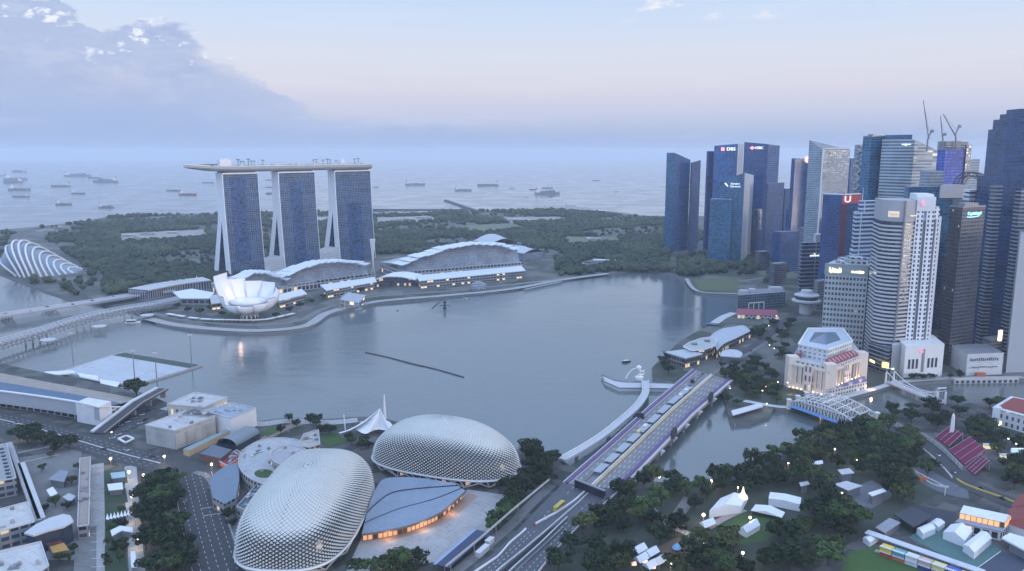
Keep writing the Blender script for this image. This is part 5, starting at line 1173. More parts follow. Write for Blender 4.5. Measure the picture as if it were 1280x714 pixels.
# seating bowl: steps down to the water, back wall towards us
st_ = thing('grandstand', G(80, 500), 'long curved grandstand with blue seats and a blank back wall facing inland', 'grandstand')
backp = smooth_px([(-60, 505), (0, 512), (50, 519), (98, 527), (126, 534)], 4)
bw = [G(x, y) for x, y in backp]; frp = smooth_px([(-60, 450), (0, 461), (60, 473), (120, 484), (185, 496)], 4); fw = [G(x, y) for x, y in frp]
k = len(bw); HB = 20
b = MB(); u = 0
for i in range(k - 1):
    L = (bw[i + 1] - bw[i]).length
    b.face([(bw[i].x, bw[i].y, 8.5), (bw[i + 1].x, bw[i + 1].y, 8.5), (bw[i + 1].x, bw[i + 1].y, HB), (bw[i].x, bw[i].y, HB)], 0, [(u, 0), (u + L, 0), (u + L, 12), (u, 12)])
    cin = [bw[i] + (fw[i] - bw[i]) * .06, bw[i + 1] + (fw[i + 1] - bw[i + 1]) * .06]
    b.face([(cin[0].x, cin[0].y, 3), (cin[1].x, cin[1].y, 3), (cin[1].x, cin[1].y, 8.5), (cin[0].x, cin[0].y, 8.5)], 1, [(u, 0), (u + L, 0), (u + L, 5.5), (u, 5.5)])
    b.face([(bw[i].x, bw[i].y, 8.5), (bw[i + 1].x, bw[i + 1].y, 8.5), (cin[1].x, cin[1].y, 8.5), (cin[0].x, cin[0].y, 8.5)], 1); u += L
b.build('back_wall', [plain('stand_wall', (.34, .36, .39), .6, var=.05), facade('stand_bays', (.30, .31, .33), (.03, .03, .04), fh=5.5, cw=8, hf=.85, wf=.78, lit=.02)], st_)
s = MB(); se = MB(); NR = 16
SEATB = plain('blue_seats', (.08, .13, .20), .7, var=.2, scale=.2); SEATM = plain('brown_seats', (.30, .26, .22), .8, var=.2, scale=.12)
for r in range(NR):
    t0, t1 = r / NR * .80, (r + 1) / NR * .80; z = HB - 1.2 - (HB - 6.5) * (r / NR)
    for i in range(k - 1):
        q = [bw[i] + (fw[i] - bw[i]) * t0, bw[i + 1] + (fw[i + 1] - bw[i + 1]) * t0, bw[i + 1] + (fw[i + 1] - bw[i + 1]) * t1, bw[i] + (fw[i] - bw[i]) * t1]
        (s if r < 8 else se).face([(a_.x, a_.y, z) for a_ in q], 0)
        (s if r < 8 else se).face([(q[3].x, q[3].y, z), (q[2].x, q[2].y, z), (q[2].x, q[2].y, z - (HB - 6.5) / NR), (q[3].x, q[3].y, z - (HB - 6.5) / NR)], 0)
s.build('upper_seats', [SEATB], st_); se.build('lower_seats', [SEATM], st_)
b = MB(); [b.bar(Vector((a_.x, a_.y, HB)), Vector((c_.x, c_.y, HB)), 2.2, 1.0) for a_, c_ in zip(bw, bw[1:])]; b.build('rim', [WHITE], st_)
e = [bw[-1], G(122, 534) + Vector((2, 0, 0))]
q0, q1, q2, q3 = G(98, 527) + Vector((0, -1.5, 0)), G(126, 533.5), G(163, 513), G(135, 506)
b = MB(); b.prism([q0, q1, q1 + Vector((3, 14, 0)), q0 + Vector((3, 14, 0))], 3.2, 20.5); b.build('end_tower', [plain('end_white', (.60, .61, .63), .55)], st_)
b = MB(); n_ = 8
for i in range(n_):
    a_ = q1 + (q2 - q1) * (i / n_) ; c_ = q1 + (q2 - q1) * ((i + 1) / n_); h0 = 20 - 14 * (i / n_); h1 = 20 - 14 * ((i + 1) / n_)
    b.face([(a_.x, a_.y, 3), (c_.x, c_.y, 3), (c_.x, c_.y, h1), (a_.x, a_.y, h0)], 0, [(i * 6, 0), (i * 6 + 6, 0), (i * 6 + 6, h1 - 3), (i * 6, h0 - 3)])
b.build('stair_side', [facade('stair_bays', (.62, .63, .65), (.05, .05, .06), fh=4.3, cw=6, hf=.6, wf=.6, lit=0)], st_)
b = MB(); b.bar(Vector((q1.x, q1.y, 20)), Vector((q2.x, q2.y, 5.5)), 3, 1.2); b.build('stair_rim', [WHITE], st_)
# sloping elevated ramp with a pale parapet
r0, r1 = G(118, 543), G(200, 497); vd = thing('elevated_ramp', r0, 'rising concrete ramp with a broad pale parapet right of the grandstand', 'ramp')
n_ = 12; P_ = [r0 + (r1 - r0) * (i / n_) for i in range(n_ + 1)]; zz_ = [4.5 + 7.5 * min(1, i / 7) for i in range(n_ + 1)]
lat_ = Vector((-(r1 - r0).y, (r1 - r0).x, 0)).normalized()
b = MB(); b.loft([[p + lat_ * 2 + Vector((0, 0, z)) - Vector((0, 0, 3)), p - lat_ * 9 + Vector((0, 0, z)) - Vector((0, 0, 3)), p - lat_ * 9 + Vector((0, 0, z - 1.4)) - Vector((0, 0, 3)), p + lat_ * 2 + Vector((0, 0, z - 1.4)) - Vector((0, 0, 3))] for p, z in zip(P_, zz_)], mat=0, top=0, bot=0); b.build('deck', [ASPH], vd)
b = MB(); [b.bar(P_[i] + lat_ * 2 + Vector((0, 0, zz_[i] - 3)), P_[i + 1] + lat_ * 2 + Vector((0, 0, zz_[i + 1] - 3)), 3.2, 1.2) for i in range(n_)]; b.build('parapet', [plain('parapet_pale', (.52, .53, .54), .7)], vd)
b = MB(); [b.bar(P_[i] - lat_ * 9 + Vector((0, 0, zz_[i] - 3)), P_[i + 1] - lat_ * 9 + Vector((0, 0, zz_[i + 1] - 3)), .5, 1.2) for i in range(n_)]; b.build('railing', [CONC], vd)
for i in range(3, n_ + 1, 3): MB().box(P_[i] - lat_ * 3.5, (2, 5, max(zz_[i] - 4.4, .5)), math.atan2((r1 - r0).y, (r1 - r0).x)).build('pier', [CONC], vd)
# avenue, junction and the road beside the front dome
strip('avenue', [(-40, 515), (30, 531), (96, 550), (150, 566), (205, 580), (240, 588)], 26, ASPH, 2)
strip('road', [(222, 584), (240, 594), (248, 622), (258, 660), (276, 720)], 27, ASPH, 3)
strip('side_road', [(243, 590), (262, 598), (281, 632), (302, 690), (312, 722)], 5, PAVE, 3)
strip('car_park_ground', [(118, 545), (150, 530), (180, 516), (205, 507)], 26, ASPH, 1)
def dashes(name, pxline, off, n_, ln, wd, mat=None, layer=5, gap=.5, z=3.0):
    zz_0 = lift_z(z, layer); c = [G(x, y, zz_0) for x, y in smooth_px(pxline, 8)]; cum = [0]
    for a_, b_ in zip(c, c[1:]): cum.append(cum[-1] + (b_ - a_).length)
    b = MB()
    def at(s):
        for i in range(len(c) - 1):
            if cum[i + 1] >= s: break
        t = (s - cum[i]) / max(cum[i + 1] - cum[i], 1e-6); d = (c[i + 1] - c[i]).normalized(); nn = Vector((-d.y, d.x, 0)); return c[i] + (c[i + 1] - c[i]) * t + nn * off, nn
    s = 0
    while s + ln < cum[-1]:
        (p, nn), (q, n2) = at(s), at(s + ln); b.face([p + nn * wd / 2, p - nn * wd / 2, q - n2 * wd / 2, q + n2 * wd / 2], 0); s += ln + gap
    return tag(b.build(name, mat or LINE, base=(0, 0, 0)), kind='structure')
RD = [(240, 594), (248, 622), (258, 660), (276, 720)]
for o in (-9, -4.5, 0, 4.5, 9): dashes('lane_marking', RD, o, 0, 2.6, .3, gap=4.0)
for o in (-13, 13): dashes('road_edge_line', RD, o, 0, 6, .3, gap=.05)
AV = [(-40, 515), (30, 531), (96, 550), (150, 566), (205, 580)]
for o in (-8, -4, 4, 8): dashes('lane_marking', AV, o, 0, 2.6, .3, gap=5)
dashes('median_line', AV, 0, 0, 8, 1.4, PALE, gap=.05)
for y0 in (636, 645): strip('stop_line', [(247 + (y0 - 622) * .28, y0), (285 + (y0 - 622) * .30, y0 - 6)], .6, LINE, 5, k=2)
# long park strips in the lower left
strip('paved_walk', [(121, 580), (121, 640), (121, 722)], 9, PAVEL, 2)
strip('paved_walk_east', [(163, 582), (166, 640), (172, 722)], 8, PAVEL, 2)
bpy.data.objects['paved_walk_east'].name = 'paved_walk.001'
for i, (a_, b_) in enumerate(((588, 604), (610, 628), (632, 646), (652, 676), (682, 718))):
    sheet('park_lawn', [(131, a_), (157, a_), (160, b_), (131, b_)], plain('park_grass', (.035, .06, .03), .95, var=.2, scale=.1), 2)
for i in range(26):
    y = 584 + i * 5.2
    q0, q1 = G(114.5, y, 3.3), G(127.5, y, 3.3)
    if i % 2 == 0: tag(MB().bar(q0, q1, .5, .15).build('paving_joint', [PALE]), kind='structure')
PVW = [('white_tent', 'flat white pavilion on the first park lawn', [(134, 606), (153, 604), (154, 612), (136, 614)], WHITE, 4), ('pavilion', 'pale teal pavilion at the head of the park strip', [(138, 592), (156, 590), (157, 597), (140, 599)], plain('pale_teal', (.30, .42, .45), .5), 4),
       ('white_tent', 'white gabled tent on the fourth park lawn', [(138, 664), (150, 658), (166, 660), (166, 666), (152, 664), (140, 671)], WHITE, 4), ('white_tent', 'narrow white tent at the lower end of the park strip', [(163, 690), (169, 690), (171, 710), (164, 710)], WHITE, 4)]
for nm, l, px, mt, h in PVW: canopy(l, px, h, .5, mt, GREYM, 1.2, name=nm, cat='pavilion')
zg = thing('zigzag_canopy', G(150, 644), 'white zigzag edged canopy crossing the park lawns', 'canopy'); b = MB()
for i in range(8):
    x = 132 + i * 4.4; b.face([G(x, 649 - i * .9, 6), G(x + 2.2, 642 - i * .9, 7.4), G(x + 4.4, 648 - i * .9, 6), G(x + 4, 650 - i * .9, 5.6)], 0)
b.build('folded_roof', [WHITE], zg)
for i in range(4): q = G(134 + i * 9, 648 - i * 2); MB().box(q, (.4, .4, 3.2)).build('post', [GREYM], zg)
# shopping podium roofs at far left
BEIGE = plain('beige_roof', (.48, .48, .46), .7, var=.1, scale=.06, grid=4, stain=.35); MALLW = facade('mall_wall', (.25, .26, .28), (.05, .06, .08), fh=4.5, cw=5, hf=.5, wf=.8, lit=.08, les=.5)
block('podium_building', 'plain cream roofed podium, upper of the two at the left edge', 'building', [(-40, 648), (35, 628), (43, 653), (-40, 676)], 12, MALLW, BEIGE)
block('podium_building', 'plain cream roofed podium, lower of the two at the left edge', 'building', [(-40, 700), (51, 678), (61, 708), (40, 724), (-40, 736)], 12, MALLW, BEIGE)
gr_ = block('grid_roof_building', 'grey roof with rows of small skylights at the left edge', 'building', [(-40, 566), (8, 555), (20, 598), (-40, 610)], 12, MALLW, plain('grid_roof', (.28, .29, .29), .8, var=.1))
b = MB()
for i in range(9):
    q = G(7 + 1.25 * i, 561 + 4.4 * i, 15.6); b.box((q.x - 3, q.y, 15.2), (2.4, 2.0, .8))
tag(b.build('skylights', [DGLASS], gr_), kind='stuff')
cv = thing('curved_roof_hall', G(62, 660), 'hall with a pale leaf shaped roof and dark glass front', 'building')
lp_ = [(30, 667), (45, 656), (62, 648), (79, 643), (88, 645), (92, 652), (80, 659), (60, 664), (42, 670)]
rp_ = GL(lp_, 15); MB().prism([(q.x, q.y) for q in rp_], 14.4, 15.4, bottom=True).build('roof', [plain('leaf_roof', (.46, .47, .48), .6, var=.06)], cv)
c = sum(rp_, Vector()) / len(rp_); MB().prism([(c.x + (q.x - c.x) * .93, c.y + (q.y - c.y) * .93) for q in rp_], 3, 14.3).build('glass_wall', [DGLASS], cv)
for l, px, w, h in (('long straight grey skybridge beam along the left roofs', [(12, 556), (48, 655)], 3.5, 10), ('second pale skybridge beam parallel to it', [(27, 582), (52, 652)], 4.5, 10)):
    a_, b_ = G(*px[0], h), G(*px[1], h); t_ = thing('sky_bridge', (a_.x, a_.y, 3), l, 'footbridge', 'straight footbridges over the garden court'); MB().bar(a_, b_, w, 2.2).build('deck', [PALE if w > 4 else CONC], t_)
    for u in (.02, .35, .68, .98): q = a_ + (b_ - a_) * u; MB().box((q.x, q.y, 3), (1.2, 1.2, h - 3)).build('pier', [CONC], t_)
block('brown_deck', 'long brown timber roof deck beside the paved walk', 'deck', [(100, 574), (113, 572), (111, 657), (97, 659)], 8, MALLW, plain('timber_deck', (.30, .25, .22), .8, var=.12, scale=.3))
sheet('court_paving', [(24, 572), (102, 560), (98, 700), (60, 700)], PAVE, 1)
strip('parallel_walk', [(108, 660), (107, 690), (106, 722)], 11, PAVE, 2)
for l, px, h, mt in (('dark tensile canopy in the garden court', [(60, 600), (75, 588), (86, 590), (80, 603)], 5, plain('tensile_grey', (.22, .23, .27), .6)), ('white sail canopy in the garden court', [(58, 613), (66, 609), (72, 617), (63, 622)], 5, WHITE), ('orange roofed kiosk below the leaf roofed hall', [(62, 684), (80, 679), (86, 688), (66, 692)], 4, plain('orange_roof', (.42, .24, .06), .6)), ('dark red roofed kiosk under the leaf roofed hall', [(54, 672), (74, 671), (78, 679), (58, 682)], 4, plain('dark_red_roof', (.16, .05, .05), .6)),
                     ('pale planter ring canopy in the garden court', [(78, 622), (86, 617), (95, 621), (88, 628)], 4, PALE)):
    canopy(l, px, h, .4, mt, GREYM, 1.5, name='court_canopy', cat='canopy')
for i, (y0, y1) in enumerate(((566, 556), (579, 568))): strip('hedge_path', [(22, y0), (75, y1)], 2.2, PAVEL, 3)
# ================================================================== BRIDGES
PURP = plain('purple_barrier', (.115, .065, .17), .6, var=.15, scale=.5)
def deck_solid(par, name, L, R, zt, thick, mat):
    b = MB()
    b.loft([[a_ + Vector((0, 0, 0)), c_, c_ - Vector((0, 0, thick)), a_ - Vector((0, 0, thick))] for a_, c_ in zip(L, R)], mat=0, top=0, bot=0)
    return b.build(name, [mat], par)
ZB = 8.0
Lp = [(704, 604), (760, 555), (812, 508), (866, 462)]; Rp = [(778, 612), (826, 562), (868, 518), (916, 476)]
def lerp_px(pts, n_):
    out = []
    for i in range(n_ + 1):
        x = i / n_ * (len(pts) - 1); j = min(int(x), len(pts) - 2); t = x - j; out.append((pts[j][0] + (pts[j + 1][0] - pts[j][0]) * t, pts[j][1] + (pts[j + 1][1] - pts[j][1]) * t))
    return out
LW = [G(x, y, ZB) for x, y in lerp_px(Lp, 24)]; RW = [G(x, y, ZB) for x, y in lerp_px(Rp, 24)]
BRDECK = plain('bridge_asphalt', (.19, .185, .19), .8, var=.14, scale=.08, stain=.4)
br = thing('road_bridge', (LW[12] + RW[12]) / 2 - Vector((0, 0, ZB)), 'wide low road bridge across the bay mouth edged with purple barriers', 'bridge')
deck_solid(br, 'deck', LW, RW, ZB, 2.2, BRDECK)
def across(i, t): return LW[i] + (RW[i] - LW[i]) * t
def rail_on(par, name, t, w, h, mat, i0=0, i1=24, dz=0.0):
    b = MB()
    for i in range(i0, i1): b.bar(across(i, t) + Vector((0, 0, dz)), across(i + 1, t) + Vector((0, 0, dz)), w, h)
    return b.build(name, [mat], par)
rail_on(br, 'purple_barrier', .065, 2.2, 1.3, PURP, dz=.02); rail_on(br, 'purple_barrier', .90, 2.6, 1.3, PURP, dz=.02); rail_on(br, 'parapet', .006, .8, 1.2, PALE); rail_on(br, 'parapet', .994, .9, 1.2, PALE)
rail_on(br, 'pale_footway', .955, 2.4, .25, PALE); rail_on(br, 'pale_footway', .10, 1.2, .3, PALE, dz=.01)
rail_on(br, 'median_barrier', .48, .9, 1.1, WHITE, dz=.01); rail_on(br, 'yellow_barrier', .525, .8, 1.0, plain('yellow_cream', (.58, .45, .20), .6, var=.1), dz=.01); rail_on(br, 'median_strip', .50, 2.6, .12, PALE); rail_on(br, 'lane_barrier', .30, .5, .9, GREYM, dz=.01)
lm = MB()
for i in range(24):
    for t in (.20, .60, .68, .76, .84):
        a_, c_ = across(i, t) + Vector((0, 0, .03)), across(i, t) * .62 + across(i + 1, t) * .38 + Vector((0, 0, .03)); s = (RW[i] - LW[i]).normalized() * .22
        lm.face([a_ - s, a_ + s, c_ + s, c_ - s], 0)
lm.build('lane_markings', [LINE], br)
for i in range(2, 24, 3):
    b = MB(); c = across(i, 1.0); d = (RW[i] - LW[i]).normalized(); al = Vector((-d.y, d.x, 0))
    b.loft([[c + al * 2 - Vector((0, 0, .6)), c - al * 2 - Vector((0, 0, .6)), c - al * 2 - Vector((0, 0, 5)), c + al * 2 - Vector((0, 0, 5))], [c + d * 3.2 + al * .8 - Vector((0, 0, .6)), c + d * 3.2 - al * .8 - Vector((0, 0, .6)), c + d * 3.2 - al * .8 - Vector((0, 0, 1.2)), c + d * 3.2 + al * .8 - Vector((0, 0, 1.2))]], mat=0, top=0, bot=0); b.build('pier_bracket', [PALE], br)
    b = MB(); p0, p1 = across(i, .03), across(i, .97); b.bar(p0 - Vector((0, 0, 9.5)), p1 - Vector((0, 0, 9.5)), 3.4, 7.2); b.build('pier_wall', [CONC], br)
# lane of grey roofed covers
for k in range(9):
    i = 2 + k * 2.1; j = int(i); f = i - j
    p = across(j, .385) * (1 - f) + across(j + 1, .385) * f; q = across(j + 1, .385) * (1 - f) + across(j + 2, .385) * f; q = p + (q - p) * 1.7
    t_ = thing('trackside_shelter', p, 'long low grey panel roofed shelter standing in the left lane of the bridge', 'shelter', 'grey shelters in a row along the bridge')
    MB().bar(p + Vector((0, 0, 2.6)), q + Vector((0, 0, 2.6)), 6.0, .3).build('roof', [plain('panel_grey', (.30, .33, .36), .5, var=.1)], t_)
    for u in (.1, .9): c = p + (q - p) * u; MB().box(c, (.4, 4.5, 2.6), math.atan2((q - p).y, (q - p).x)).build('frame', [GREYM], t_)
# gantry, screens, vehicles
ga, gb = G(719, 611, 7), G(756, 626, 7); gt_ = thing('gantry_screen', (ga + gb) / 2, 'wide dark screen gantry spanning the road at the near bridge end', 'gantry')
MB().bar(Vector((ga.x, ga.y, 8.5)), Vector((gb.x, gb.y, 8.5)), 1.6, 5).build('screen', [plain('screen_black', (.018, .02, .03), .35)], gt_)
for p in (ga, gb): MB().box((p.x, p.y, 3), (1, 1, 7)).build('leg', [GREYM], gt_)
MB().bar(Vector((ga.x, ga.y, 13.5)), Vector((gb.x, gb.y, 13.5)), 2.0, .6).build('walkway', [GREYM], gt_)
def disc_screen(px, py, label):
    p = G(px, py, ZB); t_ = thing('trackside_screen', p, label, 'screen', 'round backed screens on the right bridge barrier')
    b = MB(); b.lathe([(.1, 0), (4.2, 0), (4.6, .6), (4.2, 1.4), (.1, 1.4)], (0, 0, 0), 16); b.v = [(p.x + v[0] * .65 + v[2], p.y + v[0] * .75, p.z + 5.4 + v[1]) for v in b.v]; b.build('disc', [DARKM], t_)
    MB().box(p, (.7, .7, 2.4)).build('post', [GREYM], t_); MB().box((p.x, p.y, p.z + .4), (3, 3, .8), .7).build('base', [PURP], t_)
disc_screen(841, 549, 'round dark trackside screen on the right barrier, nearer the camera'); disc_screen(887, 503, 'round dark trackside screen on the right barrier, farther along the bridge')
def vehicle(kind, loc, ang, col, label, group=None, L=4.4, Wd=1.8, Hh=1.5):
    t_ = thing(kind, loc, label, {'parked_car': 'car', 'car': 'car', 'truck': 'truck', 'bus': 'bus', 'van': 'van'}.get(kind, kind), group)
    fwd = Vector((math.cos(ang), math.sin(ang), 0)); sd = Vector((-fwd.y, fwd.x, 0)); o = Vector(loc)
    def ring(x, w, z0, z1): c = o + fwd * x; return [c + sd * w / 2 + Vector((0, 0, z0)), c - sd * w / 2 + Vector((0, 0, z0)), c - sd * w / 2 + Vector((0, 0, z1)), c + sd * w / 2 + Vector((0, 0, z1))]
    b = MB()
    if kind in ('parked_car', 'car'):
        b.loft([ring(-L / 2, Wd * .9, .3, .8), ring(-L * .42, Wd, .25, .95), ring(L * .3, Wd, .25, .9), ring(L / 2, Wd * .85, .3, .65)], mat=0, top=0, bot=0); b.build('body', [col], t_)
        c = MB(); c.loft([ring(-L * .42, Wd * .86, .9, 1.0), ring(-L * .26, Wd * .82, .9, Hh), ring(L * .08, Wd * .82, .9, Hh), ring(L * .26, Wd * .86, .88, .95)], mat=0, top=0, bot=0); c.build('cabin', [DGLASS], t_)
    elif kind == 'bus':
        b.loft([ring(-L / 2, Wd, .4, Hh), ring(L / 2, Wd, .4, Hh)], mat=0, top=0, bot=0); b.build('body', [col], t_)
        c = MB(); c.loft([ring(-L / 2 + .4, Wd + .06, Hh * .45, Hh * .78), ring(L / 2 - .4, Wd + .06, Hh * .45, Hh * .78)], mat=0, top=0, bot=0); c.build('window_band', [DGLASS], t_)
    else:
        b.loft([ring(-L / 2, Wd, .7, Hh), ring(L * .22, Wd, .7, Hh)], mat=0, top=0, bot=0); b.build('cargo_box', [col], t_)
        c = MB(); c.loft([ring(L * .24, Wd * .95, .5, Hh * .75), ring(L * .42, Wd * .95, .5, Hh * .72), ring(L / 2, Wd * .9, .5, Hh * .4)], mat=0, top=0, bot=0); c.build('cab', [WHITE], t_)
        MB().bar(o - fwd * L / 2 + Vector((0, 0, .45)), o + fwd * L / 2 + Vector((0, 0, .45)), Wd * .6, .25).build('chassis', [DARKM], t_)
    for x in (-L * .3, L * .3):
        for s in (-1, 1):
            w = MB(); c = o + fwd * x + sd * (s * Wd * .46) + Vector((0, 0, .36)); w.tube([c - sd * .12, c + sd * .12], .36 if L < 6 else .5, 8); w.build('wheel', [DARKM], t_)
    return t_
bang = math.atan2((LW[24] - LW[0]).y, (LW[24] - LW[0]).x)
CY = plain('cream_truck', (.58, .47, .26), .5); CW = plain('car_white', (.6, .61, .63), .35, var=.02); CB = plain('car_black', (.02, .02, .025), .3, var=.02); CS = plain('car_silver', (.34, .35, .37), .3, metal=.4, var=.02); CRD = plain('car_red', (.30, .03, .03), .35, var=.02)
for px, py, k, c, l in ((799, 543, 'truck', CY, 'cream lorry on the bridge beside the grey shelters'), (807, 536, 'truck', CW, 'white lorry just ahead of the cream lorry'), (851, 497, 'truck', CW, 'white lorry in the far half of the bridge, nearer of two'), (858, 491, 'truck', CW, 'white lorry in the far half of the bridge, farther of two'), (866, 478, 'van', CB, 'dark van near the far end of the bridge')):
    vehicle(k if k != 'van' else 'truck', G(px, py, ZB + .02), bang, c, l, 'lorries on the bridge', 9, 2.6, 3.8)
tag(MB().box(G(800, 523, ZB), (7, 2, 5), bang + 1.57).build('dark_signboard', [DARKM]), 'dark board standing on the left purple barrier of the bridge', 'signboard')
for px, py, c, l in ((822, 520, CS, 'silver car'), (834, 507, CB, 'black car'), (878, 468, CB, 'black car'), (884, 463, CS, 'silver car'), (872, 471, CW, 'white car'), (862, 483, CB, 'black car')):
    vehicle('car', G(px, py, ZB + .02), bang, c, l + ' among the traffic on the far half of the bridge', 'cars on the bridge')
# jubilee footbridge: slender white curve
jp = smooth_px([(703, 574), (725, 562), (752, 545), (776, 526), (796, 508), (806, 493), (807, 483), (806, 476)], 6)
jb = thing('curved_footbridge', G(790, 512, 0), 'slim white curved footbridge sweeping beside the road bridge', 'footbridge')
L_, R_ = strip_pts(jp, 6.5, 6.0); deck_solid(jb, 'deck', L_, R_, 6, 1.6, PALE)
for side in (L_, R_):
    b = MB(); [b.bar(a_, c_, .35, 1.1) for a_, c_ in zip(side, side[1:])]; b.build('railing', [WHITE], jb)
for i in range(5, len(jp) - 3, 9): c = (L_[i] + R_[i]) / 2; MB().tube([(c.x, c.y, -1), (c.x, c.y, 4.6)], [1.2, 1.8], 8).build('pier', [CONC], jb)
# merlion park: pier, statue, fountain base
mp = GL([(752, 469), (768, 476), (780, 478), (846, 480), (848, 487), (792, 486), (774, 486), (756, 478)], 2.6)
t_ = thing('viewing_pier', mp[0], 'low pale viewing pier in front of the statue by the road bridge', 'pier'); MB().prism([(q.x, q.y) for q in mp], -1, 2.6).build('deck', [PALE], t_)
b = MB(); [b.bar(a_, c_, .3, 1.1) for a_, c_ in zip(mp, mp[1:] + mp[:1])]; b.build('railing', [GREYM], t_)
q = G(799, 472, 2); ml = thing('lion_fish_statue', q, 'white statue with a lion head and fish tail facing the bay', 'statue')
STW = plain('statue_white', (.70, .70, .70), .6, var=.06)
MB().lathe([(4.5, -3), (4.5, 1), (3.4, 1.6), (2.6, 2.0)], q, 14).build('wave_base', [STW], ml)
MB().tube([q + Vector((0, 0, 2)), q + Vector((1.4, .5, 3.6)), q + Vector((1.0, .3, 6)), q + Vector((-.2, 0, 8.4)), q + Vector((-.6, -.1, 10))], [2.0, 1.9, 1.7, 1.9, 1.4], 10).build('fish_body', [STW], ml)
MB().tube([q + Vector((1.4, .6, 3)), q + Vector((4, 1.4, 2.8)), q + Vector((5, 1.8, 5)), q + Vector((4.2, 1.5, 6.6))], [1.4, 1.0, .8, 1.5], 8).build('tail_fin', [STW], ml)
MB().lathe([(.4, 0), (2.3, .6), (2.7, 2.0), (2.2, 3.4), (.9, 4.2)], q + Vector((-.6, -.1, 8.6)), 10).build('mane', [STW], ml)
MB().tube([q + Vector((-1.6, -.4, 10.4)), q + Vector((-3.4, -.8, 10.1))], [1.5, .9], 8).build('muzzle', [STW], ml)
jet = [q + Vector((-3.4 - 11 * t, -.8 - 3 * t, 10.0 + 1.5 * t - 11.5 * t * t)) for t in [i / 8 for i in range(9)]]
MB().tube(jet, [.25 + .06 * i for i in range(9)], 5).build('water_jet', [plain('spray', (.62, .66, .7), .6)], ml)
# terrace restaurants with curved roofs behind the statue
GLW = facade('shopfront', (.25, .24, .24), (.07, .06, .06), fh=5, cw=4, hf=.75, wf=.85, lit=.18, litcol=(1, .75, .45), les=.6)
canopy('flat grey roofed pavilion beside the viewing pier', [(831, 441), (856, 437.5), (879, 443.5), (857, 449)], 11, 1.0, plain('one_roof', (.42, .44, .46), .6, var=.05), GLW, 3, name='waterfront_pavilion', cat='pavilion')
bp_ = [(854, 434), (862, 429), (876, 424), (890, 422), (896, 426), (894, 433), (880, 438), (864, 439)]
t_ = canopy('boat shaped pale roof with rooftop plant between the two other waterfront roofs', bp_, 13, 1.4, plain('boat_roof', (.38, .40, .39), .7, var=.15, scale=.2), GLW, 3, name='waterfront_pavilion', cat='pavilion')
b = MB(); p_ = GL(bp_, 17.4); [b.bar(x, y, .8, 1.3) for x, y in zip(p_, p_[1:] + p_[:1])]; b.build('rim', [WHITE], t_)
for x, y in ((868, 431), (884, 427)): q = G(x, y, 17.5); MB().box(q, (6, 4, 2.2)).build('roof_unit', [GREYM], t_)
t_ = thing('waterfront_pavilion', G(912, 436), 'large smooth curved roof sweeping up behind the boat shaped roof', 'pavilion')
e1 = [G(x, y, 10) for x, y in smooth_px([(896, 441), (905, 432), (920, 425), (938, 416)], 5)]; e2 = [G(x, y, 7) for x, y in smooth_px([(886, 425), (892, 418), (905, 412), (922, 410)], 5)]
MB().grid(lambda u, v: (lambda i, f: (e1[i] * (1 - f) + e1[i + 1] * f) * (1 - v) + (e2[i] * (1 - f) + e2[i + 1] * f) * v + Vector((0, 0, 6 * math.sin(math.pi * (v * .8 + .1)))))(min(int(u * (len(e1) - 1)), len(e1) - 2), u * (len(e1) - 1) - min(int(u * (len(e1) - 1)), len(e1) - 2)), 15, 10).build('curved_roof', [plain('one_curve', (.40, .43, .47), .5, var=.05)], t_, smooth=True)
b = MB(); u = 0
for a_, c_ in zip(e1, e1[1:]): b.face([(a_.x, a_.y, 3), (c_.x, c_.y, 3), (c_.x, c_.y, 12), (a_.x, a_.y, 12)], 0, [(u, 0), (u + 9, 0), (u + 9, 9), (u, 9)]); u += 9
b.build('glass_front', [GLW], t_)
t_ = canopy('round pale porch roof at the far end of the bridge', arc_px(914, 444, 14, 6, 160, 400), 7, 1.2, plain('porch', (.48, .49, .51), .6), GREYM, 4, name='porch_roof', cat='canopy')
# pier hall with red roof and the glass hotel behind it
t_ = thing('pier_hall', G(948, 396), 'low hall with a long red pitched roof and a white arcade on the water', 'hall')
a_, c_ = G(921, 398), G(974, 400); d = c_ - a_; bk = Vector((8, 34, 0))
rt_ = MB(); z0, z1 = 8.5, 13.5
A_, B_, C_, D2 = a_, c_, c_ + bk, a_ + bk; M1, M2 = (A_ + D2) / 2, (B_ + C_) / 2
v = lambda p, z: (p.x, p.y, z)
rt_.face([v(A_, z0), v(B_, z0), v(M2 - d * .06, z1), v(M1 + d * .06, z1)], 0); rt_.face([v(C_, z0), v(D2, z0), v(M1 + d * .06, z1), v(M2 - d * .06, z1)], 0); rt_.face([v(A_, z0), v(M1 + d * .06, z1), v(D2, z0)], 0); rt_.face([v(B_, z0), v(C_, z0), v(M2 - d * .06, z1)], 0)
rt_.build('roof', [plain('crimson_roof', (.26, .05, .08), .6, var=.12, scale=.2)], t_)
w = MB(); w.prism([A_ + d * .02 + Vector((0, 1, 0)), B_ - d * .02 + Vector((0, 1, 0)), C_ - d * .02 + Vector((0, -1, 0)), D2 + d * .02 + Vector((0, -1, 0))], 2, z0 - .1); w.build('wall', [facade('dark_arcade', (.3, .3, .3), (.06, .05, .05), fh=6.5, cw=5, hf=.75, wf=.7, lit=.15, les=.6)], t_)
for i in range(9):
    c0_, c1_ = a_ + d * (i / 9 + .005), a_ + d * ((i + 1) / 9 - .005); ar = [c0_ + (c1_ - c0_) * (.5 - .5 * math.cos(math.pi * k / 8)) + Vector((0, -1.5, 3.2 * math.sin(math.pi * k / 8) + .8)) for k in range(9)]
    MB().tube(ar, .5, 5).build('arch', [WHITE], t_)
t_ = thing('glass_hotel', G(952, 385), 'low glass grid hotel with a white portal frame behind the red roofed hall', 'hotel')
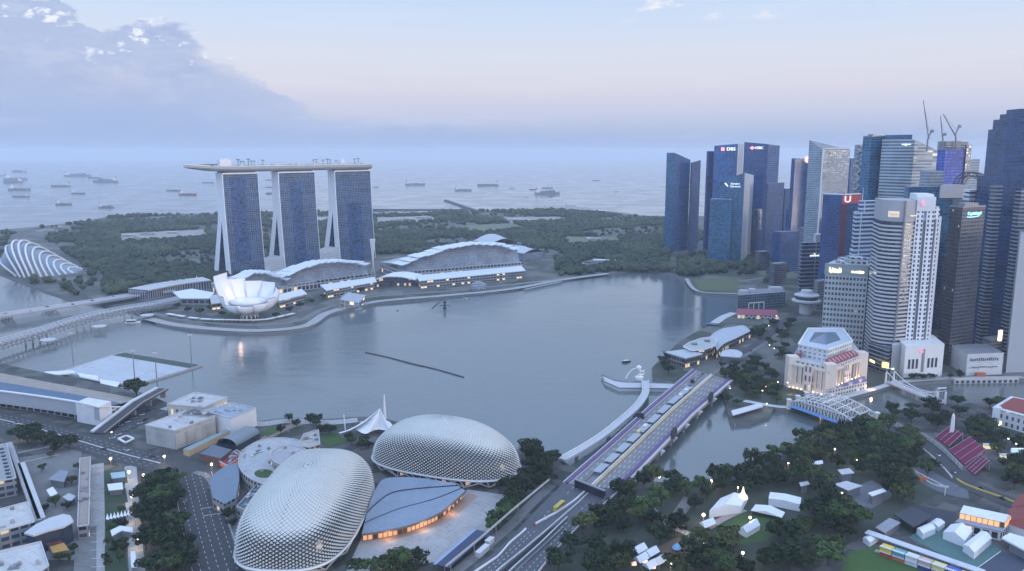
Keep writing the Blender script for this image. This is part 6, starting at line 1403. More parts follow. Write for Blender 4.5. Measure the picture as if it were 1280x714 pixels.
a_, c_ = G(922, 389), G(981, 384); d = c_ - a_; bk = Vector((10, 40, 0)); zt = 26
MB().prism([a_, c_, c_ + bk, a_ + bk], 3, zt, 0, 1).build('wall', [facade('hotel_grid', (.16, .19, .22), (.03, .06, .10), fh=4, cw=4, hf=.75, wf=.8, lit=.03), ROOFG], t_)
f = MB(); n0 = Vector((0, -1.4, 0)); l0, l1 = a_ + d * .22 + n0, a_ + d * .54 + n0
f.bar(Vector((l0.x, l0.y, 13)), Vector((l1.x, l1.y, 13)), 1.2, 1.4)
for u in (0, .33, .66, 1): c = l0 + (l1 - l0) * u; f.box((c.x, c.y, 3), (1.2, 1.2, 10))
f.build('portal_frame', [WHITE], t_)
for u, w_, h_ in ((.12, 12, 4), (.3, 8, 5), (.8, 18, 5)): c = a_ + d * u + bk * .5; MB().box((c.x, c.y, zt), (w_, 10, h_)).build('roof_pavilion', [PALE], t_)
strip('pier_deck', [(893, 404), (905, 396), (918, 391)], 12, PALE, 1)
bt = thing('moored_boat', G(886, 408, 0), 'blue canopied boat moored beside the red roofed pier hall', 'boat')
# ------------------------------------------------------------------ boats
def boat(label, px, py, L, ang, hull, cab, obj=None, group=None):
    o = G(px, py, 0); t_ = obj or thing('river_boat', o, label, 'boat', group)
    if obj: obj.location = o; ORG[obj.name] = o
    fw = Vector((math.cos(ang), math.sin(ang), 0)); sd = Vector((-fw.y, fw.x, 0)); Wd = L * .28
    def rg(x, w, z0, z1): c = o + fw * x * L; return [c + sd * w * Wd / 2 + Vector((0, 0, z1)), c - sd * w * Wd / 2 + Vector((0, 0, z1)), c - sd * w * Wd * .35 + Vector((0, 0, z0)), c + sd * w * Wd * .35 + Vector((0, 0, z0))]
    MB().loft([rg(-.5, .8, -.2, L * .09), rg(-.2, 1, -.3, L * .08), rg(.25, .9, -.3, L * .09), rg(.5, .08, .0, L * .14)], mat=0, top=0, bot=0).build('hull', [hull], t_)
    c = MB(); b0 = o - fw * L * .08; c.loft([[b0 + fw * x * L + sd * s * Wd * .38 + Vector((0, 0, z)) for x, s in ((-.28, 1), (-.28, -1), (.25, -1), (.25, 1))] for z in (L * .085, L * .2)], mat=0, top=0); c.build('cabin', [DGLASS], t_)
    c = MB(); c.loft([[b0 + fw * x * L + sd * s * Wd * .46 + Vector((0, 0, z)) for x, s in ((-.32, 1), (-.32, -1), (.29, -1), (.29, 1))] for z in (L * .2, L * .225)], mat=0, top=0, bot=0); c.build('roof', [cab], t_)
    return t_
boat('', 887, 409, 22, 2.6, plain('boat_hull', (.14, .12, .12), .5), plain('boat_blue', (.08, .16, .36), .5), obj=bt)
boat('small dark boat with a white stern out from the viewing pier', 783, 453, 11, .4, DARKM, WHITE)
boat('tiny white boat on the bay below the glass dome', 582, 374, 8, .3, WHITE, WHITE); boat('tiny white boat left of the channel marker', 497, 388, 8, 1.2, WHITE, PALE)
boat('pale boat moored under the helix footbridge end', 166, 404, 20, .2, WHITE, WHITE)
# channel marker and floating boom
q = G(556, 386, 0); t_ = thing('channel_marker', q, 'dark post marker with a cross arm standing in the bay', 'marker'); MB().lathe([(3.2, 0), (3.2, 1.2), (1.6, 1.8), (1.6, 8), (2.2, 9), (2.0, 12), (.4, 13)], q, 10).build('post', [DARKM], t_); MB().box((q.x, q.y, 4), (16, 1, 1)).build('arm', [DARKM], t_)
tag(MB().bar(G(540, 386, .2), G(551, 376, .2), .8, .8).build('mooring_boom', [DARKM]), 'thin dark boom lying on the water beside the channel marker', 'boom')
bm = thing('floating_boom', G(520, 456, 0), 'broken line of dark floats strung across the middle of the bay', 'boom'); fp_ = smooth_px([(457, 441), (485, 447), (515, 455), (545, 462), (580, 472)], 8)
for i, (x, y) in enumerate(fp_[:-1]): a_, c_ = G(x, y, .05), G(*fp_[i + 1], .05); MB().bar(a_, a_ + (c_ - a_) * .86, 1.8 if 8 < i < 20 else 1.1, .9).build('float', [DARKM], bm)
# ------------------------------------------------------------------ helix and vehicle bridges at far left
vb = thing('channel_bridge', G(90, 385, 0), 'long flat road bridge behind the lattice footbridge at far left', 'bridge')
vp = smooth_px([(-60, 402), (0, 394), (60, 385), (120, 376), (180, 366.5), (215, 362)], 6); L_, R_ = strip_pts(vp, 24, 11); 
L_ = [Vector((q.x, q.y, 11)) for q in L_]; deck_solid(vb, 'deck', L_, R_, 11, 2.5, plain('span_grey', (.32, .33, .35), .7, var=.06))
for sd_ in (L_, R_): b = MB(); [b.bar(x, y, .6, 1.2) for x, y in zip(sd_, sd_[1:])]; b.build('parapet', [PALE], vb)
for x, y in ((5, 400), (60, 389), (127, 379)):
    for k in (-1, 0, 1, 2):
        c = G(x + 4 * k, y - .6 * k, 0); b = MB(); b.tube([(c.x - 8, c.y, 9), (c.x, c.y, -1)], .9, 6); b.tube([(c.x + 8, c.y, 9), (c.x, c.y, -1)], .9, 6); b.build('slanted_pier', [CONC], vb)
hx = thing('helix_footbridge', G(90, 412, 0), 'curving lattice tube footbridge with pale steel spirals at far left', 'footbridge')
hp = smooth_px([(-60, 454), (0, 432), (50, 417), (100, 401.5), (150, 390.5), (195, 383), (222, 377.5)], 12); cl = [G(x, y, 10.5) for x, y in hp]
L_, R_ = strip_pts(hp, 6, 9.0); deck_solid(hx, 'deck', L_, R_, 9, 1.0, CONC)
N_h = 320; RAD = 7.0
def hpt(s, ph, r):
    x = s * (len(cl) - 1); i = min(int(x), len(cl) - 2); f = x - i; c = cl[i] * (1 - f) + cl[i + 1] * f; d = (cl[i + 1] - cl[i]).normalized(); sdv = Vector((-d.y, d.x, 0)); return c + sdv * (r * math.cos(ph)) + Vector((0, 0, r * math.sin(ph) + 1))
STEEL = plain('helix_steel', (.44, .45, .47), .35, metal=.4, var=.05)
for k in range(5): MB().tube([hpt(i / N_h, 2 * math.pi * (k / 5 + i / N_h * 11), RAD) for i in range(N_h + 1)], .38, 4).build('outer_spiral', [STEEL], hx)
for k in range(4): MB().tube([hpt(i / N_h, -2 * math.pi * (k / 4 + i / N_h * 11), RAD * .8) for i in range(N_h + 1)], .3, 4).build('inner_spiral', [STEEL], hx)
can = MB()
for i in range(0, len(cl) - 1): 
    s0_, s1_ = i / (len(cl) - 1), (i + 1) / (len(cl) - 1); can.loft([[hpt(s_, a, RAD * .72) for a in (.5, 1.1, 1.6, 2.1, 2.6)] for s_ in (s0_, s1_)], mat=0, closed=False)
can.build('shade_canopy', [plain('helix_canopy', (.36, .37, .40), .5, var=.1)], hx)
for px, py, l in ((46, 428, 0), (110, 411, 0), (170, 397, 0)):
    for k in (-1.5, -.5, .5, 1.5): c = G(px + 9 * k, py - 2 * k, 0); MB().tube([(c.x - 1, c.y, 8), (c.x, c.y, -1)], [.7, 1.3], 6).build('pier', [CONC], hx)
    c = G(px + 14, py - 2, 6); MB().lathe([(5, 0), (8.5, .4), (9, 1.6), (8.5, 1.6)], c, 14).build('viewing_pod', [PALE], hx)
# ------------------------------------------------------------------ classical hotel by the river
HOTW = plain('hotel_stone', (.62, .55, .48), .7, var=.08, scale=.1)
ch = thing('classical_hotel', G(1025, 470), 'grand pale stone hotel with colonnades, red roof panels and an angular glass atrium roof', 'hotel')
f0, f1, f2, f3, f4 = G(985, 484), G(1035, 496), G(1077, 478), G(1060, 452), G(1003, 452)
ft = [f0, f1, f2, f3, f4]; zc = 31
cen = sum(ft, Vector()) / 5
CLS = facade('colonnade_stone', (.62, .55, .48), (.14, .11, .09), fh=40, cw=5.0, hf=2, wf=.34, lit=0, gvar=.3)
def sc_fp(k): return [cen + (q - cen) * k for q in ft]
MB().prism(sc_fp(1.0), 3, 9, 0, 1).build('rusticated_base', [HOTW, ROOFP], ch)
MB().prism(sc_fp(.985), 9, 26, 0, 1).build('column_walls', [CLS, ROOFP], ch)
MB().prism(sc_fp(1.02), 26, 28, bottom=True).build('cornice', [HOTW], ch)
MB().prism(sc_fp(.97), 28, zc, 0, 1).build('attic', [facade('attic', (.58, .52, .49), (.1, .08, .07), fh=3, cw=5, hf=.5, wf=.4, lit=0), ROOFP], ch)
# pilasters as real geometry on the two visible fronts
def along(p, q, u, o=0.0): d = (q - p); nr = Vector((d.y, -d.x, 0)).normalized(); r = p + d * u + nr * o; return r
for (p, q, n_) in ((f0, f1, 8), (f1, f2, 12)):
    b = MB()
    for i in range(n_): c = along(p, q, (i + .5) / n_, .35); b.tube([(c.x, c.y, 9), (c.x, c.y, 25.6)], [.75, .62], 7)
    b.build('columns', [HOTW], ch); 
    c0_, c1_ = along(p, q, .40, 1.6), along(p, q, .60, 1.6)
    MB().prism([c0_, c1_, along(p, q, .6, -1), along(p, q, .4, -1)], 3, 29.4).build('portico_bay', [facade('portico', (.60, .54, .50), (.12, .1, .09), fh=9, cw=4, hf=.6, wf=.45, lit=.1, litcol=(1, .7, .4), les=.5)], ch)
for c in (f0, f1, f2):
    c = cen + (c - cen) * .93; MB().prism([(c.x - 5, c.y - 5), (c.x + 5, c.y - 5), (c.x + 5, c.y + 5), (c.x - 5, c.y + 5)], 3, zc + 3.2).build('corner_pavilion', [HOTW], ch)
REDP = plain('red_panel_roof', (.25, .06, .07), .6, var=.15, scale=.3)
for (p, q, u0, u1) in ((f1, f2, .12, .9), (f4, f0, .1, .9)):
    a_, c_ = along(p, q, u0, -2), along(p, q, u1, -2); a2, c2 = along(p, q, u0, -9), along(p, q, u1, -9)
    b = MB(); b.face([v(a_, zc + .2), v(c_, zc + .2), v(c2, zc + 5), v(a2, zc + 5)], 0); b.face([v(c_, zc + .2), v(c2, zc + .2), v(c2, zc + 5)], 0); b.face([v(a_, zc + .2), v(a2, zc + 5), v(a2, zc + .2)], 0); b.build('red_roof_slope', [REDP], ch)
    for i in range(8):
        u = (i + .5) / 8; s0_, s1_ = a_ + (c_ - a_) * u, a2 + (c2 - a2) * u
        MB().bar(v(s0_ * .8 + s1_ * .2, zc + 1.4), v(s0_ * .2 + s1_ * .8, zc + 4.2), 1.6, .4).build('roof_light', [plain('roof_light', (.5, .35, .35), .4)], ch)
inner = [cen + (q - cen) * .74 + Vector((0, 6, 0)) for q in ft]
MB().prism(inner, zc - 1, zc + 11, 0, 1).build('upper_storeys', [facade('upper_white', (.60, .60, .60), (.25, .27, .3), fh=4, cw=5, hf=.4, wf=.5, lit=0), plain('pale_blue_roof', (.44, .48, .53), .6, var=.06)], ch)
ai = [cen + (q - cen) * .44 + Vector((0, 8, 0)) for q in ft]; ap = sum(ai, Vector()) / 5
b = MB(); pk_ = [v(q, zc + 11.1) for q in ai]; top_ = (ap.x + 4, ap.y + 6, zc + 15.5)
for i in range(5): b.face([pk_[i], pk_[(i + 1) % 5], top_], 0)
b.build('atrium_glass', [plain('atrium_glass2', (.09, .14, .20), .2, var=.1)], ch)
b = MB(); [b.bar(v(x, zc + 11), v(y, zc + 11), 1.4, 1.2) for x, y in zip(inner, inner[1:] + inner[:1])]; b.build('roof_rim', [WHITE], ch)
for i, u in enumerate((.2, .4, .6, .8)): c = along(f1, f2, u, -6); MB().tube([(c.x, c.y, zc + 4), (c.x, c.y, zc + 9)], .2, 4) if 0 else None
wing = [G(1036, 498), G(1083, 487), G(1080, 480), G(1040, 490)]
t_ = thing('pool_wing', wing[0], 'low white terrace wing with a blue roof in front of the classical hotel', 'building')
MB().prism(wing, 3, 11, 0, 1).build('wall', [facade('wing', (.56, .54, .52), (.12, .1, .1), fh=4, cw=4, hf=.5, wf=.6, lit=.1, les=.6), plain('wing_roof', (.08, .11, .24), .5)], t_)
for i in range(10):
    u = (i + .5) / 10
    for (p, q, zz_) in ((f0, f1, 4), (f1, f2, 11.2)):
        c = along(p, q, u, 1.2); MB().box((c.x, c.y, zz_), (.5, .5, .7)).build('floodlight', [glow('facade_uplight', (1, .72, .45), 7.0)], ch)
for x, y in ((988, 489), (1008, 495), (1028, 500), (1090, 484)): lamp_light(ch, G(x, y, 6), 1500, (1.0, .66, .42), 1)
for u in (.2, .5, .8): lamp_light(ch, along(f1, f2, u, 5) + Vector((0, 0, 11)), 900, (1.0, .66, .42), 1)
# riverside quay strips
strip('quay_walk', [(930, 501), (985, 509), (1036, 501), (1086, 488), (1112, 480)], 7, PALE, 2)
strip('river_promenade', [(1110, 479), (1150, 475), (1200, 472.5), (1280, 471.5)], 9, PAVEL, 2)
a_, c_ = G(1192, 475.5, 3), G(1272, 474.5, 3); t_ = thing('quay_arcade', a_, 'pale quay wall with a row of small arches at the far river edge', 'wall'); MB().bar(Vector((a_.x, a_.y - 1, 0)), Vector((c_.x, c_.y - 1, 0)), 1.6, 5.5).build('wall', [PALE], t_)
for i in range(12): c = a_ + (c_ - a_) * ((i + .5) / 12); MB().box((c.x, c.y - 2.0, .6), (2.8, .5, 2.6)).build('arch', [DARKM], t_)
lp2 = GL([(913, 519), (951, 509), (958, 520), (918, 530)], 2.4); t_ = thing('boat_landing', lp2[0], 'long boat landing with a pale flat roof right of the road bridge', 'landing')
MB().prism([(q.x, q.y) for q in lp2], -1, 2.4).build('deck', [CONC], t_); r2 = GL([(914, 514), (950, 504.5), (954, 509), (916, 520)], 6.5); MB().prism([(q.x, q.y) for q in r2], 6.5, 7.1, bottom=True).build('roof', [OFFW], t_)
for i in range(6):
    c = r2[0] + (r2[1] - r2[0]) * ((i + .5) / 6); MB().box((c.x + 1, c.y - 2, 2.4), (.5, .5, 4.1)).build('post', [GREYM], t_)
# arched steel bridge over the river mouth
def path_between(a_, c_, n_): return [a_ + (c_ - a_) * (i / n_) for i in range(n_ + 1)]
ab = thing('arch_truss_bridge', G(1035, 515, 0), 'white three arched steel truss bridge with blue lit side girder', 'bridge')
fl, fr_ = G(986, 506, 7), G(1070, 535, 7); bl_, br_ = G(1008, 497, 7), G(1096, 523, 7)
L_, R_ = path_between(bl_, br_, 20), path_between(fl, fr_, 20)
b = MB(); b.loft([[x, y, y - Vector((0, 0, 1.2)), x - Vector((0, 0, 1.2))] for x, y in zip(L_, R_)], mat=0, top=0, bot=0); b.build('deck', [ASPH], ab)
BLU = plain('blue_lit_girder', (.12, .26, .55), .5, emit=(.15, .4, 1.0), es=.12)  # blue side lighting put into the girder's colour and a faint emission
for si, t in enumerate((0.0, .5, 1.0)):
    ln = [x + (y - x) * t for x, y in zip(L_, R_)]; b = MB(); up_ = [p + Vector((0, 0, 1.5 + 8.5 * math.sin(math.pi * i / 20) ** .7)) for i, p in enumerate(ln)]
    lo_ = [p + Vector((0, 0, .4 + 5.0 * math.sin(math.pi * i / 20) ** .8 - (2.0 if si == 2 else 0))) for i, p in enumerate(ln)]
    for i in range(20):
        b.bar(up_[i], up_[i + 1], .8, .7); b.bar(ln[i] + Vector((0, 0, .2)), ln[i + 1] + Vector((0, 0, .2)), .6, .8)
        if 0 < i: b.bar(ln[i], up_[i], .45, .45); b.bar(ln[i], up_[i + (1 if i < 10 else -1)], .3, .3)
    b.build('arch_rib', [WHITE], ab)
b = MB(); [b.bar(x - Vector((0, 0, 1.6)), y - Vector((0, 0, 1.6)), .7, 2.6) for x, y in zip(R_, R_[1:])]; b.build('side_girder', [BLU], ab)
b = MB()
for i in range(2, 19, 2): 
    a_, c_ = L_[i] + Vector((0, 0, 9.6 * math.sin(math.pi * i / 20) ** .7 + 1)), R_[i] + Vector((0, 0, 9.6 * math.sin(math.pi * i / 20) ** .7 + 1)); b.bar(a_, c_, .5, .5)
b.build('cross_bracing', [WHITE], ab)
for p in (L_[0], R_[0], L_[20], R_[20], (L_[0] + R_[0]) / 2, (L_[20] + R_[20]) / 2): MB().box((p.x, p.y, 0), (3, 3, 11.5)).build('portal_pier', [HOTW], ab); MB().box((p.x, p.y, 11.5), (3.8, 3.8, .8)).build('pier_cap', [WHITE], ab)
# old suspension footbridge
cb_ = thing('suspension_footbridge', G(1142, 490, 0), 'old white suspension footbridge running from the bank tower to the park', 'footbridge')
sa, sb = G(1112, 477, 5), G(1176, 503, 5); d = (sb - sa); sd_ = Vector((-d.y, d.x, 0)).normalized() * 4.5
pts = path_between(sa, sb, 16); b = MB(); b.loft([[p + sd_, p - sd_, p - sd_ - Vector((0, 0, 1)), p + sd_ - Vector((0, 0, 1))] for p in pts], mat=0, top=0, bot=0); b.build('deck', [PALE], cb_)
for s in (-1, 1):
    b = MB(); top_ = [p + sd_ * s + Vector((0, 0, 2 + 8.5 * (2 * abs(i / 16 - .5)) ** 2)) for i, p in enumerate(pts)]
    [b.bar(x, y, .6, .6) for x, y in zip(top_, top_[1:])]; [b.bar(p + sd_ * s, t, .22, .22) for p, t in zip(pts, top_)]; [b.bar(x + sd_ * s + Vector((0, 0, .5)), y + sd_ * s + Vector((0, 0, .5)), .5, .8) for x, y in zip(pts, pts[1:])]; b.build('cable_truss', [WHITE], cb_)
    for p in (sa, sb): c = p + sd_ * s; MB().tube([(c.x, c.y, 0), (c.x, c.y, 14.5)], [1.3, .8], 8).build('tower_post', [WHITE], cb_)
b = MB(); [b.bar(p + sd_ + Vector((0, 0, 13)), p - sd_ + Vector((0, 0, 13)), .8, .9) for p in (sa, sb)]; b.build('portal_beam', [WHITE], cb_)
# ------------------------------------------------------------------ wide road on the near side of the bridge
def quad_strip(name, pl, pr, mat, z, kind='structure'):
    b = MB(); L_ = [G(x, y, z) for x, y in pl]; R_ = [G(x, y, z) for x, y in pr]
    for i in range(len(L_) - 1): b.face([R_[i], R_[i + 1], L_[i + 1], L_[i]], 0)
    return tag(b.build(name, mat, base=(0, 0, 0)), kind=kind)
WL = [(704, 604), (668, 640), (640, 670), (616, 692), (585, 716), (560, 736)]; WR = [(778, 612), (755, 632), (728, 655), (704, 680), (682, 706), (660, 736)]
z_ap = [ZB, 6.2, 4.4, 3.4, 3.2, 3.2]
b = MB(); LA = [G(x, y, z) for (x, y), z in zip(WL, z_ap)]; RA = [G(x, y, z) for (x, y), z in zip(WR, z_ap)]
for i in range(5): 
    b.face([RA[i], LA[i], LA[i + 1], RA[i + 1]], 0)
    for S_ in (LA, RA): b.face([(S_[i].x, S_[i].y, 2), (S_[i + 1].x, S_[i + 1].y, 2), S_[i + 1], S_[i]], 0)
tag(b.build('approach_road', [plain('approach_asphalt', (.085, .088, .10), .8, var=.15, scale=.08, stain=.5)], base=(0, 0, 0)), kind='structure')
def ap(t, s, dz=.05):
    x = s * 5; i = min(int(x), 4); f = x - i; l = LA[i] * (1 - f) + LA[i + 1] * f; r = RA[i] * (1 - f) + RA[i + 1] * f; return l + (r - l) * t + Vector((0, 0, dz))
def ap_line(name, pts, w, h, mat, label=None, cat=None, n_=14):
    b = MB(); P_ = []
    for i in range(n_ + 1):
        x = i / n_ * (len(pts) - 1); j = min(int(x), len(pts) - 2); f = x - j; P_.append(ap(pts[j][0] + (pts[j + 1][0] - pts[j][0]) * f, pts[j][1] + (pts[j + 1][1] - pts[j][1]) * f))
    [b.bar(x, y, w, h) for x, y in zip(P_, P_[1:])]; o = b.build(name, [mat]); return tag(o, label, cat, None, None if label else 'structure')
ap_line('track_barrier', [(.13, .36), (.10, .5), (.16, .66), (.10, .8), (.06, 1.0)], .7, 1.1, WHITE, 'long white track barrier curving along the left lanes', 'barrier')
ap_line('track_barrier', [(.48, .0), (.46, .14), (.36, .24), (.20, .33)], .8, 1.1, WHITE, 'white curved barrier ending in a red tip near the gantry', 'barrier')
ap_line('track_barrier', [(.55, .0), (.55, .15), (.52, .3), (.46, .55), (.40, .8), (.38, 1.0)], .5, 1.0, OFFW, 'pale straight barrier left of the dark underpass slot', 'barrier')
ap_line('track_barrier', [(.62, .30), (.62, .55), (.58, .8), (.56, 1.0)], .5, 1.0, OFFW, 'pale straight barrier right of the dark underpass slot', 'barrier')
ap_line('track_barrier', [(.74, .42), (.72, .62), (.68, .82), (.66, 1.0)], .4, 1.0, GREYM, 'grey railing between the right hand lanes', 'barrier')
ap_line('track_barrier', [(.985, .0), (.985, .4), (.985, .7), (.985, 1.0)], .6, 1.2, OFFW, 'pale fence along the park side of the wide road', 'fence')
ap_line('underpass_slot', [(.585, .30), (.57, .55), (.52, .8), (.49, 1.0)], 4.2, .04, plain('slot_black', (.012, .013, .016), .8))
for t in (.22, .30, .70, .80, .90):
    b = MB()
    for i in range(26):
        s = .02 + i * .037; b.bar(ap(t, s), ap(t, s + .014), .3, .02)
    tag(b.build('lane_marking', [LINE]), kind='structure')
p = ap(.20, .33, .1); tag(MB().box(p, (1.2, 1.2, 1.4)).build('barrier_end', [CRD]), 'red crash cushion at the tip of the curved barrier', 'crash cushion')
vehicle('bus', ap(.33, .19, .1), math.atan2((ap(.33, .15) - ap(.33, .25)).y, (ap(.33, .15) - ap(.33, .25)).x), plain('bus_yellow', (.45, .36, .06), .5), 'yellow and black bus parked inside the curved barrier', None, 12, 2.5, 3.2)
# lighting truss on poles along the left of the road
tp = [G(560, 705, 14), G(600, 672, 14), G(640, 637, 14), G(684, 601, 14)]; t_ = thing('light_truss', tp[1] - Vector((0, 0, 11)), 'long thin lighting truss carried on poles along the left road edge', 'truss')
tp = [G(*x, 14) for x in lerp_px([(556, 709), (600, 673), (640, 638), (686, 600)], 18)]
b = MB()
for o_ in (Vector((0, 0, 0)), Vector((.9, .3, 0)), Vector((.45, .1, .9))): [b.bar(x + o_, y + o_, .22, .22) for x, y in zip(tp, tp[1:])]
[b.bar(x, y + Vector((.45, .1, .9)), .14, .14) for x, y in zip(tp, tp[1:])]; b.build('truss_beam', [PALE], t_)
for i in range(1, 19, 4): MB().tube([(tp[i].x, tp[i].y, 3), tp[i]], .28, 6).build('pole', [GREYM], t_)
strip('road_verge', [(566, 718), (600, 690), (640, 655), (662, 632), (690, 606)], 7, PAVE, 1)
lc = G(605, 690); 
for i, (x, y, l) in enumerate(((603, 692, 'long pale container office by the road, nearer the frame bottom'), (612, 680, 'short pale container office by the road behind the other'))):
    t_ = thing('container_office', G(x, y), l, 'container'); p = G(x, y); MB().box(p, (11 - 5 * i, 3, 3), bang).build('body', [PALE], t_); MB().box(p + Vector((0, 0, 3)), (11.4 - 5 * i, 3.3, .25), bang).build('roof', [OFFW], t_)
t_ = thing('dark_canopy', G(578, 694), 'long dark blue canopy between the plaza and the road', 'canopy')
p, q = G(553, 709, 7), G(603, 665, 7); MB().bar(p, q, 8, .6).build('roof', [plain('navy_roof', (.02, .03, .08), .4)], t_); d = (q - p); nn = Vector((-d.y, d.x, 0)).normalized(); MB().bar(p + nn * 5 + Vector((0, 0, .1)), q + nn * 5 + Vector((0, 0, .1)), 2.2, .5).build('pale_edge', [plain('blue_pale', (.25, .32, .45), .5)], t_)
for u in (.05, .35, .65, .95): c = p + d * u; MB().box((c.x, c.y, 3), (.6, .6, 4)).build('post', [GREYM], t_)
# ------------------------------------------------------------------ park side: tents, courts, pavilion, museum
sheet('park_ground', [(780, 612), (850, 608), (925, 600), (1000, 565), (1080, 535), (1150, 555), (1200, 600), (1120, 650), (1040, 690), (960, 720), (660, 740)], plain('park_soil', (.045, .055, .04), .95, var=.25, scale=.06), 1)
strip('park_path', [(800, 620), (835, 655), (860, 667), (886, 684), (905, 700)], 5, PAVEL, 3)
strip('park_path_upper', [(836, 656), (850, 640), (862, 622)], 8, PAVE, 3); bpy.data.objects['park_path_upper'].name = 'park_path.001'
strip('lit_path', [(885, 660), (905, 648), (930, 637)], 5, plain('warm_path', (.34, .27, .22), .8), 3)
sheet('clearing', [(822, 684), (846, 672), (876, 676), (868, 694), (838, 704)], EARTH, 3)
sheet('event_lawn', [(895, 662), (930, 642), (980, 650), (960, 676), (915, 682)], GRASS, 2)
sheet('sports_field', [(1050, 716), (1062, 690), (1096, 683), (1150, 704), (1190, 722), (1180, 760), (1020, 760)], plain('field_grass', (.05, .10, .022), .95, var=.12, scale=.05), 2)
sheet('green_court', [(1136, 672), (1160, 655), (1216, 668), (1258, 690), (1232, 712), (1190, 700)], plain('court_green', (.07, .15, .14), .8, var=.08), 2)
sheet('dark_court', [(1214, 714), (1250, 688), (1300, 704), (1300, 740), (1230, 740)], plain('court_dark', (.05, .06, .09), .8, var=.1), 2)
for x0, x1 in (((1219, 712), (1251, 689)), ((1268, 722), (1290, 705))): strip('court_line', [x0, x1], .5, LINE, 4, k=2)
def tent(label, px, h, ridge, group=None, mat=None, eave=0.0, sides=True):
    """gable tent: px = four ground corners; ridge runs between the middles of sides 0-3 and 1-2"""
    p = GL(px, 3); c = sum(p, Vector()) / 4; t_ = thing('event_tent', c, label, 'tent', group); m = mat or TENT
    m0, m1 = (p[0] + p[3]) / 2, (p[1] + p[2]) / 2; b = MB()
    b.face([v(p[0], 3 + h), v(p[1], 3 + h), v(m1, 3 + ridge), v(m0, 3 + ridge)], 0); b.face([v(p[2], 3 + h), v(p[3], 3 + h), v(m0, 3 + ridge), v(m1, 3 + ridge)], 0); b.face([v(p[0], 3 + h), v(m0, 3 + ridge), v(p[3], 3 + h)], 0); b.face([v(p[1], 3 + h), v(p[2], 3 + h), v(m1, 3 + ridge)], 0)
    b.build('roof', [m], t_)
    if sides: MB().prism([c + (q - c) * .985 for q in p], 3, 3 + h - .02).build('walls', [m], t_)
    else:
        for q in p: q = c + (q - c) * .95; MB().box((q.x, q.y, 3), (.25, .25, h)).build('pole', [GREYM], t_)
    return t_
tent('white box tent at the left end of the green court', [(1145, 668), (1162, 661), (1169, 668), (1153, 675)], 4, 5)
tent('small white box tent behind the left tent on the green court', [(1162, 659), (1170, 653.5), (1181, 659), (1173, 665)], 3.2, 4)
tent('broad white marquee in the middle of the green court', [(1178, 674), (1188, 664), (1215, 672), (1205, 685)], 4.5, 7.5)
tent('long white marquee at the right end of the green court', [(1203, 690), (1226, 672), (1239, 681), (1217, 700)], 4.5, 6)
tent('small square white tent beside a glowing lamp on the event lawn', [(873, 660), (887, 655), (895, 661), (881, 667)], 3.4, 6, sides=False)
tent('long white tent on the right of the event lawn', [(923, 668), (941, 656), (950, 663), (933, 673)], 3.4, 6)
tent('wide white flat tent at the edge of the trees, upper of the two', [(960, 632), (962, 624), (1001, 631), (1000, 640)], 5, 5.8)
tent('low white tent with scalloped edge below the wide flat one', [(938, 644), (944, 636), (981, 646), (977, 653)], 3, 5, sides=False)
t_ = tent('large white marquee half hidden by a dark tree', [(886, 648), (900, 632), (934, 628), (926, 642)], 5, 8)
q = G(928, 632); MB().lathe([(3.4, 5), (3.0, 6.5), (1.2, 9), (.3, 13)], q, 10).build('lit_spire', [glow('spire_glow', (1, .85, .6), .55)], t_)
for i, (dx, dy, l) in enumerate(((0, 0, 'front corner white canopy of the stall cluster at the bottom edge'), (13, -8, 'right white canopy of the stall cluster at the bottom edge'), (-2, -12, 'open framed canopy at the back of the stall cluster'), (12, 8, 'lowest white canopy of the stall cluster cut by the frame'), (24, 2, 'warmly lit white canopy at the right of the stall cluster'))):
    x, y = 790 + dx, 706 + dy; tent(l, [(x, y), (x + 12, y - 7), (x + 22, y - 1), (x + 10, y + 6)], 3.6, 6, 'stall canopies at the bottom edge', sides=False)
for i, (x, y) in enumerate(((792, 706), (806, 703), (816, 710))): q = G(x, y, 3.2); tag(MB().box(q, (3, 2, 1.4)).build('lit_counter', [glow('counter_glow', (1, .7, .5), .8)]), 'softly lit counter under the stall canopies', 'counter', 'lit counters under the stall canopies')
q = G(846, 689); t_ = thing('play_tent', q, 'small blue and white play tent on the bare clearing', 'tent'); MB().lathe([(3, 2), (2.2, 3.2), (.2, 5)], q, 8).build('canopy', [plain('sky_blue', (.25, .5, .75), .6)], t_); [MB().box((q.x + 2 * math.cos(a), q.y + 2 * math.sin(a), 3), (.2, .2, 2.2)).build('pole', [GREYM], t_) for a in (.5, 2, 3.6, 5)]
# row of coloured hospitality boxes and the white covered walkway
a_, c_ = G(1083, 665, 7), G(1230, 716, 7); wk = thing('covered_walkway', a_ - Vector((0, 0, 4)), 'long straight white covered walkway behind the coloured boxes', 'walkway'); MB().bar(a_, c_, 5.5, .5).build('roof', [plain('walk_roof', (.50, .52, .56), .6)], wk)
for i in range(9): q = a_ + (c_ - a_) * (i / 8.5); MB().box((q.x, q.y, 3), (.5, .5, 4)).build('post', [GREYM], wk)
cols = [('yellow', (.62, .46, .06), 'red', (.42, .06, .06)), ('teal', (.10, .30, .34), 'orange', (.45, .15, .06)), ('white', (.65, .66, .68), 'white', (.6, .6, .62)), ('cream', (.50, .38, .30), 'navy', (.03, .05, .26)), ('pale yellow', (.62, .55, .25), 'orange', (.50, .20, .05)), ('blue', (.05, .09, .40), 'navy', (.03, .05, .26)), ('pinkish', (.50, .30, .26), 'blue', (.05, .08, .36))]
s0, s1 = G(1099, 694, 3), G(1216, 735, 3); dv = (s1 - s0) / 7; al = math.atan2(dv.y, dv.x)
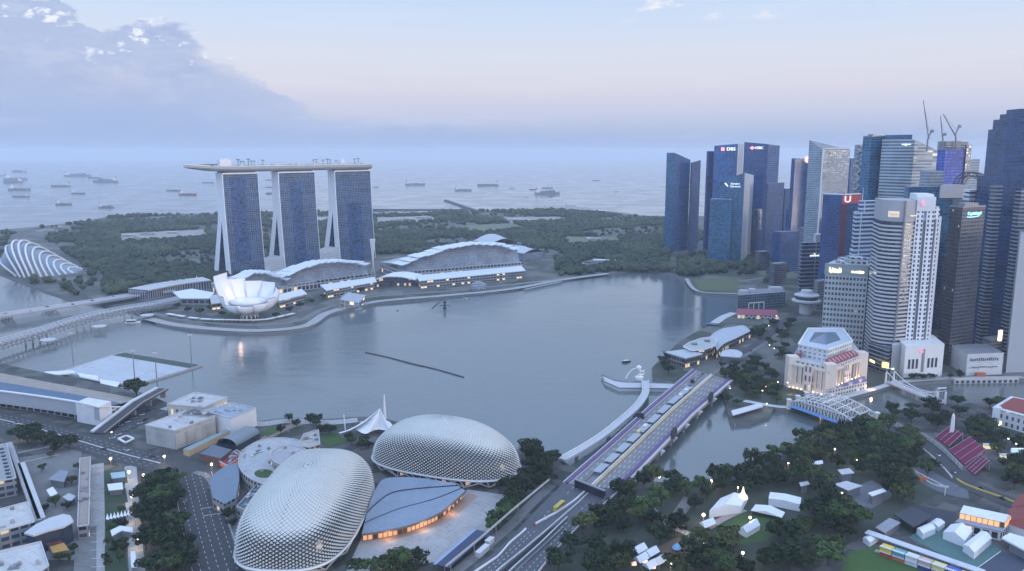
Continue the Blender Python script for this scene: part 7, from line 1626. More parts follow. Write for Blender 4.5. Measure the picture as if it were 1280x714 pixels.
for i, (n1, c1, n2, c2) in enumerate(cols):
    p = s0 + dv * i; q = p + dv * .94; nr = Vector((-dv.y, dv.x, 0)).normalized()
    t_ = thing('hospitality_box', (p + q) / 2, 'two storey box with %s upper front and %s lower front by the sports field' % (n1, n2), 'hospitality box', 'coloured boxes beside the sports field')
    F_ = [p, q, q + nr * 5, p + nr * 5]
    MB().prism(F_, 3, 5.6).build('lower_storey', [plain('box_' + n2, c2, .5, var=.08)], t_); MB().prism(F_, 6.0, 8.6, bottom=True).build('upper_storey', [plain('box_' + n1.replace(' ', '_'), c1, .5, var=.08)], t_)
    m_ = 6
    for z in (5.6, 8.6):
        b = MB()
        for k in range(m_): a0_, a1_ = p + (q - p) * (k / m_ + .01), p + (q - p) * ((k + 1) / m_ - .03); b.prism([a0_ - nr * .9, a1_ - nr * .9, a1_ + nr * 1, a0_ + nr * 1], z, z + .4, bottom=True)
        b.build('awning', [WHITE], t_)
strip('field_edge_walk', [(1094, 688), (1140, 704), (1185, 722)], 3.5, PAVEL, 3)
tent('small pale hut pair at the head of the coloured boxes', [(1078, 678), (1090, 672), (1098, 677), (1087, 684)], 3, 4)
# clubhouse
cl_ = thing('clubhouse', G(1226, 660), 'white clubhouse with a pale roof over a glowing orange veranda', 'clubhouse')
p = GL([(1194, 663), (1250, 676), (1262, 664), (1206, 652)], 3); MB().prism(p, 3, 8.5).build('ground_floor', [facade('club_arch', (.60, .60, .60), (.05, .05, .06), fh=5.5, cw=4.5, hf=.7, wf=.7, lit=.1, les=.7)], cl_)
pr = [p[0] + (p[3] - p[0]) * .3, p[1] + (p[2] - p[1]) * .3, p[2], p[3]]; MB().prism(pr, 8.5, 12.6).build('lit_veranda', [facade('veranda', (.40, .25, .15), (.3, .16, .08), fh=4.1, cw=3, hf=.85, wf=.85, lit=.75, litcol=(1, .52, .22), les=.75)], cl_)
MB().prism([p[0] + Vector((-1, -1, 0)), p[1] + Vector((1, -1, 0)), p[1] + (p[2] - p[1]) * .3, p[0] + (p[3] - p[0]) * .3], 8.6, 9.2, bottom=True).build('veranda_roof', [plain('slate_blue', (.22, .26, .33), .6)], cl_)
m0, m1 = (pr[0] + pr[3]) / 2, (pr[1] + pr[2]) / 2; e_ = 12.7; b = MB(); b.face([v(pr[0], e_), v(pr[1], e_), v(m1, e_ + 3), v(m0, e_ + 3)], 0); b.face([v(pr[2], e_), v(pr[3], e_), v(m0, e_ + 3), v(m1, e_ + 3)], 0); b.build('roof', [TENT], cl_)
b = MB(); b.face([v(pr[1], e_), v(pr[2], e_), v(m1, e_ + 3)], 0); b.face([v(pr[0], e_), v(m0, e_ + 3), v(pr[3], e_)], 0); b.build('gable', [WHITE], cl_)
for k, (px, l) in enumerate((([(1254, 664), (1262, 648), (1310, 660), (1300, 680)], 'lower red tiled roof of the wing right of the clubhouse'), ([(1264, 646), (1274, 632), (1320, 640), (1310, 658)], 'upper red tiled roof at the right edge beside the clubhouse'))):
    p = GL(px, 3); t_ = thing('red_roof_wing', p[0], l, 'building', 'red roofed wings of the clubhouse'); MB().prism(p, 3, 9 + k).build('wall', [WHITE], t_)
    m0, m1 = (p[0] + p[3]) / 2 + (p[1] - p[0]) * .12, (p[1] + p[2]) / 2; e_ = 9.05 + k; c = sum(p, Vector()) / 4; P2 = [c + (q - c) * 1.08 for q in p]; b = MB()
    b.face([v(P2[0], e_), v(P2[1], e_), v(m1, e_ + 5), v(m0, e_ + 5)], 0); b.face([v(P2[2], e_), v(P2[3], e_), v(m0, e_ + 5), v(m1, e_ + 5)], 0); b.face([v(P2[3], e_), v(P2[0], e_), v(m0, e_ + 5)], 0); b.build('roof', [REDT], t_)
canopy('white peaked canopy at the right edge below the red roofs', [(1252, 674), (1262, 668), (1310, 682), (1300, 700)], 6, 1.0, TENT, GREYM, 4, name='event_canopy', cat='canopy')
sheet('club_yard', [(1130, 650), (1150, 632), (1195, 640), (1190, 660), (1160, 664)], plain('yard_dark', (.035, .04, .055), .8, var=.15), 2)
canopy('dark flat canopy structure left of the green court', [(1118, 644), (1140, 634), (1166, 646), (1142, 660)], 5, .5, plain('charcoal_roof', (.03, .035, .05), .6), DARKM, 3, name='dark_shelter', cat='shelter')
canopy('grey flat roofed shed among the trees left of the green court', [(1094, 660), (1112, 648), (1126, 654), (1106, 667)], 4, .4, plain('shed_grey', (.25, .26, .29), .7), GREYM, 1, name='grey_shed', cat='shed')
for px, l, mt in (([(1042, 606), (1058, 602), (1078, 608), (1060, 614)], 'pale irregular roofed stage tent among the park trees', PALE), ([(1047, 588), (1062, 586), (1068, 592), (1052, 594)], 'small pale pavilion deep in the park trees', PALE), ([(1085, 617), (1104, 611), (1108, 615), (1090, 621)], 'long white bus shelter like tent by the park road', WHITE), ([(1014, 578), (1028, 576), (1029, 580), (1016, 582)], 'thin white canopy half buried in the riverside trees', WHITE), ([(999, 604), (1010, 602), (1012, 606), (1001, 609)], 'small grey white hut roof in the middle of the park trees', PALE)):
    canopy(l, px, 6, .5, mt, GREYM, 1.5, name='park_canopy', cat='canopy')
sheet('park_drive', [(1060, 612), (1090, 600), (1120, 618), (1090, 636), (1062, 628)], plain('drive_grey', (.12, .125, .14), .8), 2)
# road past the grandstands
strip('river_road', [(1088, 528), (1118, 537), (1150, 551), (1176, 572), (1196, 594), (1222, 611), (1290, 638)], 17, ASPH, 3)
strip('road_shoulder', [(1140, 585), (1165, 600), (1190, 612), (1210, 616)], 22, plain('shoulder', (.10, .11, .13), .8), 2)
t_ = thing('road_fence', G(1128, 538), 'thin pale debris fence following the river road', 'fence'); fpth = [G(x, y, 3.2) for x, y in smooth_px([(1088, 523), (1120, 534), (1152, 546), (1180, 566), (1202, 588)], 5)]
b = MB(); [b.bar(x + Vector((0, 0, z)), y + Vector((0, 0, z)), .3, .3) for x, y in zip(fpth, fpth[1:]) for z in (.6, 2.2, 3.4)]; [b.bar(x, x + Vector((0, 0, 3.6)), .25, .25) for x in fpth]; b.build('mesh_rails', [PALE], t_)
for px, l, mt in (([(1196, 600), (1206, 606), (1224, 613), (1250, 622), (1282, 634)], 'yellow topped track barrier curving towards the right edge', plain('yellow_top', (.55, .42, .10), .6)), ([(1146, 556), (1170, 576), (1190, 598)], 'pale inner track barrier beside the grandstands', OFFW), ([(1140, 590), (1165, 606), (1186, 610)], 'thin pale barrier closing the side lane', OFFW)):
    q = [G(x, y, 3.2) for x, y in smooth_px(px, 5)]; b = MB(); [b.bar(x, y, .8, 1.2) for x, y in zip(q, q[1:])]; tag(b.build('track_barrier', [mt]), l, 'barrier')
q = G(1150, 603); t_ = thing('orange_gantry', G(1140, 589), 'thin gantry with an orange red cabin at the park road corner', 'gantry'); a_, c_ = G(1141, 588, 9), G(1182, 609, 9); MB().bar(a_, c_, .5, .6).build('beam', [OFFW], t_)
for w in (a_, c_): MB().box((w.x, w.y, 3), (.5, .5, 6)).build('leg', [OFFW], t_)
MB().box(G(1153, 601), (6, 4, 3)).build('cabin', [plain('brick_orange', (.38, .13, .07), .6)], t_)
RSEAT = plain('crimson_seats', (.20, .012, .065), .7, var=.2, scale=.4)
def stand(label, px, rows=10):
    p = GL(px, 3); t_ = thing('seat_stand', sum(p, Vector()) / 4, label, 'grandstand', 'crimson seat stands by the river road'); b = MB(); f = MB()
    for r in range(rows):
        t0, t1 = r / rows, (r + 1) / rows; z = 4 + 6.5 * r / rows
        q = [p[0] + (p[3] - p[0]) * t0, p[1] + (p[2] - p[1]) * t0, p[1] + (p[2] - p[1]) * t1, p[0] + (p[3] - p[0]) * t1]
        b.prism(q, z - .8, z, bottom=True)
    b.build('seat_rows', [RSEAT], t_)
    for t in (.02, .34, .66, .98):
        a_, c_ = p[0] + (p[1] - p[0]) * t, p[3] + (p[2] - p[3]) * t; f.bar(Vector((a_.x, a_.y, 4.2)), Vector((c_.x, c_.y, 10.6)), .28, .35); f.bar(Vector((c_.x, c_.y, 3)), Vector((c_.x, c_.y, 10)), .4, .4)
    f.build('aisles', [CONC], t_)
stand('crimson seat stand at the foot of the obelisk, upper left of the three', [(1169, 548), (1186, 560), (1203, 553), (1187, 543)]); stand('largest crimson seat stand, middle of the three', [(1186, 564), (1206, 583), (1232, 574), (1212, 557)], 14); stand('short dark red seat stand below the largest one', [(1207, 586), (1218, 595), (1236, 588), (1226, 579)], 7)
q = G(1189, 548); t_ = thing('obelisk', q, 'white stone obelisk on a stepped base beside the crimson seats', 'obelisk'); MB().lathe([(4.2, 0), (4.2, 1.4), (3.2, 1.4), (3.2, 3), (2.4, 3.2), (2.2, 5)], q, 4).build('stepped_base', [STW], t_); MB().lathe([(1.9, 5), (1.25, 19), (.1, 21.5)], q, 4).build('shaft', [STW], t_)
mu = thing('colonial_museum', G(1262, 525), 'long white colonial building with a red hipped roof at the right edge', 'museum')
p = GL([(1240, 530), (1300, 547), (1330, 530), (1262, 516)], 3); MB().prism(p, 3, 17).build('wall', [facade('colonial', (.62, .61, .60), (.10, .10, .11), fh=6, cw=4.5, hf=.55, wf=.4, lit=.04)], mu); c = sum(p, Vector()) / 4; P2 = [c + (q - c) * 1.04 for q in p]
MB().prism(P2, 17, 17.8, bottom=True).build('cornice', [WHITE], mu)
P3 = [c + (q - c) * .9 for q in p]; m0, m1 = (P3[0] * .5 + P3[3] * .5) + (P3[1] - P3[0]) * .2, (P3[1] + P3[2]) / 2; b = MB(); e_ = 17.9; b.face([v(P3[0], e_), v(P3[1], e_), v(m1, e_ + 6), v(m0, e_ + 6)], 0); b.face([v(P3[2], e_), v(P3[3], e_), v(m0, e_ + 6), v(m1, e_ + 6)], 0); b.face([v(P3[3], e_), v(P3[0], e_), v(m0, e_ + 6)], 0); b.build('hipped_roof', [REDT], mu)
MB().prism([p[0] + (p[3] - p[0]) * .35 + Vector((-2, -2, 0)), p[0] + Vector((-2, -2, 0)), p[0] + (p[1] - p[0]) * .12 + Vector((0, -2, 0)), p[3] * .65 + p[0] * .35], 3, 18.5).build('end_pavilion', [WHITE], mu)
for x, y, l in ((1237, 560, 'yellow lit booth behind the crimson seats, left of two'), (1258, 573, 'yellow lit booth behind the crimson seats, right of two')):
    q = G(x, y); t_ = thing('lit_booth', q, l, 'booth'); MB().box(q, (8, 4, 2.6)).build('wall', [glow('booth_yellow', (1, .75, .2), .55)], t_); MB().box(q + Vector((0, 0, 2.6)), (9, 5, .4)).build('roof', [OFFW], t_)
q = G(1271, 570); t_ = thing('blue_screen_booth', q, 'booth with a pale blue screen near the right edge', 'booth'); MB().box(q, (9, 3, 3)).build('wall', [GREYM], t_); MB().box(q + Vector((0, -.2, 3)), (9, 2, 3)).build('screen', [glow('blue_screen', (.4, .65, 1), .5)], t_)
# city side greenery ground and roads between bridge and hotel
strip('shore_road', [(908, 458), (935, 440), (962, 420), (985, 400), (1010, 378)], 15, ASPH, 2); strip('far_road', [(880, 352), (920, 352), (960, 346), (1010, 336)], 9, PAVE, 2); strip('esplanade_drive', [(886, 470), (925, 448), (955, 430), (985, 408)], 5, PAVE, 3)
sheet('promontory_lawn', [(866, 350), (905, 347), (924, 351), (921, 364.5), (875, 362.5)], plain('promontory_grass', (.09, .105, .045), .95, var=.1, scale=.02), 2)
strip('promontory_walk', [(858, 348), (873, 364), (922, 367)], 7, PAVEL, 3)
# ================================================================== TREES
import numpy as np
def leaf_mat(name, c1, c2):
    mt = bpy.data.materials.new(name); mt.use_nodes = True
    n, m, mix, ramp, sstep = setup(mt.node_tree)
    c = n('ShaderNodeTexCoord'); oi = n('ShaderNodeObjectInfo')
    a = n('ShaderNodeTexNoise', i_Vector=c.outputs['Object'], i_Scale=0.35, i_Detail=4, i_Roughness=0.7).outputs[0]
    col = mix(sstep(a, 0.35, 0.68), c1, c2)
    v_ = n('ShaderNodeVectorMath', operation='SCALE', i_0=col, i_3=m('MULTIPLY_ADD', oi.outputs['Random'], 0.7, 0.65))
    b = n('ShaderNodeBsdfPrincipled', i_Roughness=0.75)
    b.inputs['Specular IOR Level'].default_value = 0.2
    mt.node_tree.links.new(v_.outputs[0], b.inputs['Base Color'])
    n('ShaderNodeOutputMaterial', i_Surface=b.outputs[0])
    return mt
LEAF = {'dark': leaf_mat('leaf_dark', (.011, .022, .011), (.030, .048, .020)), 'mid': leaf_mat('leaf_mid', (.026, .048, .018), (.062, .10, .03)), 'olive': leaf_mat('leaf_olive', (.034, .046, .018), (.08, .095, .032))}
BARK = plain('bark', (.07, .055, .042), .9, var=.15)
def crown_mesh(seed, R_, H_, z0, lobes, flat, nq=950):
    """leaf clumps scattered through uneven lobes round the limbs; unit metres"""
    r = random.Random(seed); b = MB(); L_ = []
    for i in range(lobes):
        a = 2 * math.pi * (i / lobes) + r.uniform(-.5, .5); d = R_ * r.uniform(.30, .80) * (0 if i == 0 else 1)
        L_.append((d * math.cos(a), d * math.sin(a), z0 + H_ * (r.uniform(.35, .75) if i else .72), R_ * r.uniform(.22, .44), H_ * r.uniform(.20, .36) * flat))
    for k in range(nq):
        lx, ly, lz, lr, lh = r.choice(L_); u = r.uniform(-1, 1); t = r.uniform(0, 2 * math.pi); q = r.uniform(.55, 1.0) ** .5; s = math.sqrt(max(0, 1 - u * u))
        c = Vector((lx + lr * s * math.cos(t) * q, ly + lr * s * math.sin(t) * q, lz + lh * u * q))
        nrm = Vector((s * math.cos(t) + r.uniform(-.6, .6), s * math.sin(t) + r.uniform(-.6, .6), u + r.uniform(-.2, .8))).normalized()
        e = nrm.orthogonal().normalized(); e.rotate(Matrix.Rotation(r.uniform(0, 6.28), 3, nrm)); f = nrm.cross(e); w = r.uniform(.38, .95) * R_ / 8; h = w * r.uniform(.6, 1.2)
        b.face([c - e * w, c - f * h, c + e * w * r.uniform(.6, 1), c + f * h], 0)
    return b, L_
def make_tree(name, seed, shade, R_, H_, z0, lobes, flat, label):
    t_ = thing(name, (0, 0, 0), label, 'tree'); b, L_ = crown_mesh(seed, R_, H_, z0, lobes, flat)
    tr = MB(); tr.tube([(0, 0, -.3), (0.1, 0, z0 * .5), (0, .1, z0 + H_ * .15)], [.55 * R_ / 8, .42 * R_ / 8, .3 * R_ / 8], 7)
    for lx, ly, lz, lr, lh in L_[1:]: tr.tube([(0, 0, z0 * .72), (lx * .5, ly * .5, z0 + (lz - z0) * .45), (lx * .9, ly * .9, lz)], [.26 * R_ / 8, .17 * R_ / 8, .07 * R_ / 8], 5)
    tr.build('trunk', [BARK], t_); b.build('crown', [LEAF[shade]], t_)
    return t_
PROTO = []
for i, (shade, shape, R_, H_, z0, lo, fl) in enumerate((('dark', 'spreading', 8.5, 7, 5, 16, .8), ('mid', 'spreading', 8.5, 6.5, 5.5, 14, .8), ('dark', 'round', 7, 9, 4, 13, 1.0), ('olive', 'round', 6.5, 8, 4, 12, 1.0), ('dark', 'ragged', 8, 8.5, 4.5, 10, .9), ('mid', 'ragged', 7.5, 9, 4, 9, .9), ('olive', 'spreading', 8.0, 6, 5, 13, .75))):
    PROTO.append([make_tree('rain_tree' if shape == 'spreading' else 'park_tree', 40 + i, shade, R_, H_, z0, lo, fl, ''), shade, shape, R_, H_ + z0, False])
# keep trunks off buildings, roads and tents, and out of the sight line just before low things
KEEP = []; ROADS = []
for o in list(S.objects):
    if o.type != 'MESH' or o.name.startswith(('haze', 'sea_', 'ground_', 'crown', 'trunk')): continue
    r_ = o
    while r_.parent: r_ = r_.parent
    off = r_.matrix_basis.translation
    vs = np.array([v_.co[:] for v_ in o.data.vertices]) + np.array(off)
    if vs[:, 1].min() > 1150: continue
    if r_.get('kind') == 'structure':
        if o.name.split('.')[0] in ('avenue', 'road', 'approach_road', 'river_road', 'park_path', 'paved_walk', 'shore_road', 'esplanade_drive', 'sports_field', 'green_court', 'dark_court', 'park_drive', 'clearing', 'car_park_ground', 'plaza', 'event_lawn', 'lit_path', 'promontory_lawn'):
            for p in o.data.polygons: ROADS.append([(vs[i][0], vs[i][1]) for i in p.vertices])
        continue
    mn, mx = vs.min(0), vs.max(0)
    if r_.name.startswith(('road_fence', 'light_truss', 'covered_walkway', 'channel_', 'helix', 'floating_boom', 'track_barrier', 'curved_footbridge', 'grandstand', 'road_bridge', 'arch_truss', 'suspension')): continue
    KEEP.append((mn[0], mn[1], mx[0], mx[1], mx[2] < 14))
LAND_A = [(p.x, p.y) for p in pa]; LAND_B = [(p.x, p.y) for p in pb]
def free(x, y, rad, clear):
    if not (inside(x, y, LAND_A) or inside(x, y, LAND_B)): return False
    for q in ROADS:
        if inside(x, y, q): return False
    pts = [(x, y, rad * .45)] + ([(x * (1 + d / y), y + d, rad * .3) for d in (8, 16)] if clear else [])
    for i, (px, py, m_) in enumerate(pts):
        for x0, y0, x1, y1, lowb in KEEP:
            if (i == 0 or lowb) and x0 - m_ < px < x1 + m_ and y0 - m_ < py < y1 + m_: return False
    return True
MARKS = [(928, 628, 'lit white marquee'), (884, 661, 'small square tent'), (936, 664, 'long lawn tent'), (980, 630, 'wide flat tent'), (806, 703, 'stall cluster'), (755, 626, 'screen gantry'), (815, 606, 'bridge shore'), (880, 606, 'river edge'), (1000, 572, 'river bend'), (1050, 545, 'arched bridge'), (1060, 610, 'hidden stage tent'),
         (1096, 616, 'white shelter tent'), (1140, 590, 'orange gantry'), (1090, 665, 'grey shed'), (1000, 690, 'sports field corner'), (900, 700, 'bottom edge'), (700, 690, 'wide road'), (1030, 650, 'dark park middle'), (1190, 546, 'obelisk'), (1215, 570, 'crimson stands'), (1145, 515, 'suspension bridge'), (1250, 525, 'colonial museum'), (1250, 600, 'yellow barrier'),
         (205, 590, 'avenue junction'), (205, 650, 'lane stop lines'), (215, 700, 'lower road'), (60, 550, 'garden court'), (345, 525, 'waterfront walk'), (455, 560, 'stage tent'), (650, 600, 'rear dome struts'), (610, 640, 'truss poles'), (500, 695, 'plaza'), (560, 690, 'navy canopy'), (450, 700, 'front dome rim'),
         (835, 450, 'flat grey pavilion'), (930, 480, 'far bridge end'), (950, 460, 'shore road'), (960, 410, 'red roofed hall'), (880, 412, 'curved roof'), (1160, 465, 'white bank podium'), (985, 470, 'classical hotel'), (975, 445, 'hotel side')]
rt = random.Random(77); PLACED = []; used = set(); NT = 0
def put_tree(px, py, sc, pi, group, z=3.0):
    global NT
    pr = PROTO[pi]; loc = G(px, py, z); size = 'small' if sc < .72 else 'medium' if sc < 1.02 else 'tall'
    mk = min(MARKS, key=lambda k: (k[0] - px) ** 2 + 2 * (k[1] - py) ** 2)[2]
    lab = '%s %s %s tree %s near the %s' % (size, {'dark': 'dark green', 'mid': 'mid green', 'olive': 'olive green'}[pr[1]], pr[2], group[1], mk)
    if not pr[5]:
        o = pr[0]; pr[5] = True; o.location = loc; o.scale = (sc,) * 3; o.rotation_euler = (0, 0, rt.uniform(0, 6.28)); ORG[o.name] = loc; o['label'] = lab; o['group'] = group[0]
    else: copy_tree(pr[0], loc, rt.uniform(0, 6.28), (sc, sc, sc * rt.uniform(.88, 1.12)), lab, group[0])
    PLACED.append((loc.x, loc.y, pr[3] * sc)); NT += 1
def grove(poly, n_, sc, kinds, group, gap=.62, clear=True, tries=90):
    wp = [(p.x, p.y) for p in GL(poly)]; x0, x1 = min(p[0] for p in wp), max(p[0] for p in wp); y0, y1 = min(p[1] for p in wp), max(p[1] for p in wp); done = 0
    for _ in range(n_ * tries):
        if done >= n_: break
        x, y = rt.uniform(x0, x1), rt.uniform(y0, y1)
        if not inside(x, y, wp): continue
        s = rt.uniform(*sc); pi = rt.choice(kinds); rad = PROTO[pi][3] * s
        if any((x - a) ** 2 + (y - b_) ** 2 < (gap * (rad + c)) ** 2 for a, b_, c in PLACED): continue
        if not free(x, y, rad, clear): continue
        d = y * CC - (3 - EYE) * SS; v_ = y * SS + (3 - EYE) * CC
        put_tree(640 + F * x / d, 357 - F * v_ / d, s, pi, group); done += 1
ALLK = [0, 0, 1, 2, 2, 3, 4, 4, 5, 6]
# tall umbrella tree standing by the ramp, trees by the avenue
q = G(171, 500); bt_ = copy_tree(PROTO[0][0], q, .5, (1.2, 1.2, 1.75), 'lone umbrella shaped tree standing by the platform and the top of the ramp', 'landmark trees'); PLACED.append((q.x, q.y, 8)); NT += 1
grove([(176, 572), (220, 580), (236, 640), (246, 720), (178, 722), (176, 640)], 34, (.85, 1.12), [0, 0, 1, 2, 4, 6], ('rain trees in the row beside the road', 'in the dense row'), .40, False, 250)
grove([(30, 540), (80, 540), (96, 552), (86, 572), (20, 560)], 7, (.8, 1.1), [0, 2, 4], ('trees between the avenue and the garden court', 'by the avenue'), .5, False)
grove([(60, 578), (98, 574), (96, 610), (60, 620)], 6, (.4, .55), [3, 5, 6], ('small trees in the garden court', 'in the court'), .8, False)
grove([(132, 586), (160, 586), (164, 716), (132, 716)], 12, (.34, .5), [2, 5, 3], ('small trees on the park lawns', 'on the lawns'), .9, False)
grove([(328, 536), (344, 520), (392, 520), (416, 526), (396, 534), (350, 544)], 7, (.5, .72), [2, 4], ('waterfront trees by the halls', 'by the water'), .7, False)
grove([(400, 536), (448, 545), (470, 552), (464, 572), (440, 560), (404, 552)], 7, (.55, .8), [2, 3, 4], ('trees between the two domes', 'between domes'), .6, False)
grove([(648, 566), (672, 570), (704, 584), (684, 606), (652, 622), (630, 620), (642, 596)], 13, (.85, 1.15), [0, 2, 4], ('dark trees right of the rear dome', 'by the dome'), .48, False)
grove([(585, 632), (640, 618), (652, 634), (616, 672), (588, 668)], 9, (.75, 1.05), [0, 1, 5], ('trees along the plaza and the truss', 'by the plaza'), .5, False)
grove([(466, 690), (510, 670), (540, 690), (520, 722), (440, 724)], 9, (.7, 1.0), [1, 5, 3, 4], ('trees at the plaza bottom', 'at the bottom'), .5, False)
grove([(262, 640), (290, 634), (292, 690), (300, 720), (286, 720)], 6, (.45, .65), [2, 4], ('small trees left of the front dome', 'by the dome'), .6, False)
PARK = [(776, 614), (812, 606), (850, 606), (920, 602), (950, 580), (990, 566), (1018, 552), (1060, 538), (1088, 530), (1130, 546), (1150, 562), (1168, 590), (1150, 612), (1120, 640), (1090, 655), (1078, 680), (1050, 690), (1036, 716), (900, 726), (690, 726), (728, 660)]
grove(PARK, 150, (.80, 1.25), ALLK, ('park trees along the river', 'in the park'), .47, True, 200)
grove([(1100, 524), (1126, 512), (1180, 506), (1290, 503), (1290, 516), (1236, 512), (1232, 540), (1184, 536), (1150, 546)], 20, (.7, 1.05), ALLK, ('trees on the far side of the park road', 'past the road'), .55, False)
grove([(1204, 540), (1236, 540), (1290, 556), (1290, 618), (1236, 606), (1222, 596), (1240, 572)], 20, (.7, 1.05), ALLK, ('trees behind the crimson stands', 'by the stands'), .55, True)
grove([(900, 474), (930, 462), (975, 440), (984, 470), (982, 500), (940, 498), (916, 492)], 30, (.6, .95), ALLK, ('trees on the hotel shore', 'on the shore'), .5, False)
grove([(902, 486), (928, 480), (966, 494), (972, 508), (962, 515), (940, 506), (910, 512)], 9, (.5, .75), ALLK, ('trees above the boat landing', 'by the landing'), .45, False, 260)
grove([(818, 446), (834, 446), (848, 456), (842, 472), (822, 470)], 4, (.7, .95), [0, 2], ('trees by the statue', 'by the statue'), .5, False)
grove([(890, 466), (905, 452), (960, 425), (985, 405), (994, 432), (984, 470), (960, 486), (930, 478), (908, 484)], 22, (.5, .75), ALLK, ('low trees between the bridge end and the hotel', 'by the bridge end'), .42, False, 260)
grove([(920, 430), (950, 414), (985, 396), (992, 410), (960, 428), (930, 444)], 14, (.55, .85), ALLK, ('trees along the shore road', 'along the road'), .5, False)
grove([(1138, 475.5), (1178, 473.5), (1178, 470.6), (1138, 472.6)], 7, (.42, .5), [2], ('clipped trees in the planter', 'in the planter'), .55, False, 300)
grove([(1180, 474), (1205, 473), (1204, 466), (1180, 468)], 4, (.4, .55), [2, 4], ('small trees on the river promenade', 'on the quay'), .6, False)
for i, (x, y) in enumerate(((64, 572), (70, 566), (52, 590), (90, 606), (84, 638), (70, 634), (32, 604), (92, 690), (86, 702), (75, 703), (56, 640), (100, 590))):
    copy_tree(PROTO[(3, 2, 5)[i % 3]][0], G(x, y), i, rt.uniform(.38, .6), 'small %s tree in the paved garden court among the small canopies' % ('olive', 'dark', 'mid green')[i % 3], 'small trees in the paved court')
# palms on the hotel's roof deck and small trees on the terraces
pl = thing('palm_tree', (0, 0, 0), '', 'palm'); MB().tube([(0, 0, 0), (.2, 0, 4), (0, 0, 8)], [.6, .5, .42], 6).build('trunk', [BARK], pl)
cb = MB(); r_ = random.Random(4)
for i in range(13):
    a = 2 * math.pi * i / 13; d = Vector((math.cos(a), math.sin(a), 0)); s_ = Vector((-d.y, d.x, 0)) * .55; p0 = Vector((0, 0, 8)); p1 = d * 2.2 + Vector((0, 0, 9.2)); p2 = d * 4.2 + Vector((0, 0, 7.6 + r_.uniform(-.6, .4)))
    cb.face([p0, p1 - s_, p1 + s_], 0); cb.face([p1 - s_, p2, p1 + s_], 0)
cb.build('crown', [LEAF['dark']], pl); first = True
for i, px in enumerate((299, 304, 309, 312, 317, 322, 330, 395, 400, 405, 412, 417, 421, 446, 452)):
    s = s_at(px); loc = hot(s, -2 - (i % 3) * 4, ZT + 14.2); lab = 'palm on the hotel roof deck, %s the deck middle, %s row' % ('bow side of' if px < 350 else 'stern side of', ('front', 'second', 'rear')[i % 3])
    if first: pl.location = loc; pl['label'] = lab; pl['group'] = 'palms on the roof deck'; pl.scale = (1.25,) * 3; first = False
    else: copy_tree(pl, loc, i, rt.uniform(.8, 1.35), lab, 'palms on the roof deck')
for i in range(13):
    t = i / 12; copy_tree(PROTO[2][0], G(398 + 64 * t, 354.5 - 8.5 * t, 15), i, .42, 'small round tree on the terrace of the middle stepped hall', 'terrace trees of the middle hall')
for i in range(14):
    t = i / 13; copy_tree(PROTO[2][0], G(528 + 116 * t, 354 - 11 * t, 3), i, rt.uniform(.6, .85), 'round tree on the gardens before the convention hall canopy', 'garden trees before the convention hall')
for i in range(12):
    x, y = rt.choice(((222, 386), (235, 391), (250, 394), (262, 389), (278, 396), (345, 398), (362, 392), (375, 386), (390, 380), (404, 374), (430, 372), (452, 366))) if 0 else ((222, 386), (235, 391), (250, 394), (262, 388), (278, 396), (345, 398), (362, 392), (375, 386), (390, 380), (404, 374), (430, 372), (452, 366))[i]
    copy_tree(PROTO[4][0], G(x, y, 3), i, rt.uniform(.55, .85), 'ragged dark tree in the museum plaza by the promenade', 'museum plaza trees')
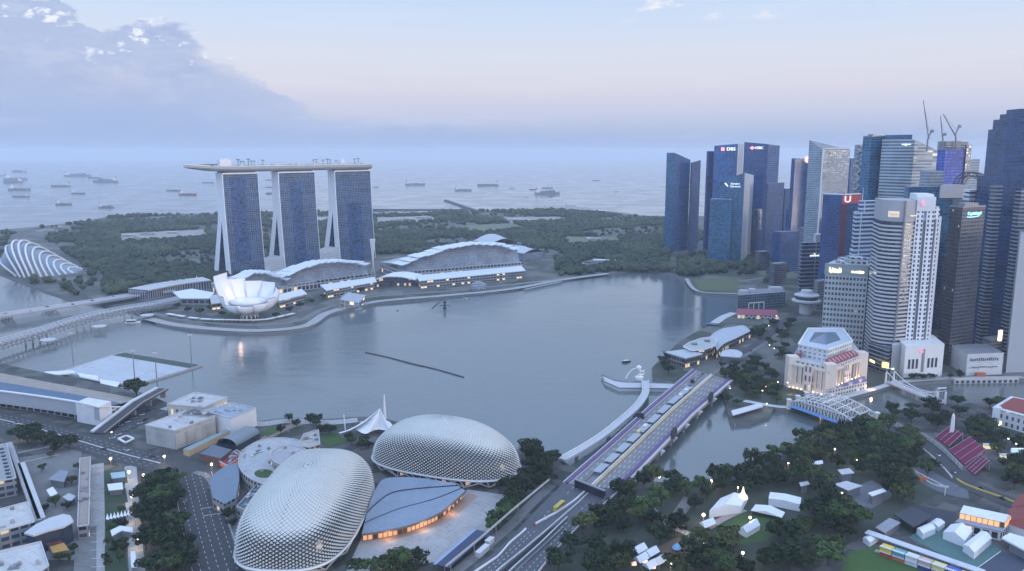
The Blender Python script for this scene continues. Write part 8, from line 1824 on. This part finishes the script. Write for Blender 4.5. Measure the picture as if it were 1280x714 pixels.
# far gardens and the wooded ground behind the bay: one mass of crowns
def forest(name, polys, holes, n_, rad, seed, mat):
    rg = np.random.default_rng(seed)
    t = (1 + 5 ** .5) / 2; iv = np.array([(-1, t, 0), (1, t, 0), (-1, -t, 0), (1, -t, 0), (0, -1, t), (0, 1, t), (0, -1, -t), (0, 1, -t), (t, 0, -1), (t, 0, 1), (-t, 0, -1), (-t, 0, 1)], float); iv /= np.linalg.norm(iv[0])
    fc = [(0, 11, 5), (0, 5, 1), (0, 1, 7), (0, 7, 10), (0, 10, 11), (1, 5, 9), (5, 11, 4), (11, 10, 2), (10, 7, 6), (7, 1, 8), (3, 9, 4), (3, 4, 2), (3, 2, 6), (3, 6, 8), (3, 8, 9), (4, 9, 5), (2, 4, 11), (6, 2, 10), (8, 6, 7), (9, 8, 1)]
    vs = [tuple(x) for x in iv]; cache = {}; f2 = []
    def midp(a, b):
        k = (min(a, b), max(a, b))
        if k not in cache: m_ = (np.array(vs[a]) + np.array(vs[b])) / 2; vs.append(tuple(m_ / np.linalg.norm(m_))); cache[k] = len(vs) - 1
        return cache[k]
    for a, b, c in fc: x, y, z = midp(a, b), midp(b, c), midp(c, a); f2 += [(a, x, z), (b, y, x), (c, z, y), (x, y, z)]
    iv = np.array(vs); f2 = np.array(f2); V = []; Fc = []; k = 0
    wps = [[(p.x, p.y) for p in GL(po)] for po in polys]; whs = [[(p.x, p.y) for p in GL(po)] for po in holes]
    xs = [p[0] for w in wps for p in w]; ys = [p[1] for w in wps for p in w]; tries = 0
    while k < n_ and tries < n_ * 14:
        tries += 1; y = math.exp(rg.uniform(math.log(min(ys)), math.log(max(ys)))); x = rg.uniform(min(xs), max(xs))
        if not any(inside(x, y, w) for w in wps) or any(inside(x, y, w) for w in whs): continue
        g_ = math.sin(x * .011 + 1.3 * math.sin(y * .006)) + math.sin(y * .013 + 1.7 * math.sin(x * .008))
        if g_ < -.62 and rg.random() < .9: continue
        r = rg.uniform(*rad); h = r * rg.uniform(.6, .95); j = 1 + rg.uniform(-.34, .30, len(iv))
        V.append(iv * j[:, None] * np.array([r, r * rg.uniform(.8, 1.2), h]) + np.array([x, y, 3 + h * .75 + r * .35])); Fc.append(f2 + k * len(iv)); k += 1
    V = np.concatenate(V); Fc = np.concatenate(Fc); me = bpy.data.meshes.new(name); me.vertices.add(len(V)); me.vertices.foreach_set('co', V.ravel()); me.loops.add(len(Fc) * 3); me.loops.foreach_set('vertex_index', Fc.ravel().astype(np.int32)); me.polygons.add(len(Fc)); me.polygons.foreach_set('loop_start', np.arange(0, len(Fc) * 3, 3, dtype=np.int32)); me.update(calc_edges=True); me.materials.append(mat)
    o = bpy.data.objects.new(name, me); COL.objects.link(o); tag(o, kind='stuff')
def forest_mat():
    mt = bpy.data.materials.new('forest_leaf'); mt.use_nodes = True; n, m, mix, ramp, sstep = setup(mt.node_tree); c = n('ShaderNodeTexCoord')
    a = n('ShaderNodeTexNoise', i_Vector=c.outputs['Object'], i_Scale=0.16, i_Detail=5, i_Roughness=.75).outputs[0]; g_ = n('ShaderNodeTexNoise', i_Vector=c.outputs['Object'], i_Scale=0.008, i_Detail=3).outputs[0]
    col = mix(sstep(a, .35, .7), (.010, .022, .012), (.04, .062, .026)); col = mix(m('MULTIPLY', sstep(g_, .5, .65), .5), col, (.085, .105, .045))
    b = n('ShaderNodeBsdfPrincipled', i_Roughness=.9, i_Specular_IOR_Level=0.1) if 0 else n('ShaderNodeBsdfPrincipled', i_Roughness=.9); mt.node_tree.links.new(col, b.inputs['Base Color']); n('ShaderNodeOutputMaterial', i_Surface=b.outputs[0]); return mt
MBSP = [(176, 398), (186, 372), (268, 352), (284, 350), (330, 334), (470, 318), (600, 318), (690, 318), (700, 345), (640, 366), (470, 384), (400, 404), (330, 418), (215, 410)]
CLEAR = [MBSP, [(-60, 330), (6, 330), (8, 300), (40, 288), (106, 332), (112, 342), (60, 352), (14, 344)], [(148, 292), (255, 287), (262, 297), (150, 303)], [(470, 272), (540, 270), (548, 277), (470, 281)], [(560, 283), (640, 279), (660, 286), (600, 292)], [(620, 272), (700, 271), (720, 276), (640, 279)],
         [(700, 296), (770, 296), (780, 304), (712, 308)], [(720, 330), (745, 322), (765, 330), (730, 338)], [(100, 377), (180, 362), (215, 372), (186, 394)], [(440, 266), (540, 264.5), (545, 268), (440, 270)], [(30, 289), (95, 281), (110, 284), (50, 295)], [(330, 272), (440, 271), (440, 275), (340, 277)],
         [(860, 348), (926, 345), (926, 370), (866, 368)]]
forest('forest', [[(-150, 332), (0, 339), (30, 351), (56, 360), (94, 372), (130, 378), (184, 372), (268, 350), (480, 330), (700, 346), (770, 339), (838, 341), (835, 318), (900, 300), (830, 274), (700, 263), (600, 264.5), (330, 267.5), (180, 270), (140, 272.5), (60, 285), (0, 290), (-150, 303)]], CLEAR, 14000, (3.5, 7.5), 1, forest_mat())
forest('district_trees', [[(842, 344), (860, 346), (926, 346), (960, 356), (985, 345), (990, 330), (950, 318), (880, 318), (850, 326)]], CLEAR, 340, (5, 9), 2, bpy.data.materials['forest_leaf'])
SAND = plain('sandy_ground', (.30, .28, .25), .9, var=.15, scale=.03); PALEG = plain('pale_lawn', (.13, .15, .09), .95, var=.15, scale=.02)
for nm, px, mt in (('sand_clearing', CLEAR[2], SAND), ('sand_clearing', CLEAR[3], SAND), ('meadow', CLEAR[4], PALEG), ('meadow', CLEAR[5], SAND), ('meadow', CLEAR[6], PALEG), ('car_park', CLEAR[7], PAVE), ('sand_clearing', CLEAR[9], PAVEL), ('sand_clearing', CLEAR[11], PAVEL)): sheet(nm, px, mt, 1)
for i in range(30):
    x, y = rt.choice(((160, 296), (185, 294), (215, 292), (240, 291), (170, 299), (205, 297), (248, 294), (475, 268), (490, 267), (505, 268), (520, 267), (534, 266.5), (365, 274), (385, 273), (405, 273), (425, 273), (45, 291), (62, 289), (80, 285), (650, 276), (676, 274), (740, 300), (736, 332), (752, 328), (590, 287), (620, 284), (505, 275), (485, 277), (525, 273), (230, 298)))
    x += rt.uniform(-5, 5); q = G(x, y); a = rt.uniform(-.4, .4)
    t_ = thing('garden_shed', q, 'low pale roofed shed in a clearing of the gardens beyond the hotel', 'shed', 'pale sheds in the garden clearings'); w_, d_ = rt.uniform(18, 52), rt.uniform(10, 20)
    MB().box(q, (w_, d_, 5), a).build('wall', [CONC], t_); MB().box(q + Vector((0, 0, 5)), (w_ + 2, d_ + 2, .6), a).build('roof', [rt.choice([WHITE, PALE, ROOFP])], t_)
# ================================================================== LAMPS
def lamp(px, py, h, r, label, s=5.0, grp='glowing globe lamps', col=(1.0, .80, .50)):
    r *= .8; q = G(px, py, 3); t_ = thing('globe_lamp', q, label, 'street lamp', grp); MB().tube([q, q + Vector((0, 0, h))], [.16, .1], 6).build('pole', [GREYM], t_)
    MB().lathe([(.05, 0), (r * .7, r * .3), (r, r), (r * .7, r * 1.7), (.05, 2 * r)], q + Vector((0, 0, h)), 12).build('globe', [glow('globe_glow', (1.0, .84, .58), s)], t_); lamp_light(t_, q + Vector((-.5, -1.2, h - .6)), 700)
for x, y, r, l in ((879, 655, 1.3, 'large glowing lamp beside the small square tent'), (856, 668, .9, 'glowing lamp on the park path above the bare clearing'), (879, 690, .8, 'glowing lamp at the lower end of the park path'), (928, 703, 1.0, 'glowing lamp among the trees near the bottom edge'), (838, 717, .9, 'glowing lamp by the stall canopies'), (937, 658, 1.0, 'glowing lamp behind the long lawn tent'), (824, 606, .9, 'glowing lamp on the shore just right of the road bridge'), (851, 607, .6, 'small lamp on the shore in the middle of the trees'), (889, 611, 1.0, 'bright lamp on the river edge among light green trees'), (922, 619, .6, 'small lamp by the lit spire'),
                   (1119, 580, .8, 'lone white lamp in the park near the river road'), (1043, 570, .7, 'lamp glimmering in the riverside trees'), (26, 551, 1.2, 'lamp in the garden court by the grandstand trees'), (139, 583, 1.2, 'lamp at the corner of avenue and park walk'), (162, 600, 1.2, 'second lamp along the park walk'), (180, 604, 1.1, 'lamp at the edge of the rain tree row'), (166, 631, 1.2, 'lamp beside the white zigzag canopy walk'), (169, 654, 1.2, 'lamp below the zigzag canopy'), (173, 687, 1.2, 'lamp by the narrow white tent'), (206, 580, 1.1, 'lamp at the avenue end before the panelled hall'), (265, 590, 1.1, 'lamp left of the crescent roof'), (515, 702, .8, 'lamp among the trees at the bottom of the plaza'), (958, 512, .6, 'lamp at the boat landing'), (1070, 584, .6, 'small lamp between the two hidden pavilions'), (985, 588, .6, 'small lamp deep in the riverside trees')):
    lamp(x, y, 5.0, r, l)
# scattered small lamps in the park and along roads
for i in range(46):
    x, y = rt.choice(((rt.uniform(960, 1150), rt.uniform(575, 680)), (rt.uniform(1190, 1280), rt.uniform(520, 630)), (rt.uniform(90, 210), rt.uniform(540, 590)), (rt.uniform(900, 1000), rt.uniform(400, 500)), (rt.uniform(1090, 1250), rt.uniform(466, 472)))); q = G(x, y)
    if not free(q.x, q.y, 3, False): continue
    t_ = thing('post_lamp', q, 'small post lamp giving a faint warm point of light', 'street lamp', 'small post lamps'); MB().tube([q, q + Vector((0, 0, 7))], .12, 5).build('pole', [GREYM], t_); MB().box(q + Vector((0, 0, 7)), (.9, .9, .6)).build('lantern', [glow('lantern_glow', (1, .8, .5), 3)], t_)
# ================================================================== VEHICLES
cars = []
for i in range(22):
    row, k = divmod(i, 8); x, y = 128 + 8.6 * k + row * 6, 541 - 4.6 * k + row * 6.5 - 6; q = G(x + rt.uniform(-1, 1), y + rt.uniform(-.6, .6), 3.2)
    c, nm = rt.choice(((CW, 'white'), (CW, 'white'), (CB, 'black'), (CS, 'silver'), (CS, 'silver'), (CRD, 'red'))); vehicle('parked_car', q, rt.uniform(.6, 1.0), c, '%s car parked under the elevated ramp by the halls' % nm, 'cars parked by the ramp')
for i, (x, y) in enumerate(((40, 531), (70, 540), (104, 550), (130, 559), (158, 566), (176, 572), (190, 574), (20, 527))):
    c, nm = rt.choice(((CW, 'white'), (CB, 'black'), (CS, 'silver'))); vehicle('car', G(x, y + (3 if i % 2 else -3), 3.25), 2.72, c, '%s car driving on the wide avenue below the grandstand' % nm, 'cars on the avenue')
vehicle('car', G(231, 627, 3.3), 1.75, CW, 'white car alone on the road beside the front dome'); 
for i, (x, y, l) in enumerate(((262, 610, 'silver car waiting by the crescent roof'), (272, 625, 'black car below the crescent roof'))): vehicle('car', G(x, y, 3.3), 1.9, (CS, CB)[i], l)
for nm_, pxs, lab in (('car', ((1098, 532), (1128, 541), (1156, 556), (1172, 570), (1192, 590), (1226, 613), (1252, 622)), 'car driving on the river road past the crimson stands'), ('car', ((905, 462), (918, 452), (940, 438), (958, 424), (974, 410), (986, 400), (928, 446)), 'car on the shore road behind the waterfront pavilions')):
    for i, (x, y) in enumerate(pxs):
        q, q2 = G(*pxs[i], 3.35), G(*pxs[(i + 1) % len(pxs)], 3.35); d = q2 - q; c, nm = rt.choice(((CW, 'white'), (CB, 'black'), (CS, 'silver'), (CRD, 'red'))); vehicle('car', G(x + rt.uniform(-2, 2), y + rt.uniform(-1.5, 1.5), 3.35), math.atan2(d.y, d.x), c, nm + ' ' + lab, 'cars on the river and shore roads')
zf = thing('truck_row', G(158, 550), 'white open square frame structure lying in the car park', 'frame'); zf.name = 'square_frame'; p_ = GL([(148, 549), (158, 545), (167, 549), (157, 554)], 5); b = MB(); [b.bar(x, y, 1.6, .8) for x, y in zip(p_, p_[1:] + p_[:1])]; ORG['square_frame'] = ORG['truck_row']; b.build('roof_frame', [WHITE], zf); [MB().box((x.x, x.y, 3), (.5, .5, 2)).build('post', [GREYM], zf) for x in p_]
for i in range(11):
    s = (i + .5) / 11; x = s * (len(vp) - 1); j = int(x); q0, q1 = G(*vp[j], 11.05), G(*vp[j + 1], 11.05); q = q0 + (q1 - q0) * (x - j); d = (q1 - q0).normalized(); nn = Vector((-d.y, d.x, 0)); c, nm = rt.choice(((CW, 'white'), (CB, 'black'), (CS, 'silver')))
    vehicle('car', q + nn * rt.choice((-7, -3, 4, 8)), math.atan2(d.y, d.x), c, '%s car crossing the long road bridge at far left' % nm, 'cars on the far left bridge')
# ================================================================== SHIPS
SHM = {'dark': plain('hull_dark', (.17, .19, .22), .6, var=.1), 'red': plain('hull_red', (.22, .06, .05), .6), 'grey': plain('hull_grey', (.16, .18, .21), .6)}
def ship(name, hull, stack, label):
    t_ = thing(name, (0, 0, 0), label, 'ship', 'ships at anchor in the strait'); L = 100
    def rg(x, w, z1): return [(x, w, z1), (x, -w, z1), (x, -w * .8, -1), (x, w * .8, -1)]
    MB().loft([rg(-50, 6.5, 8), rg(-44, 8, 7), rg(30, 8, 7), rg(42, 5.5, 8), rg(50, .4, 10)], mat=0, top=0, bot=0).build('hull', [SHM[hull]], t_)
    b = MB(); b.box((-38, 0, 7), (12, 13, 7)); b.box((-38, 0, 14), (9, 12, 5)); b.box((-38, 0, 19), (5, 15, 2)); b.build('superstructure', [WHITE], t_); MB().box((-43, 0, 14), (4, 4, 10)).build('funnel', [SHM['red']], t_)
    if stack: 
        b = MB(); [b.box((x, 0, 7), (10, 14, 4 + (i * 7) % 6)) for i, x in enumerate((-22, -10, 2, 14, 26))]; tag(b.build('cargo', [SHM['grey']], t_))
    else: 
        b = MB(); b.box((-2, 0, 7), (60, 3, 1.6)); b.tube([(5, 0, 7), (5, 0, 16)], .6, 5); b.tube([(38, 0, 8), (38, 0, 18)], .5, 5); b.build('deck_gear', [GREYM], t_)
    return t_
SP = {('dark', 0): None, ('dark', 1): None, ('red', 0): None, ('grey', 1): None}
for i, (x, y, l, h, st_, fl) in enumerate(((4, 220, 14, 'dark', 0, 0), (24, 215.5, 22, 'dark', 1, 1), (20, 225, 34, 'dark', 0, 0), (16, 228.5, 30, 'grey', 1, 1), (25, 238, 33, 'dark', 0, 0), (26, 246.5, 22, 'dark', 0, 1), (80, 256, 24, 'dark', 0, 0), (133, 260, 22, 'dark', 1, 0), (76, 233.5, 27, 'dark', 0, 1), (97, 220.5, 36, 'grey', 1, 0), (118, 223, 20, 'dark', 0, 1), (132, 228, 33, 'dark', 1, 1), (98, 242.5, 20, 'dark', 0, 0), (217, 239, 22, 'dark', 0, 1), (235, 244, 26, 'red', 0, 0), (260, 229, 17, 'dark', 0, 1), (337, 225.5, 13, 'dark', 0, 0), (337, 234.5, 13, 'dark', 0, 1), (338, 242.5, 13, 'grey', 1, 1), (470, 234.5, 8, 'dark', 0, 0), (519, 231.5, 28, 'dark', 0, 0), (610, 232.5, 30, 'dark', 0, 1), (579, 238.5, 24, 'dark', 0, 0), (684, 243, 36, 'grey', 1, 0), (667, 237.5, 13, 'dark', 0, 1), (684, 235.5, 16, 'dark', 0, 1), (640, 236, 8, 'dark', 0, 0), (658, 247, 5, 'dark', 0, 0), (202, 263, 5, 'dark', 0, 0), (745, 226, 10, 'dark', 0, 1), (770, 240, 7, 'dark', 0, 0))):
    q = G(x, y, 0); q.z = 0; wl = l * (q.y / F) * .88; sc = wl / 100
    lab = '%s %s ship, %s, %s' % ({'dark': 'dark', 'red': 'reddish', 'grey': 'grey'}[h], 'cargo laden' if st_ else 'low decked', 'very far out' if y < 227 else 'in the middle strait' if y < 241 else 'nearest the garden coast', 'left of the hotel' if x < 228 else 'behind the hotel towers' if x < 472 else 'right of the hotel')
    sz = (sc, min(sc, 2.2), min(1.1 * sc, 2.0)); rz = (math.pi if fl else 0) + rt.uniform(-.15, .15)
    if SP[(h, st_)] is None: o = ship('cargo_ship', h, st_, lab); SP[(h, st_)] = o; o.location = q; o.rotation_euler = (0, 0, rz); o.scale = sz
    else: copy_tree(SP[(h, st_)], q, rz, sz, lab)
q = G(698, 260, 0); cs = thing('cruise_ship', q, 'large white cruise ship moored at the far right coast', 'ship'); k = q.y / F
b = MB(); b.loft([[(q.x + x * k, q.y + w, z), (q.x + x * k, q.y - w, z), (q.x + x * k, q.y - w * .8, 0), (q.x + x * k, q.y + w * .8, 0)] for x, w, z in ((-19, 12, 14), (-16, 15, 13), (12, 15, 13), (19, 1, 16))], mat=0, top=0, bot=0); b.build('hull', [WHITE], cs)
for i, (x0, x1) in enumerate(((-18, 13), (-17, 12), (-17, 10), (-16, 8), (-14, 4))): MB().prism([(q.x + x0 * k, q.y - 13 + i), (q.x + x1 * k, q.y - 13 + i), (q.x + x1 * k, q.y + 13 - i), (q.x + x0 * k, q.y + 13 - i)], 13.5 + i * 5.5, 18.5 + i * 5.5, bottom=True).build('deck_tier', [OFFW if i % 2 else WHITE], cs)
MB().box((q.x - 10 * k, q.y, 41), (14, 8, 14)).build('funnel', [SHM['grey']], cs)
q = G(722, 262.5, 2); ct = thing('cruise_terminal', q, 'pale stepped terminal building on the coast right of the cruise ship', 'terminal'); [MB().box((q.x + dx * k, q.y + 10, 2), (w * k, 40, h)).build('block', [PALE], ct) for dx, w, h in ((-8, 12, 22), (4, 12, 14), (14, 8, 9))]
for l, a_, c_, w in (('long thin dark causeway running along the far coast', G(466, 262, 4), G(592, 262.3, 4), 14), ('dark breakwater slanting out from the far coast', G(557, 250.5, 3), G(602, 266, 3), 16)):
    t_ = tag(MB().bar(Vector((a_.x, a_.y, -1)), Vector((c_.x, c_.y, -1)), w, 7).build('breakwater', [plain('rock_dark', (.07, .075, .085), .9)]), l, 'breakwater')
